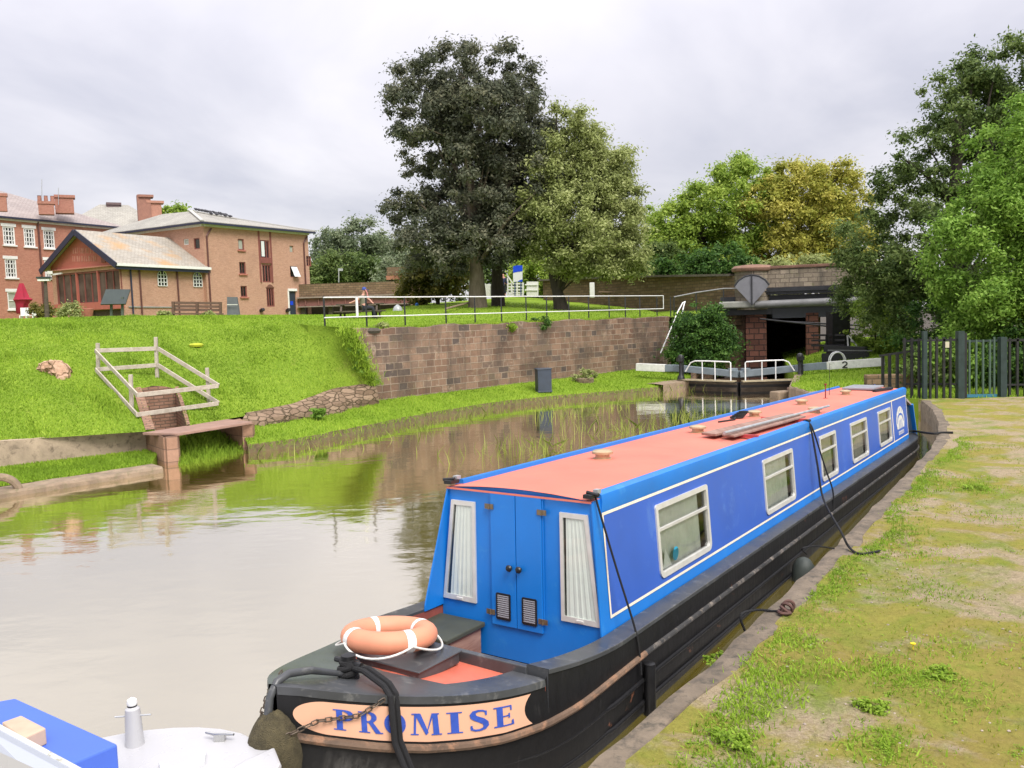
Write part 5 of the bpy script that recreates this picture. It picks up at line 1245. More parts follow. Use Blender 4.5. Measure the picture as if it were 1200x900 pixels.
# stone edges of the lock mouth
mb = MB(); rows = []
for f in [i / 14 for i in range(15)]:
    a = Vector((6.9, 39.7, 0)).lerp(HL + Vector((-.1, -.1, 0)), f); hz = .02 * nz(a.x * 6, a.y * 5); rows.append([a + Vector((.1, -.15, -1)), a + Vector((.12, -.18, .36 + hz)), a + Vector((-.25, .25, .40 + hz)), a + Vector((-.6, .55, .38)), a + Vector((-.65, .6, .1))])
loft(mb, rows); tag(mb.build('stone_edge', COPE_L, origin=(6.9, 39.7, -1)), 'pale worn stone edge of the lock mouth on the left', 'stone edging')
for i, (px, py, Y, s, lab) in enumerate(((916, 463, 35.4, (.62, .45, .26), 'pale block of stone at the water edge below the right lock gate'), (930, 461, 35.8, (.45, .4, .34), 'tilted brown stone beside the pale block at the lock'))):
    c = AT(px, py, Y); mb = MB(); mb.box(c, [x * 1.3 for x in s], rz=.4 + i, rx=.15 * i); mb.build  # noqa
    o = mb.build('stone_block', (COPE_L, paint('brown_block', (.17, .10, .07), .95, .3, 6, bump=.6))[i], bevel=.05); tag(o, lab, 'stone')
# lock chamber walls
mb = MB()
for a, b in (((8.75, 41.6), (11.4, 49.8)), ((11.4, 49.8), (14.5, 58)), ((13.35, 39.8), (15.5, 46)), ((15.5, 46), (19, 57))):
    mb.add([(a[0], a[1], -1.4), (b[0], b[1], -1.4), (b[0], b[1], .9), (a[0], a[1], .82)], [(0, 1, 2, 3)])
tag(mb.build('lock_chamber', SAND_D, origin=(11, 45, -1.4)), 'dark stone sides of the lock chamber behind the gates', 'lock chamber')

# ------------------------------------------------------------------ BRIDGE
Bd = Vector((.955, -.295, 0)); Bn = Vector((-.295, -.955, 0))          # along the bridge, and out of its face towards us
BO = AT(866, 338, 51); BO.z = 0


def bb(s, o, z): return BO + Bd * s + Bn * o + UPZ * z


def bbox(mb, s0, s1, o0, o1, z0, z1, mat=None):
    vs = [bb(s, o, z) for s in (s0, s1) for o in (o0, o1) for z in (z0, z1)]
    mb.add(vs, [(0, 1, 3, 2), (4, 6, 7, 5), (0, 4, 5, 1), (2, 3, 7, 6), (0, 2, 6, 4), (1, 5, 7, 3)], mat)


br = thing('road_bridge', (BO.x, BO.y, .6), 'old stone road bridge with dark girders and round pillar over the lock', 'bridge')
mb = MB(); bbox(mb, 1.5, 9.5, -.40, .0, 4.95, 6.05); mb.build('parapet', BRPAR, br)
mb = MB(); bbox(mb, 1.5, 9.5, -.48, .07, 6.05, 6.22); mb.build('coping', paint('red_coping', (.17, .09, .065), .95, .3, 3, bump=.5), br, bevel=.03)
mb = MB(); bbox(mb, 1.2, 9.6, -.45, .12, 4.55, 4.95); bbox(mb, 1.2, 9.6, -.45, .22, 4.72, 4.78); mb.build('string_course', GIRDER, br)
mb = MB()
P = []
mb.lathe([(1.02, 3.7), (1.02, 5.95)], bb(.75, -.5, 0), 28); mb.build('pillar', BRPAR, br, smooth=True, sharp=60)
mb = MB(); mb.lathe([(1.02, 5.95), (1.14, 5.97), (1.20, 6.06), (1.20, 6.16), (1.05, 6.30), (.5, 6.36), (.05, 6.37)], bb(.75, -.5, 0), 28); mb.build('pillar_cap', paint('pillar_cap_stone', (.22, .125, .09), .95, .25, 4, bump=.5), br, smooth=True, sharp=40)
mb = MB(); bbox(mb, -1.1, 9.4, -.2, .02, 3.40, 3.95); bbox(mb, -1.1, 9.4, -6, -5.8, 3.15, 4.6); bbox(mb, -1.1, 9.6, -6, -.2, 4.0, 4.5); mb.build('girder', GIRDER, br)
mb = MB(); bbox(mb, 1.9, 7.5, .03, .06, 3.15, 3.7); mb.build('web_plate', paint('web_plate_blue', (.045, .048, .058), .5, .2, 3), br)
mb = MB(); P = [bb(.9, .42, 3.98), bb(7.2, .42, 4.03)]; mb.tube(P, .23, 18); mb.build('pipe', PIPE, br, smooth=True, sharp=60)
mb = MB(); bbox(mb, -1.15, .95, .1, .6, 3.82, 4.22); mb.build('pipe_box', paint('pipe_box_grey', (.26, .26, .23), .6, .15, 3), br, bevel=.08)
mb = MB(); sh = [(0, 3.95), (-.45, 4.5), (-.98, 5.1), (-.75, 5.42), (-.40, 5.64), (0, 5.72), (.40, 5.64), (.75, 5.42), (.98, 5.1), (.5, 4.5)]
mb.prism([(a + .75, b) for a, b in sh], lambda a, b, k: bb(a, .66 + k, b), .08); pl = mb.build('shield_plate', SHIELD, br)
mb = MB(); bbox(mb, .71, .79, .745, .80, 3.95, 5.74); mb.tube([bb(a + .75, .72, b) for a, b in sh[2:9]], .05, 8); mb.build('plate_rim', GIRDER, pl)
for nm, s0, s1, mt in (('pier', .35, 1.55, PIER_R), ('pier', 3.75, 4.45, PIER_R)):
    mb = MB(); bbox(mb, s0, s1, -5.5 if s0 < 1 else -.9, -.12 if s0 < 1 else .1, .2, 3.42); mb.build(nm, mt, br, bevel=.04)
mb = MB(); bbox(mb, -1.4, .3, -4.5, -.8, .2, 3.4); bbox(mb, 1.2, 4.8, -22.3, -22.0, -1.2, 4.4); bbox(mb, 4.35, 4.6, -22, -.9, -1.2, 4.0); bbox(mb, 1.3, 1.5, -22, -5.5, -1.2, 4.0); bbox(mb, 1.2, 4.7, -22, -6.05, 3.9, 4.4); mb.build('abutment_and_dark_box', SAND_D, br)  # end abutment, plus a long closed box added to darken the opening
mb = MB()
for a, b in (((1.2, 3.15), (6.9, 2.35)), ((2.0, 3.0), (7.0, 2.6))): mb.tube([bb(a[0], .9, a[1]), bb(b[0], 1.2, b[1])], .05, 6)
mb.build('stay_bar', BLACK, br)
# dark timber walkway and second lock furniture right of the bridge
wk = thing('lock_walkway', tuple(AT(980, 420, 44)), 'black timber walkway and railing behind the lock beside the red pier', 'walkway')
def wbar(p, q, w_, h_, m_=BLACK, nm='rail'): mb = MB(); mb.bar(p, q, w_, h_); mb.build(nm, m_, wk)
wbar(AT(982, 425, 44), AT(982, 365, 44), .9, .9, BLACK, 'tower')
for y_ in (393, 399, 405): wbar(AT(951, y_, 44.5), AT(990, y_ - .5, 43.2), .06, .10)
wbar(AT(969, 392, 43.6), AT(969, 412, 43.6), .12, .12, BLACK, 'post'); wbar(AT(967, 408, 43.4), AT(1015, 411, 42.2), .5, .35, BLACK, 'deck'); wbar(AT(964, 420, 43.2), AT(1018, 419, 42), .4, .5, BLACK, 'deck')
for p, q in (((993, 393), (994, 406)), ((994, 393), (1004, 405)), ((997, 399), (1003, 403))): wbar(AT(*p, 42.8), AT(*q, 42.8), .05, .05, TUBEW, 'stay')
wbar(AT(970, 410.5, 41.8), AT(1022, 411, 41), .05, .05, PIPE, 'rail')

# boundary wall from the gate to the bridge
mb = MB(); A_, B_ = AT(636, 347, 70), Vector((BO.x - .1, BO.y + .5, 0)); C_ = AT(475, 347, 84)
pts = [(AT(636, 330, 70).x, 70, 6.55), (AT(700, 329, 65.5).x, 65.5, 6.42), (AT(760, 326.5, 59).x, 59, 6.15), (BO.x - .1, BO.y + .4, 5.75)]
for a, b in zip(pts, pts[1:]):
    d = Vector((b[0] - a[0], b[1] - a[1], 0)).normalized(); n = Vector((-d.y, d.x, 0)) * .45
    a0, b0 = Vector((a[0], a[1], 2.8)), Vector((b[0], b[1], 2.8)); a1, b1 = Vector(a), Vector(b)
    mb.add([a0, b0, b1, a1, a0 + n, b0 + n, b1 + n, a1 + n], [(0, 1, 2, 3), (5, 4, 7, 6), (3, 2, 6, 7), (4, 0, 3, 7), (1, 5, 6, 2)])
bw = mb.build('boundary_wall', FARWALL, origin=(pts[0][0], 70, 2.8)); tag(bw, 'long mossy stone boundary wall at the back of the lawn', 'wall')
mb = MB()
for a, b in zip(pts, pts[1:]): mb.bar(Vector(a) + Vector((-.1, .2, .07)), Vector(b) + Vector((-.1, .2, .07)), .62, .14)
ROOTM[bw.name] = Matrix.Translation(bw.location); mb.build('coping', paint('wall_coping', (.13, .11, .09), .95, .3, 2, bump=.4), bw)
# white gate with posts, sign, panels
def wpart(p, q, w_, h_, m_, nm, par): mb = MB(); mb.bar(p, q, w_, h_); return mb.build(nm, m_, par)
wg_ = thing('white_gate', tuple(AT(602, 346, 69)), 'white slatted gate with tall peaked post in the boundary wall', 'gate')
for y_ in (332.5, 336, 339.5, 343, 345.5): wpart(AT(595, y_, 69), AT(612, y_, 69), .05, .11, WHITE_D, 'slat', wg_)
for x_ in (595, 599.5, 606, 613): wpart(AT(x_, 346.5, 69), AT(x_, 331 if x_ > 595 else 323, 69), .12, .08, WHITE_D, 'upright', wg_)
wpart(AT(595, 323.5, 68.95), AT(601, 332, 68.95), .06, .10, WHITE_D, 'brace', wg_)
pn = thing('hoarding', tuple(AT(623, 346, 69.5)), 'plain white hoarding panel between the gate and the boundary wall', 'panel')
wpart(AT(624, 346.5, 69.5), AT(624, 330, 69.5), .95, .06, WHITE_D, 'sheet', pn); wpart(AT(615, 333.5, 69.4), AT(630, 333.5, 69.4), .04, .08, WHITE, 'batten', pn); wpart(AT(615, 339.7, 69.4), AT(630, 339.7, 69.4), .04, .08, WHITE, 'batten', pn)
pn = thing('meter_cabinet', tuple(AT(574, 347, 68)), 'grey white cabinet panel behind the two maple trunks', 'panel')
wpart(AT(571.5, 347, 68), AT(571.5, 333, 68), .62, .3, WHITE_D, 'sheet', pn); wpart(AT(577, 347, 67.9), AT(577, 333, 67.9), .2, .3, BLACK, 'door', pn)
sg = thing('notice_board', tuple(AT(607, 346, 67)), 'tall white notice board with blue wave top on two dark legs', 'sign')
for x_ in (603.5, 610.5): wpart(AT(x_, 347, 67), AT(x_, 326, 67), .09, .09, paint('sign_leg', (.03, .05, .14), .5), 'leg', sg)
a, b, c, d = AT(601.3, 330.3, 66.95), AT(612.3, 330, 66.95), AT(612.3, 311, 66.95), AT(601.3, 312, 66.95)
mb = MB(); mb.add([a, b, c, d] + [p + Vector((0, .08, 0)) for p in (a, b, c, d)], [(0, 1, 2, 3), (7, 6, 5, 4), (1, 0, 4, 5), (2, 1, 5, 6), (3, 2, 6, 7), (0, 3, 7, 4)]); bd = mb.build('board', SIGNW, sg)
mb = MB(); wv = [AT(601.3 + 11 * i / 10, 319.6 - 1.8 * (i / 10) ** 1.5 - .5 * math.sin(i / 10 * 3.1), 66.93) for i in range(11)]; mb.add(wv + [AT(612.3, 311, 66.93), AT(607, 310.8, 66.93), AT(601.3, 312, 66.93)], [tuple(range(14))]); mb.add([AT(606.5, 330, 66.93), AT(612.3, 330, 66.93), AT(612.3, 327.4, 66.93), AT(609, 328.3, 66.93)], [(0, 1, 2, 3)]); mb.build('blue_wave', SIGNB, bd)
p = AT(694, 347, 64); mb = MB(); mb.box(p + UPZ * .45, (.36, .2, 1.1)); tag(mb.build('marker_post', WHITE, bevel=.03), 'short white marker post on the lawn near the boundary wall', 'post')
mb = MB(); p = AT(717, 347, 63); mb.bar(p, AT(706, 343, 63.2), .05, .12); mb.bar(AT(702, 347, 63.2), AT(702, 341.5, 63.2), .06, .06); mb.bar(AT(701.5, 342, 63.2), AT(718, 342, 63), .3, .07); mb.bar(AT(715, 347, 63.2), AT(715, 341.5, 63.2), .06, .06); tag(mb.build('lawn_bench', BTIMBER), 'low brown bench against the boundary wall', 'bench')
# pale footpath edge on the lawn
mb = MB(); P = [AT(522, 362, 47), AT(535, 358.5, 51), AT(556, 353, 58)]
mb.tube(P, .06, 6); tag(mb.build('path_edging', COPE_L), 'thin pale path edging crossing the lawn left of the trunk', 'edging')

# ------------------------------------------------------------------ BUILDINGS ON THE FAR BANK


def V2(p): return Vector((p[0], p[1], 0))


class Facade:
    """a wall from A to B (left to right seen from outside) with real openings"""
    def __init__(s, A, B, z0, z1): s.A, s.B = V2(A), V2(B); s.z0, s.z1 = z0, z1; s.d = (s.B - s.A); s.L = s.d.length; s.d.normalize(); s.n = Vector((s.d.y, -s.d.x, 0)); s.op = []
    def pt(s, a, z, out=0.): return s.A + s.d * a + s.n * out + UPZ * z
    def px(s, x0, y0, x1, y1):   # survey box -> opening (along, height)
        xm, ym = (x0 + x1) / 2, (y0 + y1) / 2; a0 = ONP(s.A, s.B, x0, ym)[0]; a1 = ONP(s.A, s.B, x1, ym)[0]; z1 = ONP(s.A, s.B, xm, y0)[1]; z0 = ONP(s.A, s.B, xm, y1)[1]
        o = (a0, a1, z0, z1); s.op.append(o); return o
    def mesh(s, mb, depth=.14, mat=None):
        us = sorted(set([0, s.L] + [x for o in s.op for x in o[:2] if 0 < x < s.L])); zs_ = sorted(set([s.z0, s.z1] + [x for o in s.op for x in o[2:]]))
        for a, b in zip(us, us[1:]):
            for c, d in zip(zs_, zs_[1:]):
                if any(o[0] <= a + 1e-6 and b <= o[1] + 1e-6 and o[2] <= c + 1e-6 and d <= o[3] + 1e-6 for o in s.op): continue
                mb.add([s.pt(a, c), s.pt(b, c), s.pt(b, d), s.pt(a, d)], [(0, 1, 2, 3)], mat)
        for a, b, c, d in s.op:
            q = [s.pt(a, c), s.pt(b, c), s.pt(b, d), s.pt(a, d)]; k = [s.pt(a, c, -depth), s.pt(b, c, -depth), s.pt(b, d, -depth), s.pt(a, d, -depth)]
            mb.add(q + k, [(0, 4, 5, 1), (1, 5, 6, 2), (2, 6, 7, 3), (3, 7, 4, 0)], mat)
    def window(s, par, o, fm, pm, nx=2, ny=2, fw=.07, depth=.10, sill=None, lintel=None, gb=.035):
        a, b, c, d = o; mb = MB(); D = -depth
        def br_(a0, z0, a1, z1, w_): mb.bar(s.pt(a0, z0, D), s.pt(a1, z1, D), w_, w_, up=tuple(s.n))
        br_(a, c + fw / 2, b, c + fw / 2, fw); br_(a, d - fw / 2, b, d - fw / 2, fw); br_(a + fw / 2, c + fw, a + fw / 2, d - fw, fw); br_(b - fw / 2, c + fw, b - fw / 2, d - fw, fw)
        for i in range(1, nx): x = a + (b - a) * i / nx; br_(x, c + fw, x, d - fw, gb)
        for j in range(1, ny): z = c + (d - c) * j / ny; br_(a + fw, z, b - fw, z, gb)
        w_ = mb.build('window', fm, par)
        mb = MB(); mb.add([s.pt(a, c, D - .02), s.pt(b, c, D - .02), s.pt(b, d, D - .02), s.pt(a, d, D - .02)], [(0, 1, 2, 3)]); mb.build('pane', pm, w_)
        if sill: mb = MB(); mb.bar(s.pt(a - .1, c - .06, .04), s.pt(b + .1, c - .06, .04), .16, .12, up=(0, 0, 1)); mb.build('sill', sill, w_)
        if lintel: mb = MB(); mb.bar(s.pt(a - .14, d + .13, .01), s.pt(b + .14, d + .13, .01), .05, .26, up=(0, 0, 1)); mb.build('lintel', lintel, w_)
        return w_


def roofpart(mb, polys, th=.16, mat=None):     # slabs: each polygon gets a thickness downwards
    for P in polys:
        n = len(P); vs = [Vector(p) for p in P] + [Vector(p) - UPZ * th for p in P]; mb.add(vs, [tuple(range(n)), tuple(range(n, 2 * n))[::-1]] + [(i, n + i, n + (i + 1) % n, (i + 1) % n) for i in range(n)], mat)


def off2(p, *vs): r = Vector(p); [r.__iadd__(v) for v in vs]; return r


# --- warehouse
WA, WB, WC = Vector((-24.6, 70, 0)), Vector((-18.45, 79.8, 0)), Vector((-36.6, 77.5, 0)); WDn = WB + (WC - WA)
wh = thing('warehouse', (WA.x, WA.y, 3.9), 'three storey orange brick warehouse with a hipped slate roof and loading doors', 'building')
ZE = 12.05; f1 = Facade(WA, WB, 3.4, ZE); f2_ = Facade(WC, WA, 3.4, ZE); f3 = Facade(WB, WDn, 3.4, ZE); f4 = Facade(WDn, WC, 3.4, ZE)
o_ = dict(a=f1.px(279, 280, 286, 293), b=f1.px(280.5, 307, 288, 321), c=f1.px(282, 335, 289.5, 348), d1=f1.px(305, 281.5, 316, 304), d2=f1.px(307.5, 310, 318, 331), d3=f1.px(312.5, 337, 321.5, 359.5),
          e=f1.px(339.5, 288, 344, 296), f=f1.px(340, 312, 348, 325), h=f1.px(343.5, 337, 347.5, 349), g=f1.px(359, 300, 364.5, 312), door=f1.px(339, 341, 347.2, 371))
o_['h'] = None; f1.op = [x for x in f1.op if x is not f1.op[8]]
p1, p2 = f2_.px(215, 280, 221, 287), f2_.px(227, 279, 234, 292)
mb = MB()
for f in (f1, f2_, f3, f4): f.mesh(mb)
wall = mb.build('wall', BRICK_O, wh)
for k, pm in (('a', PANE_L), ('b', PANE_D), ('c', PANE_D)): f1.window(wh, o_[k], REDFR, pm, 2 if k != 'a' else 1, 1, .09, sill=TERRA)
for k in ('d1', 'd2', 'd3'): f1.window(wh, o_[k], REDFR, PANE_D, 3, 1, .11, gb=.10)
f1.window(wh, o_['e'], BRICK_O, PANE_L, 1, 1, .05); f1.window(wh, o_['g'], REDFR, PANE_D, 2, 3, .08)
w_ = f1.window(wh, o_['f'], REDFR, PANE_D, 1, 1, .08)
a, b, c, d = o_['f']; mb = MB(); mb.add([f1.pt(a + .1, d - .05, .02), f1.pt(b, d - .05, .02), f1.pt(b + .05, c + .05, .42), f1.pt(a + .15, c + .05, .42)], [(0, 1, 2, 3)]); mb.build('open_sash', SIGNW, w_)
a, b, c, d = o_['d1']; mb = MB(); mb.add([f1.pt(a + .1, c + .25, .03), f1.pt(a + .45, c + .25, .03), f1.pt(a + .45, d - .1, .03), f1.pt(a + .1, d - .1, .03)], [(0, 1, 2, 3)]); mb.build('open_shutter', SIGNW, wh)
mb = MB()
for x in (o_['d1'][0] - .12, o_['d1'][1] + .12): mb.bar(f1.pt(x, o_['d2'][2], .03), f1.pt(x, ZE - .1, .03), .14, .10)
mb.bar(f1.pt(o_['d1'][0] - .1, o_['d2'][3] + .35, .04), f1.pt(o_['d1'][1] + .1, o_['d2'][3] + .35, .04), .10, .5); mb.build('loading_frame', REDFR, wh)
a, b, c, d = o_['d3']; mb = MB(); mb.prism([(a - .1, d)] + [(a + (b - a) * i / 8, d + .28 * math.sin(math.pi * i / 8)) for i in range(9)] + [(b + .1, d)], lambda x, z, k: f1.pt(x, z, .03 - k), .12); mb.build('arch', paint('dark_brick_arch', (.16, .07, .05), .9, .2), wh)
for k in ('p1', 'p2'): f2_.window(wh, p1 if k == 'p1' else p2, WHITE_D if k == 'p1' else REDFR, PANE_L if k == 'p1' else PANE_D, 1, 1, .08)
a, b, c, d = o_['door']; mb = MB(); mb.add([f1.pt(a, c, -.1), f1.pt(b, c, -.1), f1.pt(b, d, -.1), f1.pt(a, d, -.1)], [(0, 1, 2, 3)]); dr = mb.build('door', paint('dark_navy_door', (.03, .04, .06), .4, .1), wh)
mb = MB(); mb.add([f1.pt(a + .2, c + 1.05, -.08), f1.pt(a + .55, c + 1.05, -.08), f1.pt(a + .55, c + 1.4, -.08), f1.pt(a + .2, c + 1.4, -.08)], [(0, 1, 2, 3)]); mb.build('door_sign', SIGNB, dr)
mb = MB(); mb.bar(f1.pt(a - .12, d + .1, .03), f1.pt(b + .12, d + .1, .03), .12, .22); mb.bar(f1.pt(a - .06, c, .02), f1.pt(a - .06, d, .02), .1, .12, up=(1, 0, 0)); mb.build('door_frame', WHITE, wh)
for sp_ in (ONP(f1.A, f1.B, 357.5, 330)[0], .22):
    mb = MB(); mb.tube([f1.pt(sp_ - (.0 if sp_ < 1 else 0), 4, .08), f1.pt(sp_, ZE - 1.0, .08), f1.pt(sp_ + .5, ZE - .35, .08)], .07, 8); mb.build('downpipe', GUTTER, wh)
for x_ in (305.5, 336): a, z = ONP(f1.A, f1.B, x_, 364.5); mb = MB(); mb.bar(f1.pt(a, z, 0), f1.pt(a, z + .15, .35), .3, .22); mb.build('flood_lamp', BLACK, wh)
mb = MB(); ov = .5; nL = (WA - WB).normalized(); nC = (WC - WA).normalized()
e = {'A': WA + f1.n * ov + f2_.n * ov, 'B': WB + f1.n * ov - f2_.n * ov, 'C': WC - f1.n * ov + f2_.n * ov, 'D': WDn - f1.n * ov - f2_.n * ov}
for k in e: e[k] = e[k] + UPZ * (ZE + .12)
ra = WA + (WB - WA) * .30 + (WC - WA) * .42 + UPZ * 13.85; rb = WA + (WB - WA) * .74 + (WC - WA) * .42 + UPZ * 13.55; rc_ = WA + (WB - WA) * .32 + (WC - WA) * .72 + UPZ * 14.0; rd = WA + (WB - WA) * .72 + (WC - WA) * .72 + UPZ * 13.6
roofpart(mb, [[e['A'], e['B'], rb, ra], [e['C'], e['A'], ra, rc_], [e['B'], e['D'], rd, rb], [e['D'], e['C'], rc_, rd], [ra, rb, rd, rc_]]); rf = mb.build('roof', SLATE, wh)
mb = MB(); mb.bar(e['A'] + UPZ * .05, ra + UPZ * .08, .28, .08); mb.bar(ra + UPZ * .06, rb + UPZ * .06, .2, .1); mb.bar(rb + UPZ * .06, e['B'] + UPZ * .05, .2, .08); mb.build('ridge_tiles', paint('lead_ridge', (.42, .41, .38), .7, .1, 4), rf)
mb = MB(); mb.bar(e['A'] - UPZ * .14, e['B'] - UPZ * .14, .14, .16); mb.bar(e['C'] - UPZ * .14, e['A'] - UPZ * .14, .14, .16); mb.build('gutter', NAVYTRIM, rf)
mb = MB(); mb.bar(WA + f1.n * .1 + UPZ * (ZE - .12), WB + f1.n * .1 + UPZ * (ZE - .12), .2, .22); mb.bar(WC + f2_.n * .1 + UPZ * (ZE - .12), WA + f2_.n * .1 + UPZ * (ZE - .12), .2, .22); mb.build('eaves_board', WHITE_D, wh)

# --- annex with the red gable
AL, AR, AE = Vector((-35.6, 67.1, 0)), Vector((-28.5, 63, 0)), Vector((-24.75, 70.5, 0)); AF = AL + (AE - AR)
an = thing('canalside_annex', (AR.x, AR.y, 3.9), 'low brick annex with red boarded gable and wide glazed front', 'building')
ZA = 8.75; g1 = Facade(AL, AR, 3.4, ZA); g2 = Facade(AR, AE, 3.4, ZA); g3 = Facade(AE, AF, 3.4, ZA); g4 = Facade(AF, AL, 3.4, ZA)
gl = g1.px(66, 318, 141, 356); gd = g1.px(106, 363, 142, 374)
mb = MB(); g1.mesh(mb, .25); g2.mesh(mb); g3.mesh(mb); g4.mesh(mb); mb.build('wall', BRICK_O, an)
apx = (AL + AR) / 2 + UPZ * 11.15
mb = MB(); mb.prism([(-.0, ZA - .3), (g1.L, ZA - .3), (g1.L, ZA), (g1.L / 2, 11.0), (0, ZA)], lambda a, z, k: g1.pt(a, z, .06 - k), .08); gb_ = mb.build('gable', REDOX, an)
mb = MB(); mb.bar(g1.pt(0, ZA - .34, .12), g1.pt(g1.L, ZA - .34, .12), .12, .10); mb.build('gable_beam', paint('pale_red_beam', (.48, .20, .15), .7, .1), an)
mb = MB(); a0, z0 = ONP(g1.A, g1.B, 122.5, 302.5); mb.box(g1.pt(a0, z0, .08), (.5, .08, .62), rz=math.atan2(g1.d.y, g1.d.x)); mb.build('gable_vent', REDFR, gb_)
mb = MB(); rnd = random.Random(5)       # two rows of raised letters, too worn to read
for (x0, y0, n_, st_) in ((87.5, 294, 11, 2.55), (86.5, 303.5, 11, 2.75)):
    for k in range(n_):
        a0, z0 = ONP(g1.A, g1.B, x0 + k * st_, y0 - k * .05)
        for q in ([(-.07, 1)], [(-.07, 1), (.06, 1)], [(-.07, 1), (.0, .3)], [(0, 1)])[rnd.randrange(4)]: mb.bar(g1.pt(a0 + q[0], z0 - .2, .075), g1.pt(a0 + q[0] * .6, z0 - .2 + .42 * q[1], .075), .035, .04, up=tuple(g1.n))
mb.build('gable_lettering', paint('faded_lettering', (.52, .26, .20), .7, .1), gb_)
a, b, c, d = gl; w_ = g1.window(an, gl, REDFR, paint('canteen_pane', (.085, .07, .06), .12, .5, 1.2), 9, 1, .13, .12, gb=.09)
mb = MB()
for k in (3, 6): x = a + (b - a) * k / 9; mb.bar(g1.pt(x, c, -.06), g1.pt(x, d, -.06), .13, .16, up=tuple(g1.n))
mb.build('mullion', REDOX, w_)
mb = MB(); mb.bar(g1.pt(a - .2, c - .2, .05), g1.pt(b + .3, c - .2, .05), .2, .55); mb.build('apron', REDOX, an)
mb = MB(); a, b, c, d = gd; mb.add([g1.pt(a, c, -.3), g1.pt(b, c, -.3), g1.pt(b, d, -.3), g1.pt(a, d, -.3)], [(0, 1, 2, 3)]); mb.build('basement_opening', DTIMBER, an)
for (x0, y0, x1, y1) in ((184.5, 317, 195, 335), (226, 319, 236, 336)):
    a0 = ONP(g2.A, g2.B, x0, 327)[0]; a1 = ONP(g2.A, g2.B, x1, 327)[0]; z1 = ONP(g2.A, g2.B, (x0 + x1) / 2, y0)[1]; z0 = ONP(g2.A, g2.B, (x0 + x1) / 2, y1)[1]; r = (a1 - a0) / 2; am = (a0 + a1) / 2
    P = [(a0, z0), (a1, z0)] + [(am + r * math.cos(R(t_)), z1 - r + r * math.sin(R(t_))) for t_ in range(0, 181, 18)]
    mb = MB(); mb.prism(P, lambda x, z, k: g2.pt(x, z, .03 - k), .06); w_ = mb.build('window', PANE_D, an)
    mb = MB()
    for i in range(4): x = a0 + (a1 - a0) * i / 3; mb.bar(g2.pt(x, z0, .05), g2.pt(x, z1 - (r if i in (0, 3) else .25 * r), .05), .05, .05, up=tuple(g2.n))
    for j in range(4): z = z0 + (z1 - z0) * j / 4.2; mb.bar(g2.pt(a0, z, .05), g2.pt(a1, z, .05), .05, .05, up=tuple(g2.n))
    mb.tube([g2.pt(x, z, .05) for x, z in P[2:]], .03, 5); mb.build('glazing_bars', WHITE, w_)
for x_ in (153.5, 164, 208): a0 = ONP(g2.A, g2.B, x_, 340)[0]; mb = MB(); mb.tube([g2.pt(a0, 3.9, .09), g2.pt(a0, ZA - .1, .09)], .065, 8); mb.build('downpipe', NAVYTRIM if x_ < 160 else GUTTER, an)
mb = MB(); mb.bar(g2.pt(.6, 5.35, .05), g2.pt(5, 5.3, .05), .06, .08); mb.build('pipe_run', GALV, an)
for x_ in (193, 240): a0 = ONP(g2.A, g2.B, x_, 372)[0]; mb = MB(); mb.prism([(a0 - 1.0, 3.6), (a0 + 1.0, 3.6)] + [(a0 + 1.0 * math.cos(R(t_)), 4.0 + .78 * math.sin(R(t_))) for t_ in range(0, 181, 20)], lambda x, z, k: g2.pt(x, z, .015 - k), .05); mb.build('culvert_arch', BLACK, an)
ovv = .55; d2 = g2.d; ap2 = apx + d2 * g2.L
l0 = AL + UPZ * ZA - g1.d * .55 - UPZ * .25 + g1.n * ovv; l1 = AF + UPZ * ZA - g1.d * .55 - UPZ * .25; r0 = AR + UPZ * ZA + g1.d * .55 - UPZ * .25 + g1.n * ovv; r1 = AE + UPZ * ZA + g1.d * .55 - UPZ * .25; t0_ = apx + g1.n * ovv + UPZ * .1; t1_ = ap2 + UPZ * .1
mb = MB(); roofpart(mb, [[r0, r1, t1_, t0_], [t0_, t1_, l1, l0]], .12); rf = mb.build('roof', SLATE2, an)
mb = MB()
for p in (l0, r0): mb.bar(p + g1.n * .06 - UPZ * .18, t0_ + g1.n * .06 - UPZ * .18, .08, .42)
mb.build('barge_board', NAVYTRIM, rf)
mb = MB(); mb.bar(r0 - UPZ * .10, r1 - UPZ * .10, .16, .2); mb.build('gutter', WHITE, rf); mb = MB(); mb.bar(r0 - UPZ * .32 - g1.d * .1, r1 - UPZ * .32 - g1.d * .1, .1, .22); mb.build('fascia', NAVYTRIM, rf)

# --- Georgian block on the far left
GA, GB = Vector((-51.0, 56.8, 0)), Vector((-37.2, 83.9, 0)); gd_ = (GB - GA).normalized(); gn = Vector((-gd_.y, gd_.x, 0)) * 11
gg = thing('georgian_block', (GA.x, GA.y, 4), 'tall red brick Georgian block with white sash windows at the left edge', 'building')
ZG_ = 13.45; h1 = Facade(GA, GB, 3.4, ZG_); h2 = Facade(GB, GB + gn, 3.4, ZG_); h3 = Facade(GB + gn, GA + gn, 3.4, ZG_); h4 = Facade(GA + gn, GA, 3.4, ZG_)
wins = [h1.px(3.5, 265.5, 17.5, 287), h1.px(28, 267.5, 41, 289), h1.px(51, 270, 64, 291), h1.px(6, 303.5, 19.5, 325.5), h1.px(52.5, 305, 62, 326), h1.px(9, 342, 22.5, 362.5), h1.px(-22, 263.5, -7, 286), h1.px(-18, 302, -4, 325), h1.px(93, 274, 104, 294), h1.px(115, 276.5, 125, 296)]
mb = MB()
for f in (h1, h2, h3, h4): f.mesh(mb)
mb.build('wall', BRICK_R, gg)
for i, o in enumerate(wins): h1.window(gg, o, WHITE, PANE_D if i != 5 else PANE_L, 4 if i != 5 else 1, 4 if i != 5 else 2, .11, .08, sill=WHITE, lintel=WHITE, gb=.075)
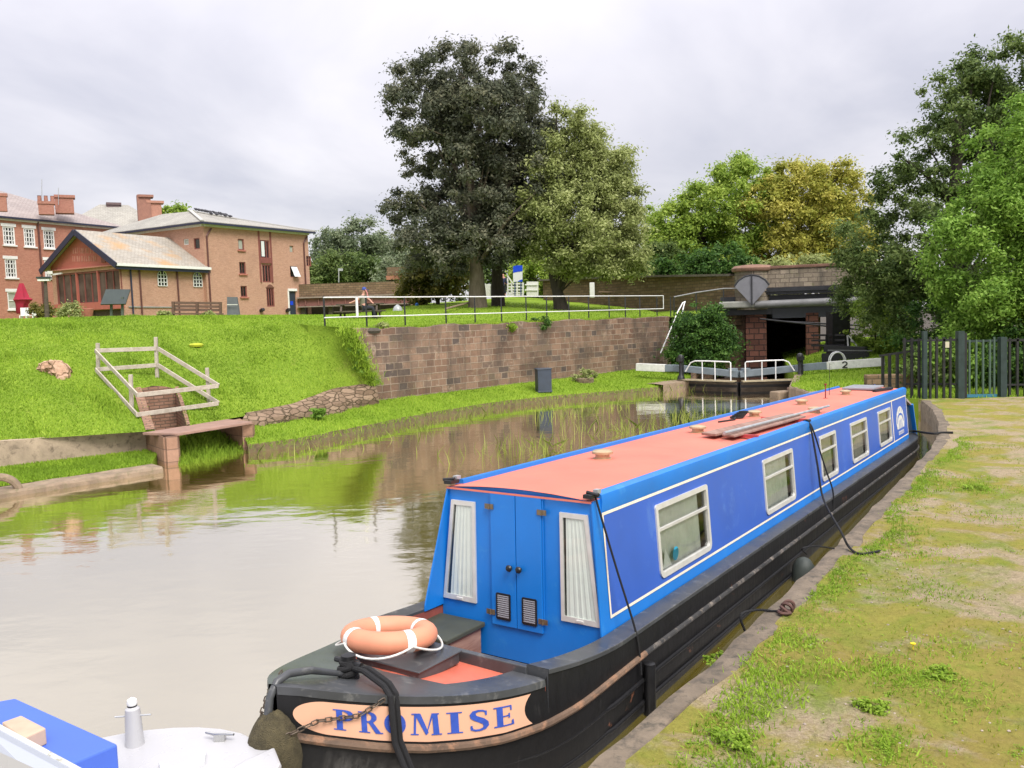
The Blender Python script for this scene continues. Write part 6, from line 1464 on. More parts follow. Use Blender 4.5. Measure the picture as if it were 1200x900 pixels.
mb = MB(); mb.bar(h1.pt(0, ZG_ - .12, .06), h1.pt(h1.L, ZG_ - .12, .06), .14, .22); mb.build('cornice', WHITE, gg)
a0 = ONP(h1.A, h1.B, 46.5, 300)[0]; mb = MB(); mb.tube([h1.pt(a0, 4, .1), h1.pt(a0, ZG_, .1)], .08, 8); mb.build('downpipe', GUTTER, gg)
ea, eb, ec, ed = GA + h1.n * .35 - gd_ * .4 + UPZ * ZG_, GB + h1.n * .35 + gd_ * .4 + UPZ * ZG_, GB + gn - h1.n * .35 + gd_ * .4 + UPZ * ZG_, GA + gn - h1.n * .35 - gd_ * .4 + UPZ * ZG_
ra_, rb_ = GA + gn * .5 + gd_ * 4 + UPZ * 16.6, GB + gn * .5 - gd_ * 8.5 + UPZ * 16.6
mb = MB(); roofpart(mb, [[ea, eb, rb_, ra_], [eb, ec, rb_], [ec, ed, ra_, rb_], [ed, ea, ra_]], .14); rf = mb.build('roof', SLATE3, gg)
mb = MB(); mb.bar(ea + UPZ * .0, eb + UPZ * .0, .14, .14); mb.build('gutter', NAVYTRIM, rf)


def chimney(px, py0, py1, Y, w_, m_, par=None, lab=None, pots=0, d=None):
    b, t = AT(px, py1, Y), AT(px, py0, Y); mb = MB(); rz = .47; c = (b + t) / 2; hgt = t.z - b.z
    mb.box((b.x, b.y, b.z - .8 + (hgt + .8) / 2), (w_, d or w_ * .8, hgt + .8), rz); mb.box((t.x, t.y, t.z - .12), (w_ * 1.12, (d or w_ * .8) * 1.12, .24), rz)
    for k in range(pots): q = t + Vector((math.cos(rz), math.sin(rz), 0)) * ((k - (pots - 1) / 2) * .5); mb.lathe([(.17, 0), (.15, .5), (.18, .52)], q, 10)
    if par is not None: return mb.build('chimney', m_, par)
    return tag(mb.build('chimney_stack', m_), lab, 'chimney')


CHB = brick('chimney_brick', (.40, .16, .12), (.46, .20, .15), (.36, .22, .17))
chimney(75.5, 229.5, 240, 78, 1.5, CHB, rf); chimney(54, 236.5, 241, 76, 1.2, CHB, rf, pots=3); chimney(1.5, 227, 236, 70, .75, CHB, rf)
for px, y0 in ((49, 210), (68.5, 220)): b, t = AT(px, 240, 77), AT(px, y0, 77); mb = MB(); mb.tube([b, t], .03, 5); mb.build('aerial', GALV, rf)
# rear house with pyramid roof and tall chimneys
hc = AT(135, 262, 92); rh = thing('rear_house', (hc.x, hc.y, 4), 'brown brick house with pyramid slate roof behind the annex', 'building')
mb = MB(); mb.box((hc.x, hc.y, 9), (8.5, 8, 10.4), rz=.4); mb.build('wall', BRICK_R, rh)
mb = MB(); M2 = Euler((0, 0, .4)).to_matrix(); zb = 14.1; P = [Vector((hc.x, hc.y, zb)) + M2 @ Vector((sx * 4.8, sy * 4.5, 0)) for sx, sy in ((-1, -1), (1, -1), (1, 1), (-1, 1))]; t1, t2 = Vector((hc.x, hc.y, 16.9)) + M2 @ Vector((-1.4, 0, 0)), Vector((hc.x, hc.y, 16.9)) + M2 @ Vector((1.4, 0, 0))
roofpart(mb, [[P[0], P[1], t2, t1], [P[1], P[2], t2], [P[2], P[3], t1, t2], [P[3], P[0], t1]], .15); rf = mb.build('roof', SLATE, rh); chimney(133, 238, 250, 92, 1.3, paint('dark_stack', (.14, .10, .10), .9, .15), rf)
chimney(170.5, 229, 270, 88, 1.25, paint('tall_stack_brick', (.30, .15, .11), .9, .15, 3), None, 'tall slim brown chimney stack left of the warehouse roof', d=1.2)
chimney(181, 236, 270, 88.5, 1.5, paint('orange_stack_brick', (.42, .21, .15), .9, .15, 3), None, 'shorter orange chimney stack joined to the tall one')
# pigeons along the ridge
def pigeon(p, rz):
    mb = MB(); M3 = Matrix.Rotation(rz, 3, 'Z'); n, k = 8, 7; vs = []
    prof = [(0, -.20), (.035, -.17), (.075, -.06), (.085, .02), (.07, .09), (.04, .13), (.045, .16), (.03, .195), (.0, .21)]
    for i, (r_, y_) in enumerate(prof):
        zc_ = .10 + .05 * (y_ + .2) * 2 + (.05 if y_ > .1 else 0)
        for j in range(n): a = 2 * math.pi * j / n; vs.append(Vector((max(r_, .004) * math.cos(a), y_, zc_ + max(r_, .004) * math.sin(a))))
    fs = [(i * n + j, i * n + (j + 1) % n, (i + 1) * n + (j + 1) % n, (i + 1) * n + j) for i in range(len(prof) - 1) for j in range(n)]
    mb.add([Vector(p) + M3 @ v * 1.35 for v in vs], fs); mb.tube([Vector(p) + M3 @ Vector((0, .0, -.02)), Vector(p) + M3 @ Vector((0, .0, .1))], .02, 5); return mb.build('pigeon', paint('pigeon_grey', (.06, .06, .07), .8, .2), smooth=True, origin=p)
first = None
for i in range(17):
    f = .12 + .86 * i / 16 + .02 * math.sin(i * 5.); q = ra.lerp(rb, min(1, f + .03 * math.sin(i * 7.3))) + UPZ * .11 if i < 13 else ra.lerp(rb, .2 + .12 * (i - 12)).lerp(e['A'].lerp(e['B'], .2 + .13 * (i - 12)), .12 + .03 * (i % 2)) + UPZ * .03
    if first is None: first = tag(pigeon(q, 1.), 'dark pigeon perched on the warehouse roof ridge or slates', 'bird', 'pigeons on the warehouse roof')
    else: copy_tree(first, q, 1. + .9 * math.sin(i * 3))

# --- brick footbridge right of the warehouse
fa, fb = Vector((-19.0, 78.5, 0)), Vector((-8.5, 78.5, 0)); ft = thing('brick_footbridge', (-14, 78, 4), 'low bridge with brown stone parapet and dull red girders beside the warehouse', 'bridge')
zt = AT(420, 331, 78.5).z; zm = AT(420, 347.5, 78.5).z; zl = AT(420, 357, 78.5).z
mb = MB(); mb.box((-13.6, 78.8, (zt + zm) / 2), (11.2, .5, zt - zm)); mb.build('parapet', FARWALL, ft)
mb = MB(); mb.box((-13.6, 78.45, (zm + zl) / 2), (11.2, .3, zm - zl - .02))
for k in range(9): mb.box((-18.6 + k * 1.22, 78.25, (zm + zl) / 2), (.10, .14, zm - zl - .1))
mb.build('girder', DULLRED, ft); mb = MB(); mb.box((-13.6, 78.2, zm + .04), (11.4, .4, .12)); mb.box((-13.6, 78.25, zl - .05), (11.4, .5, .09)); mb.build('flange', paint('flange_grey', (.25, .2, .17), .8, .2), ft)
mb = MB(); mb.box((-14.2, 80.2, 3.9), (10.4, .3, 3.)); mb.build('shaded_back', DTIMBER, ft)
for x in (-18.9, -16.4, -13.4): mb = MB(); mb.box((x, 78.7, 4.4), (.35, .5, 1.6)); mb.build('post', DTIMBER, ft)
mb = MB(); mb.box((-8.4, 78.4, 4.9), (1.2, 1., 2.6)); mb.build('end_pier', FARWALL, ft)
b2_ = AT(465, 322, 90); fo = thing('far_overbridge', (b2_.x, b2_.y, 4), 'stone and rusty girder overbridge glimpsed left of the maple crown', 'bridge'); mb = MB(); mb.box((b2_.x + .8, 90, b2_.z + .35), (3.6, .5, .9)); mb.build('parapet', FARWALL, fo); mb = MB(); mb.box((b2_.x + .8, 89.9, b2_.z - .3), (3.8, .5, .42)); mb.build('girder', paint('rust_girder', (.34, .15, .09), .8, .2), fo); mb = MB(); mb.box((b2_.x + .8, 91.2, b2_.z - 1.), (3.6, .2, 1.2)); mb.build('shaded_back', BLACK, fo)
p = AT(397, 331, 76); mb = MB(); mb.tube([p, AT(397, 314.5, 76)], .05, 6); mb.box(AT(399, 316, 76), (.42, .06, .22)); tag(mb.build('street_sign', GALV), 'small grey sign on a slim pole over the footbridge parapet', 'sign')
p = AT(493, 370, 62); mb = MB(); mb.lathe([(.11, 0), (.11, 1.0), (.13, 1.02), (.13, 1.1), (.05, 1.16)], AT(489, 369, 62) - UPZ * .3, 10); tag(mb.build('blue_bollard', paint('bollard_blue', (.02, .12, .40), .5), smooth=True), 'short bright blue bollard near the footbridge opening', 'bollard')

# --- things along the crest of the bank
def wb(par, nm, m_, p, q, w_, h_, bev=0): mb = MB(); mb.bar(p, q, w_, h_); return mb.build(nm, m_, par, bevel=bev)
be = thing('slatted_bench', tuple(AT(230, 374, 48)), 'long dark brown slatted bench at the top of the bank before the warehouse', 'bench')
for y_ in (355.2, 359.2, 363.2): wb(be, 'back_slat', BENCHW, AT(201, y_ - .4, 48), AT(259.5, y_ + .2, 49.5), .06, .145)
wb(be, 'seat', BENCHW, AT(201, 367.5, 47.6), AT(261, 368, 49.1), .45, .08)
for x_, Y_ in ((203, 47.9), (231, 48.7), (258.5, 49.4)): wb(be, 'leg', BENCHW, AT(x_, 376, Y_), AT(x_, 354, Y_), .13, .13)
le = thing('lectern_sign', tuple(AT(136, 375, 42)), 'dark green sloping information board seen from behind on two posts', 'information board')
a, b, c, d = AT(118, 357.5, 41.4), AT(147.5, 357, 41.6), AT(153, 340, 42.3), AT(124.5, 340, 42.1); mb = MB(); nn = (b - a).cross(d - a).normalized() * .06; mb.add([a, b, c, d, a + nn, b + nn, c + nn, d + nn], [(0, 1, 2, 3), (7, 6, 5, 4), (1, 0, 4, 5), (2, 1, 5, 6), (3, 2, 6, 7), (0, 3, 7, 4)]); mb.build('board', LECT, le)
for x_ in (130.5, 143.5): wb(le, 'post', paint('lectern_post', (.09, .11, .09), .7, .1), AT(x_, 376, 41.8), AT(x_, 348, 41.8), .10, .10)
lp = thing('lamp_post', tuple(AT(55, 378, 50)), 'dark lamp post with flat square lamp head beside the red gable', 'lamp'); mb = MB(); mb.tube([AT(55.5, 378, 50), AT(53, 327, 50)], [.14, .09], 10); mb.build('pole', DTIMBER, lp); mb = MB(); q = AT(51.5, 325.5, 50); mb.box(q, (.72, .6, .10), rz=.3); mb.build('head', LECT, lp); mb = MB(); mb.box(q - UPZ * .13, (.6, .5, .12), rz=.3); mb.build('diffuser', WHITE, lp)
pr = thing('parasol', tuple(AT(27, 376, 58)), 'closed crimson garden parasol leaning by the Georgian block', 'parasol'); b, t = AT(26, 367.5, 58), AT(25, 332, 58); mb = MB(); ax = t - b
rows = []
for f, r_ in ((0, .30), (.04, .36), (.30, .38), (.40, .42), (.46, .52), (.52, .46), (.75, .30), (.95, .16), (1, .12)):
    rows.append([b + ax * f + Vector((math.cos(R(a_)) * r_ * (1 + .16 * math.cos(R(a_ * 6))) + (.15 if .3 < f < .5 and -60 < a_ - 360 * (a_ > 180) < 60 else 0), math.sin(R(a_)) * r_, 0)) for a_ in range(0, 361, 12)])
loft(mb, [r[::-1] for r in rows]); mb.build('canopy', PARASOL, pr, smooth=True); mb = MB(); mb.tube([AT(26.5, 378, 58), b], .04, 8); mb.build('pole', GALV, pr)
def chair(px, rz, lab):
    p = AT(px, 378, 56); t = thing('garden_chair', tuple(p), lab, 'chair', 'white chairs under the parasol', (0, 0, rz))
    for nm, c, d in (('seat', (0, 0, .44), (.5, .5, .04)), ('backrest', (0, .24, .72), (.5, .04, .5))): mb = MB(); mb.box(c, d); mb.build(nm, WHITE, t, local=True, bevel=.01)
    for x in (-.22, .22):
        for y in (-.22, .22): mb = MB(); mb.box((x, y, .22), (.05, .05, .44)); mb.build('leg', WHITE, t, local=True)
for px, rz, lab in ((29, .3, 'white garden chair directly below the crimson parasol'), (36, 2., 'white garden chair turned sideways, second from the parasol'), (43.5, 3.6, 'white garden chair furthest right, near the lamp post')): chair(px, rz, lab)
for i, (px, py, Y, r_, mt, lab) in enumerate(((49, 367, 53, .7, LEAFO, 'olive shrub round the foot of the lamp post'), (83, 368, 56, .75, LEAFL, 'pale green shrub before the glazed annex front'), (158, 373, 58, .3, LEAFL, 'small weed clump at the corner of the annex wall'), (193, 372, 47, .35, LEAFL, 'tuft of tall weeds left of the slatted bench'), (245, 372, 47.6, .3, LEAFL, 'tuft of tall weeds under the slatted bench'))):
    c = AT(px, py, Y); tree('shrub', lab, 'shrub', (c.x, c.y, c.z - r_), [(c.x, c.y, c.z)], [(c.x, c.y, c.z, r_, r_, r_ * .9)], 26, r_ * .4, 2200, .09, mt, BARKD, .03, 110 + i, limbs=3)
c = AT(99, 369, 57); mb = MB(); mb.lathe([(.35, -.5), (.55, .2), (.58, .4), (.5, .42), (.1, .36)], c, 16); tag(mb.build('planter', TERRA, smooth=True, sharp=30), 'round terracotta planter below the annex windows', 'planter')
p = AT(273, 374, 60); pk = thing('display_panel', tuple(p), 'dark grey leaning display panel at the left corner of the warehouse', 'panel'); a, b, c, d = AT(266, 374, 60), AT(281, 373.5, 60.2), AT(277, 348, 60.4), AT(266, 348, 60.2); mb = MB(); nn = Vector((.05, .12, 0)); mb.add([a, b, c, d, a + nn, b + nn, c + nn, d + nn], [(0, 1, 2, 3), (7, 6, 5, 4), (1, 0, 4, 5), (2, 1, 5, 6), (3, 2, 6, 7), (0, 3, 7, 4)]); mb.build('sheet', paint('panel_grey', (.085, .095, .10), .5, .15), pk); mb = MB(); mb.bar(AT(266, 357, 59.95), AT(278.5, 357, 60.1), .03, .05); mb.build('strip', WHITE_D, pk)
mb = MB(); mb.bar(AT(74, 320, 66.5), AT(60, 322, 65.8), .12, .12); mb.box(AT(58.5, 319.5, 65.6), (.35, .3, .22), rz=.5); tag(mb.build('wall_lamp', WHITE_D), 'small white lamp bracket under the left eave of the annex', 'lamp')

# ------------------------------------------------------------------ PERSON AND PICNIC BENCH BEHIND THE RAIL


def skin_mesh(name, joints, edges, mat, parent, sub=2):
    me = bpy.data.meshes.new(name); Mi = ROOTM[parent.name].inverted(); me.from_pydata([tuple(Mi @ Vector(j[:3])) for j in joints], edges, []); o = bpy.data.objects.new(name, me); COL.objects.link(o); o.parent = parent; ROOTM[o.name] = ROOTM[parent.name]
    md = o.modifiers.new('skin', 'SKIN'); md.use_smooth_shade = True
    for i, v in enumerate(me.skin_vertices[0].data): r_ = joints[i][3]; v.radius = (r_, r_) if not isinstance(r_, tuple) else r_; v.use_root = i == 0
    s = o.modifiers.new('sub', 'SUBSURF'); s.levels = sub; s.render_levels = sub; me.materials.append(mat); return o


pf = AT(427, 373.5, 40.5); pf.z = ZG(pf.x, pf.y); pz = pf.z
pe = thing('person', (pf.x, pf.y, pz), 'person in khaki shirt and blue cap sitting at the picnic bench', 'person')
X0 = pf.x; Y0 = pf.y
def J(x, y, z, r_): return (X0 + x, Y0 + y, pz + z, r_)
# faces right along the lawn; body leaning a little to the left arm stretched behind
jt = [J(0, 0, .52, .13), J(-.02, 0, .75, .14), J(-.02, 0, .98, .15), J(.0, 0, 1.12, .07), J(.03, 0, 1.19, .06), J(.05, 0, 1.30, .10), J(.05, 0, 1.40, .085),
      J(-.04, -.19, 1.02, .065), J(-.28, -.24, .86, .05), J(-.56, -.20, .76, .042), J(-.66, -.18, .74, .045),
      J(.02, .19, 1.02, .065), J(.26, .22, .88, .05), J(.40, .12, .72, .042), J(.46, .08, .70, .045),
      J(.08, -.12, .50, .095), J(.44, -.14, .50, .075), J(.50, -.14, .22, .055), J(.50, -.14, .07, .05), J(.64, -.14, .045, .04),
      J(.08, .12, .50, .095), J(.42, .14, .52, .075), J(.40, .14, .24, .055), J(.40, .14, .07, .05), J(.54, .14, .045, .04), J(.13, 0, 1.28, .05)]
ed = [(0, 1), (1, 2), (2, 3), (3, 4), (4, 5), (5, 6), (2, 7), (7, 8), (8, 9), (9, 10), (2, 11), (11, 12), (12, 13), (13, 14), (0, 15), (15, 16), (16, 17), (17, 18), (18, 19), (0, 20), (20, 21), (21, 22), (22, 23), (23, 24), (5, 25)]
skin_mesh('body', jt, ed, SKIN, pe)
skin_mesh('shirt', [J(0, 0, .48, .165), J(-.02, 0, .75, .175), J(-.02, 0, 1.0, .175), J(0, 0, 1.09, .09), J(-.04, -.19, 1.03, .09), J(-.18, -.22, .93, .075), J(.02, .19, 1.03, .09), J(.16, .21, .94, .075)], [(0, 1), (1, 2), (2, 3), (2, 4), (4, 5), (2, 6), (6, 7)], SHIRT, pe)
skin_mesh('trousers', [J(0, 0, .50, .15), J(.08, -.12, .50, .115), J(.44, -.14, .50, .095), J(.50, -.14, .22, .075), J(.50, -.14, .10, .07), J(.08, .12, .50, .115), J(.42, .14, .52, .095), J(.40, .14, .24, .075), J(.40, .14, .10, .07)], [(0, 1), (1, 2), (2, 3), (3, 4), (0, 5), (5, 6), (6, 7), (7, 8)], TROUSERS, pe)
for y in (-.14, .14): x = .5 if y < 0 else .4; skin_mesh('shoe', [J(x - .05, y, .05, .055), J(x + .08, y, .045, .052), J(x + .17, y, .04, .04)], [(0, 1), (1, 2)], BLACK, pe, 1)
mb = MB(); mb.lathe([(.108, 1.345), (.112, 1.37), (.10, 1.43), (.06, 1.475), (.01, 1.49)], (X0 + .05, Y0, pz), 16); mb.box((X0 + .19, Y0, pz + 1.355), (.16, .15, .015), ry=.15); mb.build('cap', CAPB, pe, smooth=True, sharp=40)
mb = MB(); mb.tube([(X0 + .13, Y0 - .10, pz + 1.36), (X0 + .2, Y0 - .1, pz + 1.2), (X0 + .24, Y0 - .12, pz + .95)], .03, 6); mb.build('neck_scarf', paint('pink_scarf', (.55, .22, .22), .8), pe)
pt = thing('picnic_bench', (X0 - .3, Y0, pz), 'weathered dark picnic bench on the lawn behind the rail fence', 'bench')
for nm, c, d in (('seat', (.0, .0, .36), (2.2, .34, .06)), ('tabletop', (.0, .75, .70), (2.2, .75, .06)), ('seat', (.0, 1.5, .36), (2.2, .3, .06))): mb = MB(); mb.box(Vector(c) + Vector((X0 - .3, Y0, pz)), d); mb.build(nm, DTIMBER, pt)
for x in (-.85, .85):
    for y, yy in ((.1, .5), (1.4, 1.0)): mb = MB(); mb.bar((X0 - .3 + x, Y0 + y - .1, pz - .1), (X0 - .3 + x, Y0 + yy, pz + .7), .09, .06); mb.build('leg', DTIMBER, pt)
    mb = MB(); mb.bar((X0 - .3 + x, Y0 - .1, pz + .31), (X0 - .3 + x, Y0 + 1.6, pz + .31), .08, .06); mb.build('cross_bar', DTIMBER, pt)
q = AT(466, 363, 52); mb = MB(); mb.lathe([(.30, -.35), (.30, .0), (.22, .18), (.04, .32)], q, 14); tag(mb.build('covered_bin', paint('clear_cover', (.34, .36, .37), .3, .1), smooth=True), 'pale domed cover standing on the grass before the footbridge', 'cover')
q = AT(590, 346.5, 68.4)
pe2 = thing('person', (q.x, q.y, q.z), 'distant person in dark blue clothes standing by the white gate', 'person'); X0, Y0, pz = q.x, q.y, q.z
skin_mesh('body', [J(0, 0, .92, .12), J(0, 0, 1.15, .13), J(0, 0, 1.38, .14), J(.02, 0, 1.52, .06), J(.03, 0, 1.64, .10), J(.03, 0, 1.72, .08), J(-.2, 0, 1.38, .06), J(-.26, 0, 1.1, .05), J(-.22, -.1, .85, .045), J(.2, 0, 1.38, .06), J(.27, 0, 1.1, .05), J(.3, -.1, .85, .045), J(-.1, 0, .85, .09), J(-.11, 0, .48, .07), J(-.12, 0, .08, .055), J(-.12, -.14, .05, .04), J(.1, 0, .85, .09), J(.13, 0, .48, .07), J(.16, 0, .08, .055), J(.16, -.14, .05, .04)],
          [(0, 1), (1, 2), (2, 3), (3, 4), (4, 5), (2, 6), (6, 7), (7, 8), (2, 9), (9, 10), (10, 11), (0, 12), (12, 13), (13, 14), (14, 15), (0, 16), (16, 17), (17, 18), (18, 19)], SKIN, pe2, 1)
skin_mesh('coat', [J(0, 0, .80, .19), J(0, 0, 1.1, .17), J(0, 0, 1.38, .18), J(-.2, 0, 1.38, .085), J(-.26, 0, 1.1, .07), J(-.22, -.09, .9, .06), J(.2, 0, 1.38, .085), J(.27, 0, 1.1, .07), J(.3, -.09, .9, .06)], [(0, 1), (1, 2), (2, 3), (3, 4), (4, 5), (2, 6), (6, 7), (7, 8)], paint('navy_coat', (.015, .02, .06), .9), pe2, 1)
skin_mesh('trousers', [J(0, 0, .85, .14), J(-.1, 0, .8, .11), J(-.11, 0, .48, .09), J(-.12, 0, .12, .075), J(.1, 0, .8, .11), J(.13, 0, .48, .09), J(.16, 0, .12, .075)], [(0, 1), (1, 2), (2, 3), (0, 4), (4, 5), (5, 6)], TROUSERS, pe2, 1)

# ------------------------------------------------------------------ PALISADE AND GATE
pa = thing('palisade', (13.4, 28.6, .5), 'dark steel palisade fence between the lock and the gate', 'fence')
Yf = 28.45
def up(px, py0, py1, Y, r_, m_=FENCEB, par=pa, nm='pale'): mb = MB(); b, t = AT(px, py1, Y), AT(px, py0, Y); b.z = .45; mb.bar(b, t, r_, r_); mb.build(nm, m_, par)
for px, y0, Y in ((1034.5, 416, 30.0), (1042.5, 414, 29.7), (1051.5, 413, 29.3)): up(px, y0, 462, Y, .085)
for i, px in enumerate((1060, 1068.5, 1077)): up(px, 396, 468, 29.0 - .2 * i, .075)
up(1083.5, 388, 468, Yf, .13, FENCEG, nm='post')
for px in (1090, 1097.5, 1106, 1113.5): up(px, 395, 466, Yf, .07)
for p, q, w_ in ((AT(1031, 417, 30.1), AT(1071, 411, 28.9), .07), (AT(1058, 400, 29.1), AT(1083, 398, Yf), .06), (AT(1083, 399, Yf), AT(1123, 398, Yf), .07), (AT(1060, 450, 29.1), AT(1121, 450, Yf), .06)): mb = MB(); mb.bar(p, q, w_, w_); mb.build('rail', FENCEB, pa)
gt2 = thing('palisade_gate', (15.6, 28.3, .5), 'green steel gate between two thick square posts on the towpath', 'gate')
for px in (1125, 1174.5): up(px, 388 if px < 1150 else 395, 468, Yf, .21, FENCEG, gt2, 'post')
up(1131, 390, 462, Yf + .05, .09, FENCEB, gt2, 'stile')
for px in (1136, 1144, 1152, 1160, 1165): up(px, 398 if px < 1163 else 395, 461, Yf + .05, .055, paint('gate_green', (.06, .10, .075), .5, .15), gt2, 'pale')
mb = MB(); mb.bar(AT(1130, 400, Yf + .06), AT(1169, 399, Yf + .06), .06, .07); mb.build('rail', FENCEG, gt2); mb = MB(); mb.bar(AT(1128, 464, Yf + .04), AT(1168, 463.5, Yf + .04), .06, .10); mb.build('bottom_rail', paint('gate_blue', (.035, .16, .24), .5, .15), gt2)
f5 = thing('palisade', (17.5, 28.3, .5), 'dark palisade fence right of the green gate under the trees', 'fence')
for px in (1183, 1192, 1201, 1212, 1224, 1240, 1260): up(px, 396, 466, Yf, .07, FENCEB, f5)
mb = MB(); mb.bar(AT(1176, 399, Yf), AT(1290, 396, Yf), .07, .07); mb.build('rail', FENCEB, f5); mb = MB(); mb.bar(AT(1176, 451, Yf), AT(1290, 449, Yf), .06, .06); mb.build('rail', FENCEB, f5)
mb = MB(); p = AT(1110, 404, Yf - .05); mb.box(p, (.13, .02, .2)); tag(mb.build('fence_notice', paint('notice_cream', (.50, .46, .34), .6), bevel=.004), 'small cream notice fixed high on the palisade', 'sign')
p = AT(1050, 447, 31.5); mb = MB(); mb.box(p, (2.2, .4, .55), rz=-.1); tag(mb.build('low_stone_wall', FARWALL, bevel=.04), 'low pale stone wall glimpsed behind the palisade', 'wall')

# ------------------------------------------------------------------ WHITE CRUISER AT THE NEAR LEFT
Zc = 1.0
cr = thing('cabin_cruiser', tuple(G(180, 905, 0)), 'white cruiser with rounded deck and blue canopy, mostly out of frame', 'cruiser')
dk = [(331, 905), (327, 888), (318, 876), (304, 866), (286, 857), (262, 852), (235, 850), (205, 850.5), (175, 853), (146, 857), (118, 862.5), (60, 875), (-40, 902), (-200, 950)]
P = [G(x, y, Zc) for x, y in dk]; far = [G(x, 1300, Zc) for x in (-350, 100, 345)]
poly = P + [far[0], far[1], far[2]]
cx_ = sum((p for p in poly), Vector()) / len(poly)
mb = MB(); n = len(poly); rows = []
for k, (z, s_) in enumerate(((-.4, .94), (.3, .985), (.85, 1.0), (.93, .998), (.985, .985), (1.0, .96))): rows.append([Vector((*(cx_.xy + (p.xy - cx_.xy) * s_), z)) for p in poly] + [Vector((*(cx_.xy + (poly[0].xy - cx_.xy) * s_), z))])
loft(mb, rows); mb.add([r for r in rows[-1][:-1]], [tuple(range(n))]); mb.build('hull', GELCOAT, cr, smooth=True, sharp=35)
# moulded step on the deck, right
mb = MB(); q = [G(272, 905, 1.0), G(285, 897, 1.0), G(322, 880, 1.0), G(330, 900, 1.0), G(320, 920, 1.)]; mb.add([Vector((*p.xy, z)) for p in q for z in (1.0, 1.035)], [(0, 2, 3, 1), (2, 4, 5, 3), (4, 6, 7, 5), (6, 8, 9, 7), (8, 0, 1, 9), (1, 3, 5, 7, 9)]); mb.build('deck_moulding', GELCOAT, cr, bevel=.02)
mb = MB(); q = [G(186, 897, 1.0), G(205, 902, 1.0), G(242, 884, 1.), G(240, 896, 1.), G(215, 912, 1.), G(190, 915, 1.)]; mb.add([Vector((*p.xy, z)) for p in q for z in (1.0, 1.03)], [(0, 2, 3, 1), (2, 4, 5, 3), (4, 6, 7, 5), (6, 8, 9, 7), (8, 10, 11, 9), (10, 0, 1, 11), (1, 3, 5, 7, 9, 11)]); mb.build('deck_moulding', paint('grey_gelcoat', (.60, .61, .62), .35, .05), cr, bevel=.01)
mb = MB(); mb.tube([Vector((*(cx_.xy + (p.xy - cx_.xy) * 1.003), .88)) for p in poly[:13]], .022, 8); mb.build('rub_rail', paint('grey_rub_rail', (.16, .16, .17), .5), cr, smooth=True)
for px_, py_ in ((258, 868), (108, 880)):
    q = G(px_, py_, 1.0); mb = MB(); mb.tube([q + Vector((-.10, .02, .05)), q + Vector((-.03, 0, .045)), q + Vector((.03, 0, .045)), q + Vector((.10, -.02, .05))], [.008, .014, .014, .008], 8); mb.box(q + Vector((0, 0, .02)), (.07, .04, .05)); mb.build('cleat', CHROME, cr, smooth=True, sharp=30)
p = G(158, 872, 1.0); mb = MB(); mb.lathe([(.062, 0), (.058, .03), (.050, .20), (.046, .245), (.03, .26)], p, 18); na = mb.build('lamp_post', GELCOAT, cr, smooth=True, sharp=40)
mb = MB(); mb.lathe([(.030, .255), (.032, .27)], p, 12); mb.build('lamp_band', BLACK, na); mb = MB(); mb.lathe([(.030, .27), (.034, .285), (.03, .305), (.01, .318)], p, 12); mb.build('lamp_lens', WHITE, na, smooth=True)
mb = MB(); mb.tube([p + Vector((-.12, 0, .19)), p + Vector((.12, .0, .20))], .006, 6); mb.build('cleat_bar', GALV, na)
# blue canopy block, wood block and the smoky wind screen
a, b, c, d = G(138, 872, 1.30), G(18, 818, 1.30), G(-60, 832, 1.30), G(60, 905, 1.30); mb = MB(); q = [a, b, c, d]; mb.add([Vector((*p.xy, z)) for p in q for z in (1.08, 1.30)], [(0, 2, 3, 1), (2, 4, 5, 3), (4, 6, 7, 5), (6, 0, 1, 7), (1, 3, 5, 7), (0, 6, 4, 2)]); mb.build('canopy', BLUEBOX, cr, bevel=.012)
a, b, c, d = G(54, 853, 1.40), G(25, 838, 1.40), G(2, 846, 1.40), G(28, 865, 1.40); mb = MB(); q = [a, b, c, d]; mb.add([Vector((*p.xy, z)) for p in q for z in (1.30, 1.40)], [(0, 2, 3, 1), (2, 4, 5, 3), (4, 6, 7, 5), (6, 0, 1, 7), (1, 3, 5, 7), (0, 6, 4, 2)])
tag(mb.build('wood_block', SANDBLK, bevel=.008), 'pale wooden block resting on the blue canopy of the cruiser', 'block')
mb = MB(); e1_, e2_ = AT(-40, 832, 3.6), AT(96, 905, 3.75); e3, e4 = AT(120, 990, 3.6), AT(-60, 960, 3.5); nn = Vector((-.01, .02, .0)); mb.add([e1_, e2_, e3, e4] + [p - nn for p in (e1_, e2_, e3, e4)], [(0, 1, 2, 3), (7, 6, 5, 4), (0, 4, 5, 1), (1, 5, 6, 2), (2, 6, 7, 3), (3, 7, 4, 0)]); mb.build('wind_screen', TOUGH, cr); mb = MB(); mb.tube([e1_, e2_], .014, 8); mb.build('screen_trim', WHITE_D, cr)
a, b = AT(-30, 868, 3.3), AT(62, 910, 3.4); mb = MB(); mb.add([a, b, b - UPZ * .5, a - UPZ * .5], [(0, 1, 2, 3)]); mb.build('cabin_side', GELCOAT, cr)

# ------------------------------------------------------------------ CULVERT MOUTH AT THE LEFT EDGE, REEDS, GRASS, WEEDS
c = G(2, 582, .02); mb = MB(); mb.torus(c + Vector((-.1, .05, .02)), .42, .09, 24, 8, Euler((R(90), 0, R(35))).to_matrix(), a0=0, a1=math.pi); tag(mb.build('culvert_mouth', COPE_L, smooth=True), 'round concrete pipe mouth in the kerb at the left edge', 'culvert'); mb = MB()


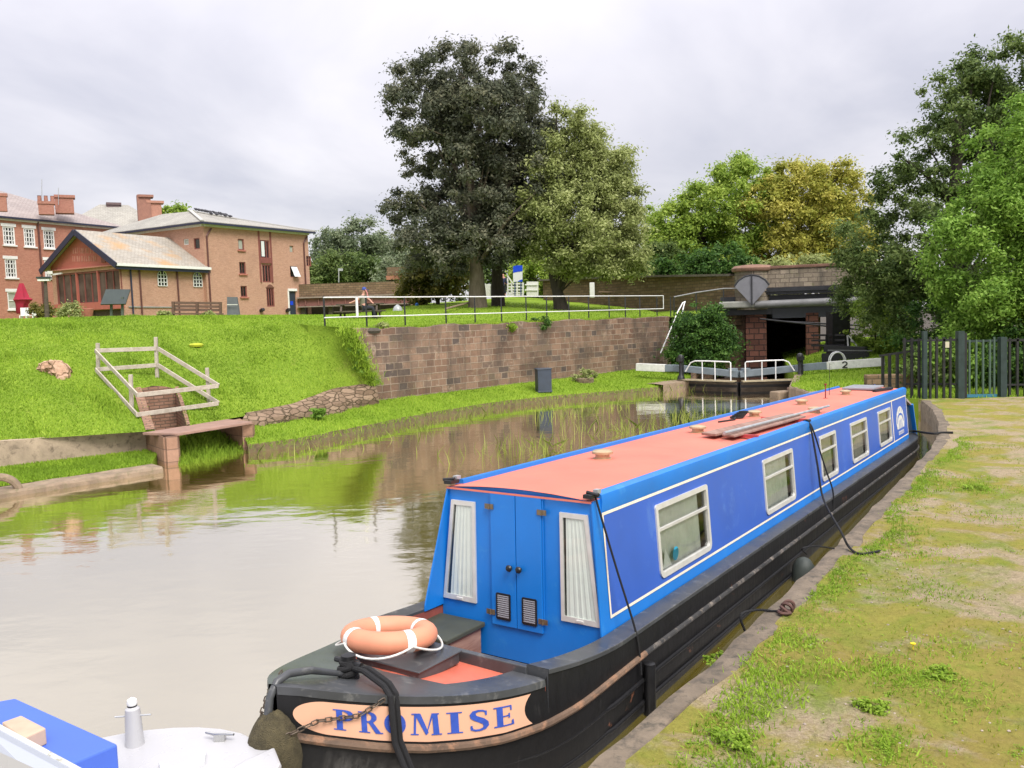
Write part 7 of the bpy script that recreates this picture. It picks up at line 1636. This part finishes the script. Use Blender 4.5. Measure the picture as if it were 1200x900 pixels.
def blades(name, P, H, wdt, mat, label=None, cat=None, seed=3, lean=.45, kind='stuff', origin=(0, 0, 0), rgt=None):
    rg = np.random.default_rng(seed); P = np.asarray(P, float); n = len(P); H = np.asarray(H, float) * (.6 + .7 * rg.random(n)); a = rg.random(n) * 2 * math.pi; w_ = wdt * (.6 + .8 * rg.random(n))
    dirv = np.stack([np.cos(a), np.sin(a), np.zeros(n)], 1); ln = (rg.random(n) * lean)[:, None] * H[:, None]; az = rg.random(n) * 2 * math.pi; ld = np.stack([np.cos(az), np.sin(az), np.zeros(n)], 1)
    top = P + ld * ln + np.array([0, 0, 1]) * (H * np.sqrt(np.maximum(.1, 1 - (ln[:, 0] / np.maximum(H, 1e-6)) ** 2 * .5)))[:, None]
    mid = P * .5 + top * .5 - ld * ln * .18
    V = np.stack([P - dirv * w_[:, None], P + dirv * w_[:, None], mid + dirv * w_[:, None] * .7, top, mid - dirv * w_[:, None] * .7], 1).reshape(-1, 3)
    pn = np.sin(P[:, 0] * .8 + 1.3 * np.sin(P[:, 1] * .7)) + np.sin(P[:, 1] * 1.9 + 1.6 * np.sin(P[:, 0] * 1.4)) + .7 * np.sin(P[:, 0] * 3.7 + P[:, 1] * 2.9); T = np.clip(rg.normal(.42, .2, n) + .13 * pn, 0, 1)
    o = flat_mesh(name, V, 5, np.repeat(T, 5), mat, None, origin); return tag(o, label, cat, kind=kind)


def scatter(obj, n, seed, zmin=-1e9, cond=None):
    me = obj.data; me.calc_loop_triangles(); V = np.array([v.co for v in me.vertices]); Tt = np.array([t.vertices for t in me.loop_triangles]); A, B, C = V[Tt[:, 0]], V[Tt[:, 1]], V[Tt[:, 2]]; cr_ = np.cross(B - A, C - A); ar = np.linalg.norm(cr_, axis=1); nzv = np.abs(cr_[:, 2]) / np.maximum(ar, 1e-9)
    cen = (A + B + C) / 3; dist = np.hypot(cen[:, 0], cen[:, 1]); w_ = ar * (nzv > .10) * (dist < 62) / np.maximum(dist, 6) ** 1.2
    if cond is not None: w_ = w_ * cond(cen)
    rg = np.random.default_rng(seed); i = rg.choice(len(Tt), n, p=w_ / w_.sum()); u = rg.random((n, 2)); sw = u.sum(1) > 1; u[sw] = 1 - u[sw]; return A[i] + (B[i] - A[i]) * u[:, :1] + (C[i] - A[i]) * u[:, 1:]


inview = lambda c: ((np.abs(c[:, 0]) < .66 * np.maximum(c[:, 1], 1) + 2) & (c[:, 1] > 2)).astype(float)
P = scatter(bank, 70000, 1, cond=inview); cl = np.array([nz(p[0] * 1.1, p[1] * 1.1) for p in P]); blades('bank_turf', P, .055 + .10 * np.clip(cl, 0, 1) ** 2, .018, BLADE, 'rough tufted grass covering the sloping bank', 'grass', 5, .8)
P = scatter(lawn, 36000, 2, cond=inview); blades('lawn_turf', P, np.full(len(P), .06), .020, BLADE, 'short mown grass on the lawn above the stone wall', 'grass', 6, .7)
gl_ = [o for o in bpy.data.objects if o.name.startswith('grass_ledge')]
P = np.concatenate([scatter(o, 18000, 3 + i, cond=inview) for i, o in enumerate(gl_)]); blades('ledge_turf', P, np.full(len(P), .075), .016, BLADE, 'short bright grass on the low ledges by the water', 'grass', 7, .7)
P = scatter([o for o in bpy.data.objects if o.name.startswith('inlet_ground')][0], 3500, 8); blades('inlet_grass', P, np.full(len(P), .24), .014, BLADE, 'long lush grass growing under the inlet slab', 'grass', 9, .9)
P = scatter([o for o in bpy.data.objects if o.name.startswith('grass_verge')][0], 26000, 9, cond=inview); blades('verge_turf', P, np.full(len(P), .10), .02, BLADE, 'grass beside the lock and behind the palisade', 'grass', 10, .7)
# bank edge fringe and reeds standing in the shallows
rg = np.random.default_rng(12); ep = resample([(*p, .0) for p in edge[:10]], .1); P = []; H = []
for p in ep:
    for k in range(5): P.append((p.x - .06 + rg.normal(0, .12), p.y + .04 + rg.normal(0, .12), .06 + rg.random() * .24)); H.append(.13)
blades('bank_fringe', P, H, .012, BLADE, 'fringe of grass overhanging the water edge', 'grass', 13, .7)
P = []; H = []
for p in ep[::2]:
    dens = max(0, nz(p.x * .9 + 3, p.y * .5)) + .25
    for k in range(int(7 * dens)): P.append((p.x + .35 + abs(rg.normal(0, .5)), p.y - .35 - abs(rg.normal(0, .6)), -.05)); H.append(.40)
cl = [(G(620, 525, 0), 60), (G(560, 532, 0), 25), (G(735, 505, 0), 50), (G(800, 490, 0), 90), (G(830, 500, 0), 70), (G(690, 500, 0), 30), (G(780, 512, 0), 40), (G(500, 505, 0), 40), (G(655, 487, 0), 70), (G(715, 478, 0), 80)]
for c, n in cl:
    for k in range(n): P.append((c.x + rg.normal(0, .7), c.y + rg.normal(0, .9), -.05)); H.append(.42)
blades('reeds', P, H, .010, REED, 'thin pale reeds standing in the shallow water', 'reeds', 14, .75)
P = []; H = []
for c, n in ((G(620, 527, 0), 40), (G(740, 507, 0), 60), (G(815, 478, 0), 30), (G(840, 505, 0), 70)):
    for k in range(n): P.append((c.x + rg.normal(0, .9), c.y + rg.normal(0, .25), .004)); H.append(.6)
blades('floating_reeds', P, H, .009, REED, 'broken pale reed stems lying on the water', 'reeds', 15, 1.35)
P = [tuple(W0.lerp(W1, rg.random()) + WN * (.05 + .55 * rg.random()) + Vector((0, 0, 3.42))) for k in range(6000)]; P = [p for p in P if nz(p[0] * 2.1, p[1] * 1.3) > -.35]
blades('wall_fringe', P, [.13] * len(P), .014, BLADE, 'grass creeping over the top of the stone wall', 'grass', 18, 1.1)
P = []
for k in range(2600):
    f = rg.random(); q = Vector((-5.78, 31.0, 3.5)).lerp(Vector((-5.12, 31.92, 1.35)), f) + Vector((rg.normal(-.12, .20), rg.normal(-.02, .15), 0)); q.z += .10 * nz(f * 9, 2) - .05; P.append(tuple(q))
blades('bank_overgrowth', P, [.17] * len(P), .014, BLADE, 'long ragged grass spilling over the broken end of the stone wall', 'grass', 19, 1.2)
o = leaves_mesh('bank_weeds', np.array([P[k] for k in range(0, 2600, 130)]), np.full(20, .13), 1500, .030, LEAFK, None, (0, 0, 0), seed=78); tag(o, 'leafy weeds tangled in the grass at the end of the stone wall', 'weeds', kind='stuff')
# towpath: tufts and mossy grass
def onpath(u, v): q = QW(u, v, 0); return q
P = []; H = []; P2 = []; H2 = []
def tuft(q, n, s, h):
    for k in range(n): P.append((q.x + rg.normal(0, s), q.y + rg.normal(0, s), .545)); H.append(h)
for u, v, n, s, h in [(-2.3, 2.55, 70, .12, .10), (-1.9, 2.45, 90, .13, .09), (-1.4, 2.4, 120, .15, .08), (-1.0, 2.5, 110, .15, .075), (-.6, 2.35, 90, .13, .07), (-.2, 2.3, 90, .13, .07), (.2, 2.35, 110, .16, .07), (.6, 2.3, 70, .12, .06), (-.9, 2.9, 70, .2, .05), (.9, 2.6, 90, .18, .06), (1.5, 2.25, 80, .14, .06), (2.2, 2.45, 50, .14, .05), (1.1, 3.2, 160, .22, .075), (.9, 3.6, 140, .24, .07), (1.9, 3.4, 90, .25, .05), (-1.2, 3.6, 100, .22, .055), (-.2, 3.3, 110, .18, .07), (-1.7, 4.2, 120, .3, .055), (2.6, 4.6, 120, .35, .06), (3.6, 3.1, 90, .3, .05), (5, 2.9, 90, .3, .05), (6.4, 2.6, 60, .2, .05), (7.5, 3.6, 70, .4, .05), (9.7, 3.0, 120, .28, .08), (10.4, 3.0, 60, .3, .06), (12, 4.6, 60, .4, .05), (4, 5.5, 120, .6, .05), (6, 6.5, 120, .8, .05), (1, 6, 140, .5, .06), (-.5, 5.4, 140, .4, .06), (-1.5, 5.2, 120, .3, .06)]:
    tuft(onpath(u, v), n * 3, s, h)
for k in range(16000):      # sparse moss and short grass in drifts
    u = rg.uniform(-4, 17); v = 2.15 + abs(rg.normal(0, 1)) * 3.4 if rg.random() < .6 else rg.uniform(2.15, 12); q = onpath(u, v); m = nz(q.x * 1.1, q.y * 1.1) + .6 * nz(q.x * 3.1 + 2, q.y * 3.1)
    if m + rg.normal(0, .25) > .05 and q.y < 28: P2.append((q.x, q.y, .545)); H2.append(.030)
for k in range(5200):
    u = rg.uniform(-4, 16); q = onpath(u, 2.0 + abs(rg.normal(0, .16)) + .12 * nz(u * 2.1, 1) + .25 * max(0, nz(u * .9, 4))); P.append((q.x, q.y, .545)); H.append(.06)
blades('towpath_tufts', P, np.array(H) * .85, .0065, BLADE, 'tufts of weeds and grass growing on the towpath', 'weeds', 16, 1.5); blades('towpath_moss', P2, H2, .006, BLADEY, 'short mossy yellow green growth on the towpath', 'moss', 17, 1.1)
wc = []
for k in range(420):
    u = rg.uniform(-3.5, 15); q = onpath(u, 2.0 + abs(rg.normal(0, .22)) + .25 * max(0, nz(u * .9, 4))); wc.append((q.x, q.y, .56))
for u, v, n_, sp_ in ((1.1, 3.2, 30, .22), (.9, 3.7, 26, .22), (-.2, 3.3, 16, .15), (-1.2, 3.6, 14, .2), (.3, 4.6, 20, .3), (2.2, 4.4, 24, .4), (-1.6, 4.6, 24, .35), (-1., 5.6, 26, .4), (1.5, 5.6, 24, .4), (3.5, 5.2, 24, .6), (6, 4.8, 20, .6), (9.7, 3, 18, .2)):
    for k in range(n_): q = onpath(u + rg.normal(0, sp_), v + rg.normal(0, sp_)); wc.append((q.x, q.y, .56))
o = leaves_mesh('low_weeds', np.array(wc), .05 + .05 * rg.random(len(wc)), 26000, .0105, LEAFM, None, (0, 0, 0), squash=.28, seed=77, up=1.6); tag(o, 'low broad leaved weeds creeping along the quay edge and path', 'weeds', kind='stuff')
# loose stones on the path
st_ = MB()
for k in range(1500):
    u, v = rg.uniform(-4, 12), rg.uniform(2.1, 7); q = onpath(u, v); r_ = .006 + .010 * rg.random() ** 2; st_.lathe([(r_ * .5, -.004), (r_, r_ * .3), (r_ * .4, r_ * .75)], (q.x, q.y, .548), 5)
tag(st_.build('gravel', paint('gravel_stone', (.33, .27, .22), .9, .4, 40), origin=(0, 0, 0)), 'loose pale gravel scattered on the towpath', 'gravel', kind='stuff')
# bramble leaves by the hull and a dandelion
for i, (u, v, z, r_, lab, mt) in enumerate(((1.0, 1.63, .40, .10, 'bright nettle clump growing from the quay face beside the hull', LEAFM), (-2.1, 2.6, .60, .10, 'leafy weed at the quay edge, nearest the bottom of the photo', LEAFM), (-.75, 2.35, .59, .12, 'broad leaved weed on the quay edge beside the side fender', LEAFM), (.35, 3.15, .58, .09, 'flat rosette weed in the middle of the towpath', LEAFM), (1.25, 3.5, .58, .10, 'bright weed clump on the towpath beyond the rosette', LEAFM), (1.6, 5.2, .58, .14, 'round leaved weed at the right edge of the photo', LEAFM), (9.7, 3.0, .59, .13, 'lone bright tuft on the pale towpath near the stern', LEAFM))):
    q = onpath(u, v); tree('weed', lab, 'plant', (q.x, q.y, z - .1), [(q.x, q.y, z)], [(q.x, q.y, z, r_ * 1.7, r_ * 1.7, r_ * .28)], 22, r_ * .42, 520, .020, mt, BARKD, .004, 130 + i, limbs=2, up=1.5)
q = G(1070, 757, .585); mb = MB(); mb.lathe([(.004, -.04), (.004, .012), (.022, .018), (.026, .026), (.008, .032)], q, 12); tag(mb.build('dandelion', paint('dandelion_yellow', (.75, .55, .01), .8), smooth=True), 'single yellow dandelion flower on the towpath', 'flower')
CLOUD, ZEN, SUNE, EXPO = .33, 2.0, 1.45, 1.47

# ------------------------------------------------------------------ sky, sun, camera
SUN_EL, SUN_AZ = R(52), R(150)       # azimuth clockwise from +Y (the way the camera looks)
wd = bpy.data.worlds.new('World'); SC.world = wd; wd.use_nodes = True; nt = wd.node_tree; nt.nodes.clear()
def N(t, **k):
    n = nt.nodes.new(t)
    for a, b in k.items(): setattr(n, a, b)
    return n
L = nt.links.new
out = N('ShaderNodeOutputWorld'); sky = N('ShaderNodeTexSky', sky_type='NISHITA', sun_disc=False, sun_elevation=SUN_EL, sun_rotation=SUN_AZ)
bg1 = N('ShaderNodeBackground'); L(sky.outputs[0], bg1.inputs[0]); bg1.inputs[1].default_value = .05
tc = N('ShaderNodeTexCoord'); sep = N('ShaderNodeSeparateXYZ'); L(tc.outputs['Generated'], sep.inputs[0])
def M(op, a, b=None, clamp=False):
    m = N('ShaderNodeMath', operation=op, use_clamp=clamp)
    for i, v in ((0, a), (1, b)):
        if v is None: continue
        if isinstance(v, (int, float)): m.inputs[i].default_value = v
        else: L(v, m.inputs[i])
    return m.outputs[0]
zc = M('MAXIMUM', sep.outputs[2], 0.); den = M('ADD', zc, .22)
cmb = N('ShaderNodeCombineXYZ'); L(M('DIVIDE', sep.outputs[0], den), cmb.inputs[0]); L(M('DIVIDE', sep.outputs[1], den), cmb.inputs[1])
n1 = N('ShaderNodeTexNoise'); L(cmb.outputs[0], n1.inputs['Vector']); n1.inputs['Scale'].default_value = .85; n1.inputs['Detail'].default_value = 6; n1.inputs['Roughness'].default_value = .52; n1.inputs['Distortion'].default_value = .5
rp = N('ShaderNodeValToRGB'); L(n1.outputs[0], rp.inputs[0]); e = rp.color_ramp.elements; e[0].position = .36; e[0].color = (.665, .655, .74, 1); e[1].position = .66; e[1].color = (1.05, 1.005, 1.04, 1)
gr = M('ADD', 1., M('MULTIPLY', M('POWER', zc, 1.5), ZEN))
bg2 = N('ShaderNodeBackground'); L(rp.outputs[0], bg2.inputs[0]); L(M('MULTIPLY', gr, CLOUD), bg2.inputs[1])
ad = N('ShaderNodeMixShader'); ad.inputs[0].default_value = .86; L(bg1.outputs[0], ad.inputs[1]); L(bg2.outputs[0], ad.inputs[2]); L(ad.outputs[0], out.inputs[0])
sl = bpy.data.lights.new('sun', 'SUN'); sl.energy = SUNE; sl.angle = R(28); sl.color = (1, .955, .89); so = bpy.data.objects.new('sun', sl); COL.objects.link(so)
sv = Vector((math.sin(SUN_AZ) * math.cos(SUN_EL), math.cos(SUN_AZ) * math.cos(SUN_EL), math.sin(SUN_EL))); so.rotation_euler = sv.to_track_quat('Z', 'Y').to_euler(); so.location = (0, 0, 60)
cd = bpy.data.cameras.new('camera'); cam = bpy.data.objects.new('camera', cd); COL.objects.link(cam); SC.camera = cam
cd.sensor_width = 36; cd.sensor_fit = 'HORIZONTAL'; cd.lens = 36 * FPX / 1200; cd.clip_start = .05; cd.clip_end = 5000
cam.location = EYE
fw = Vector((0, math.cos(PITCH), -math.sin(PITCH))); up = Vector((0, math.sin(PITCH), math.cos(PITCH))); rt_ = Vector((1, 0, 0))
c_, s_ = math.cos(ROLL), math.sin(ROLL)
r2 = rt_ * c_ - up * s_; u2 = rt_ * s_ + up * c_
cam.rotation_euler = Matrix((( r2.x, u2.x, -fw.x), (r2.y, u2.y, -fw.y), (r2.z, u2.z, -fw.z))).to_euler()
vs_ = SC.view_settings; vs_.view_transform = 'Standard'; vs_.look = 'None'; vs_.gamma = 1; vs_.use_curve_mapping = False; vs_.exposure = EXPO
SC.cycles.max_bounces = 8; SC.cycles.transparent_max_bounces = 16; SC.cycles.use_denoising = True
SC.cycles.sample_clamp_indirect = 8
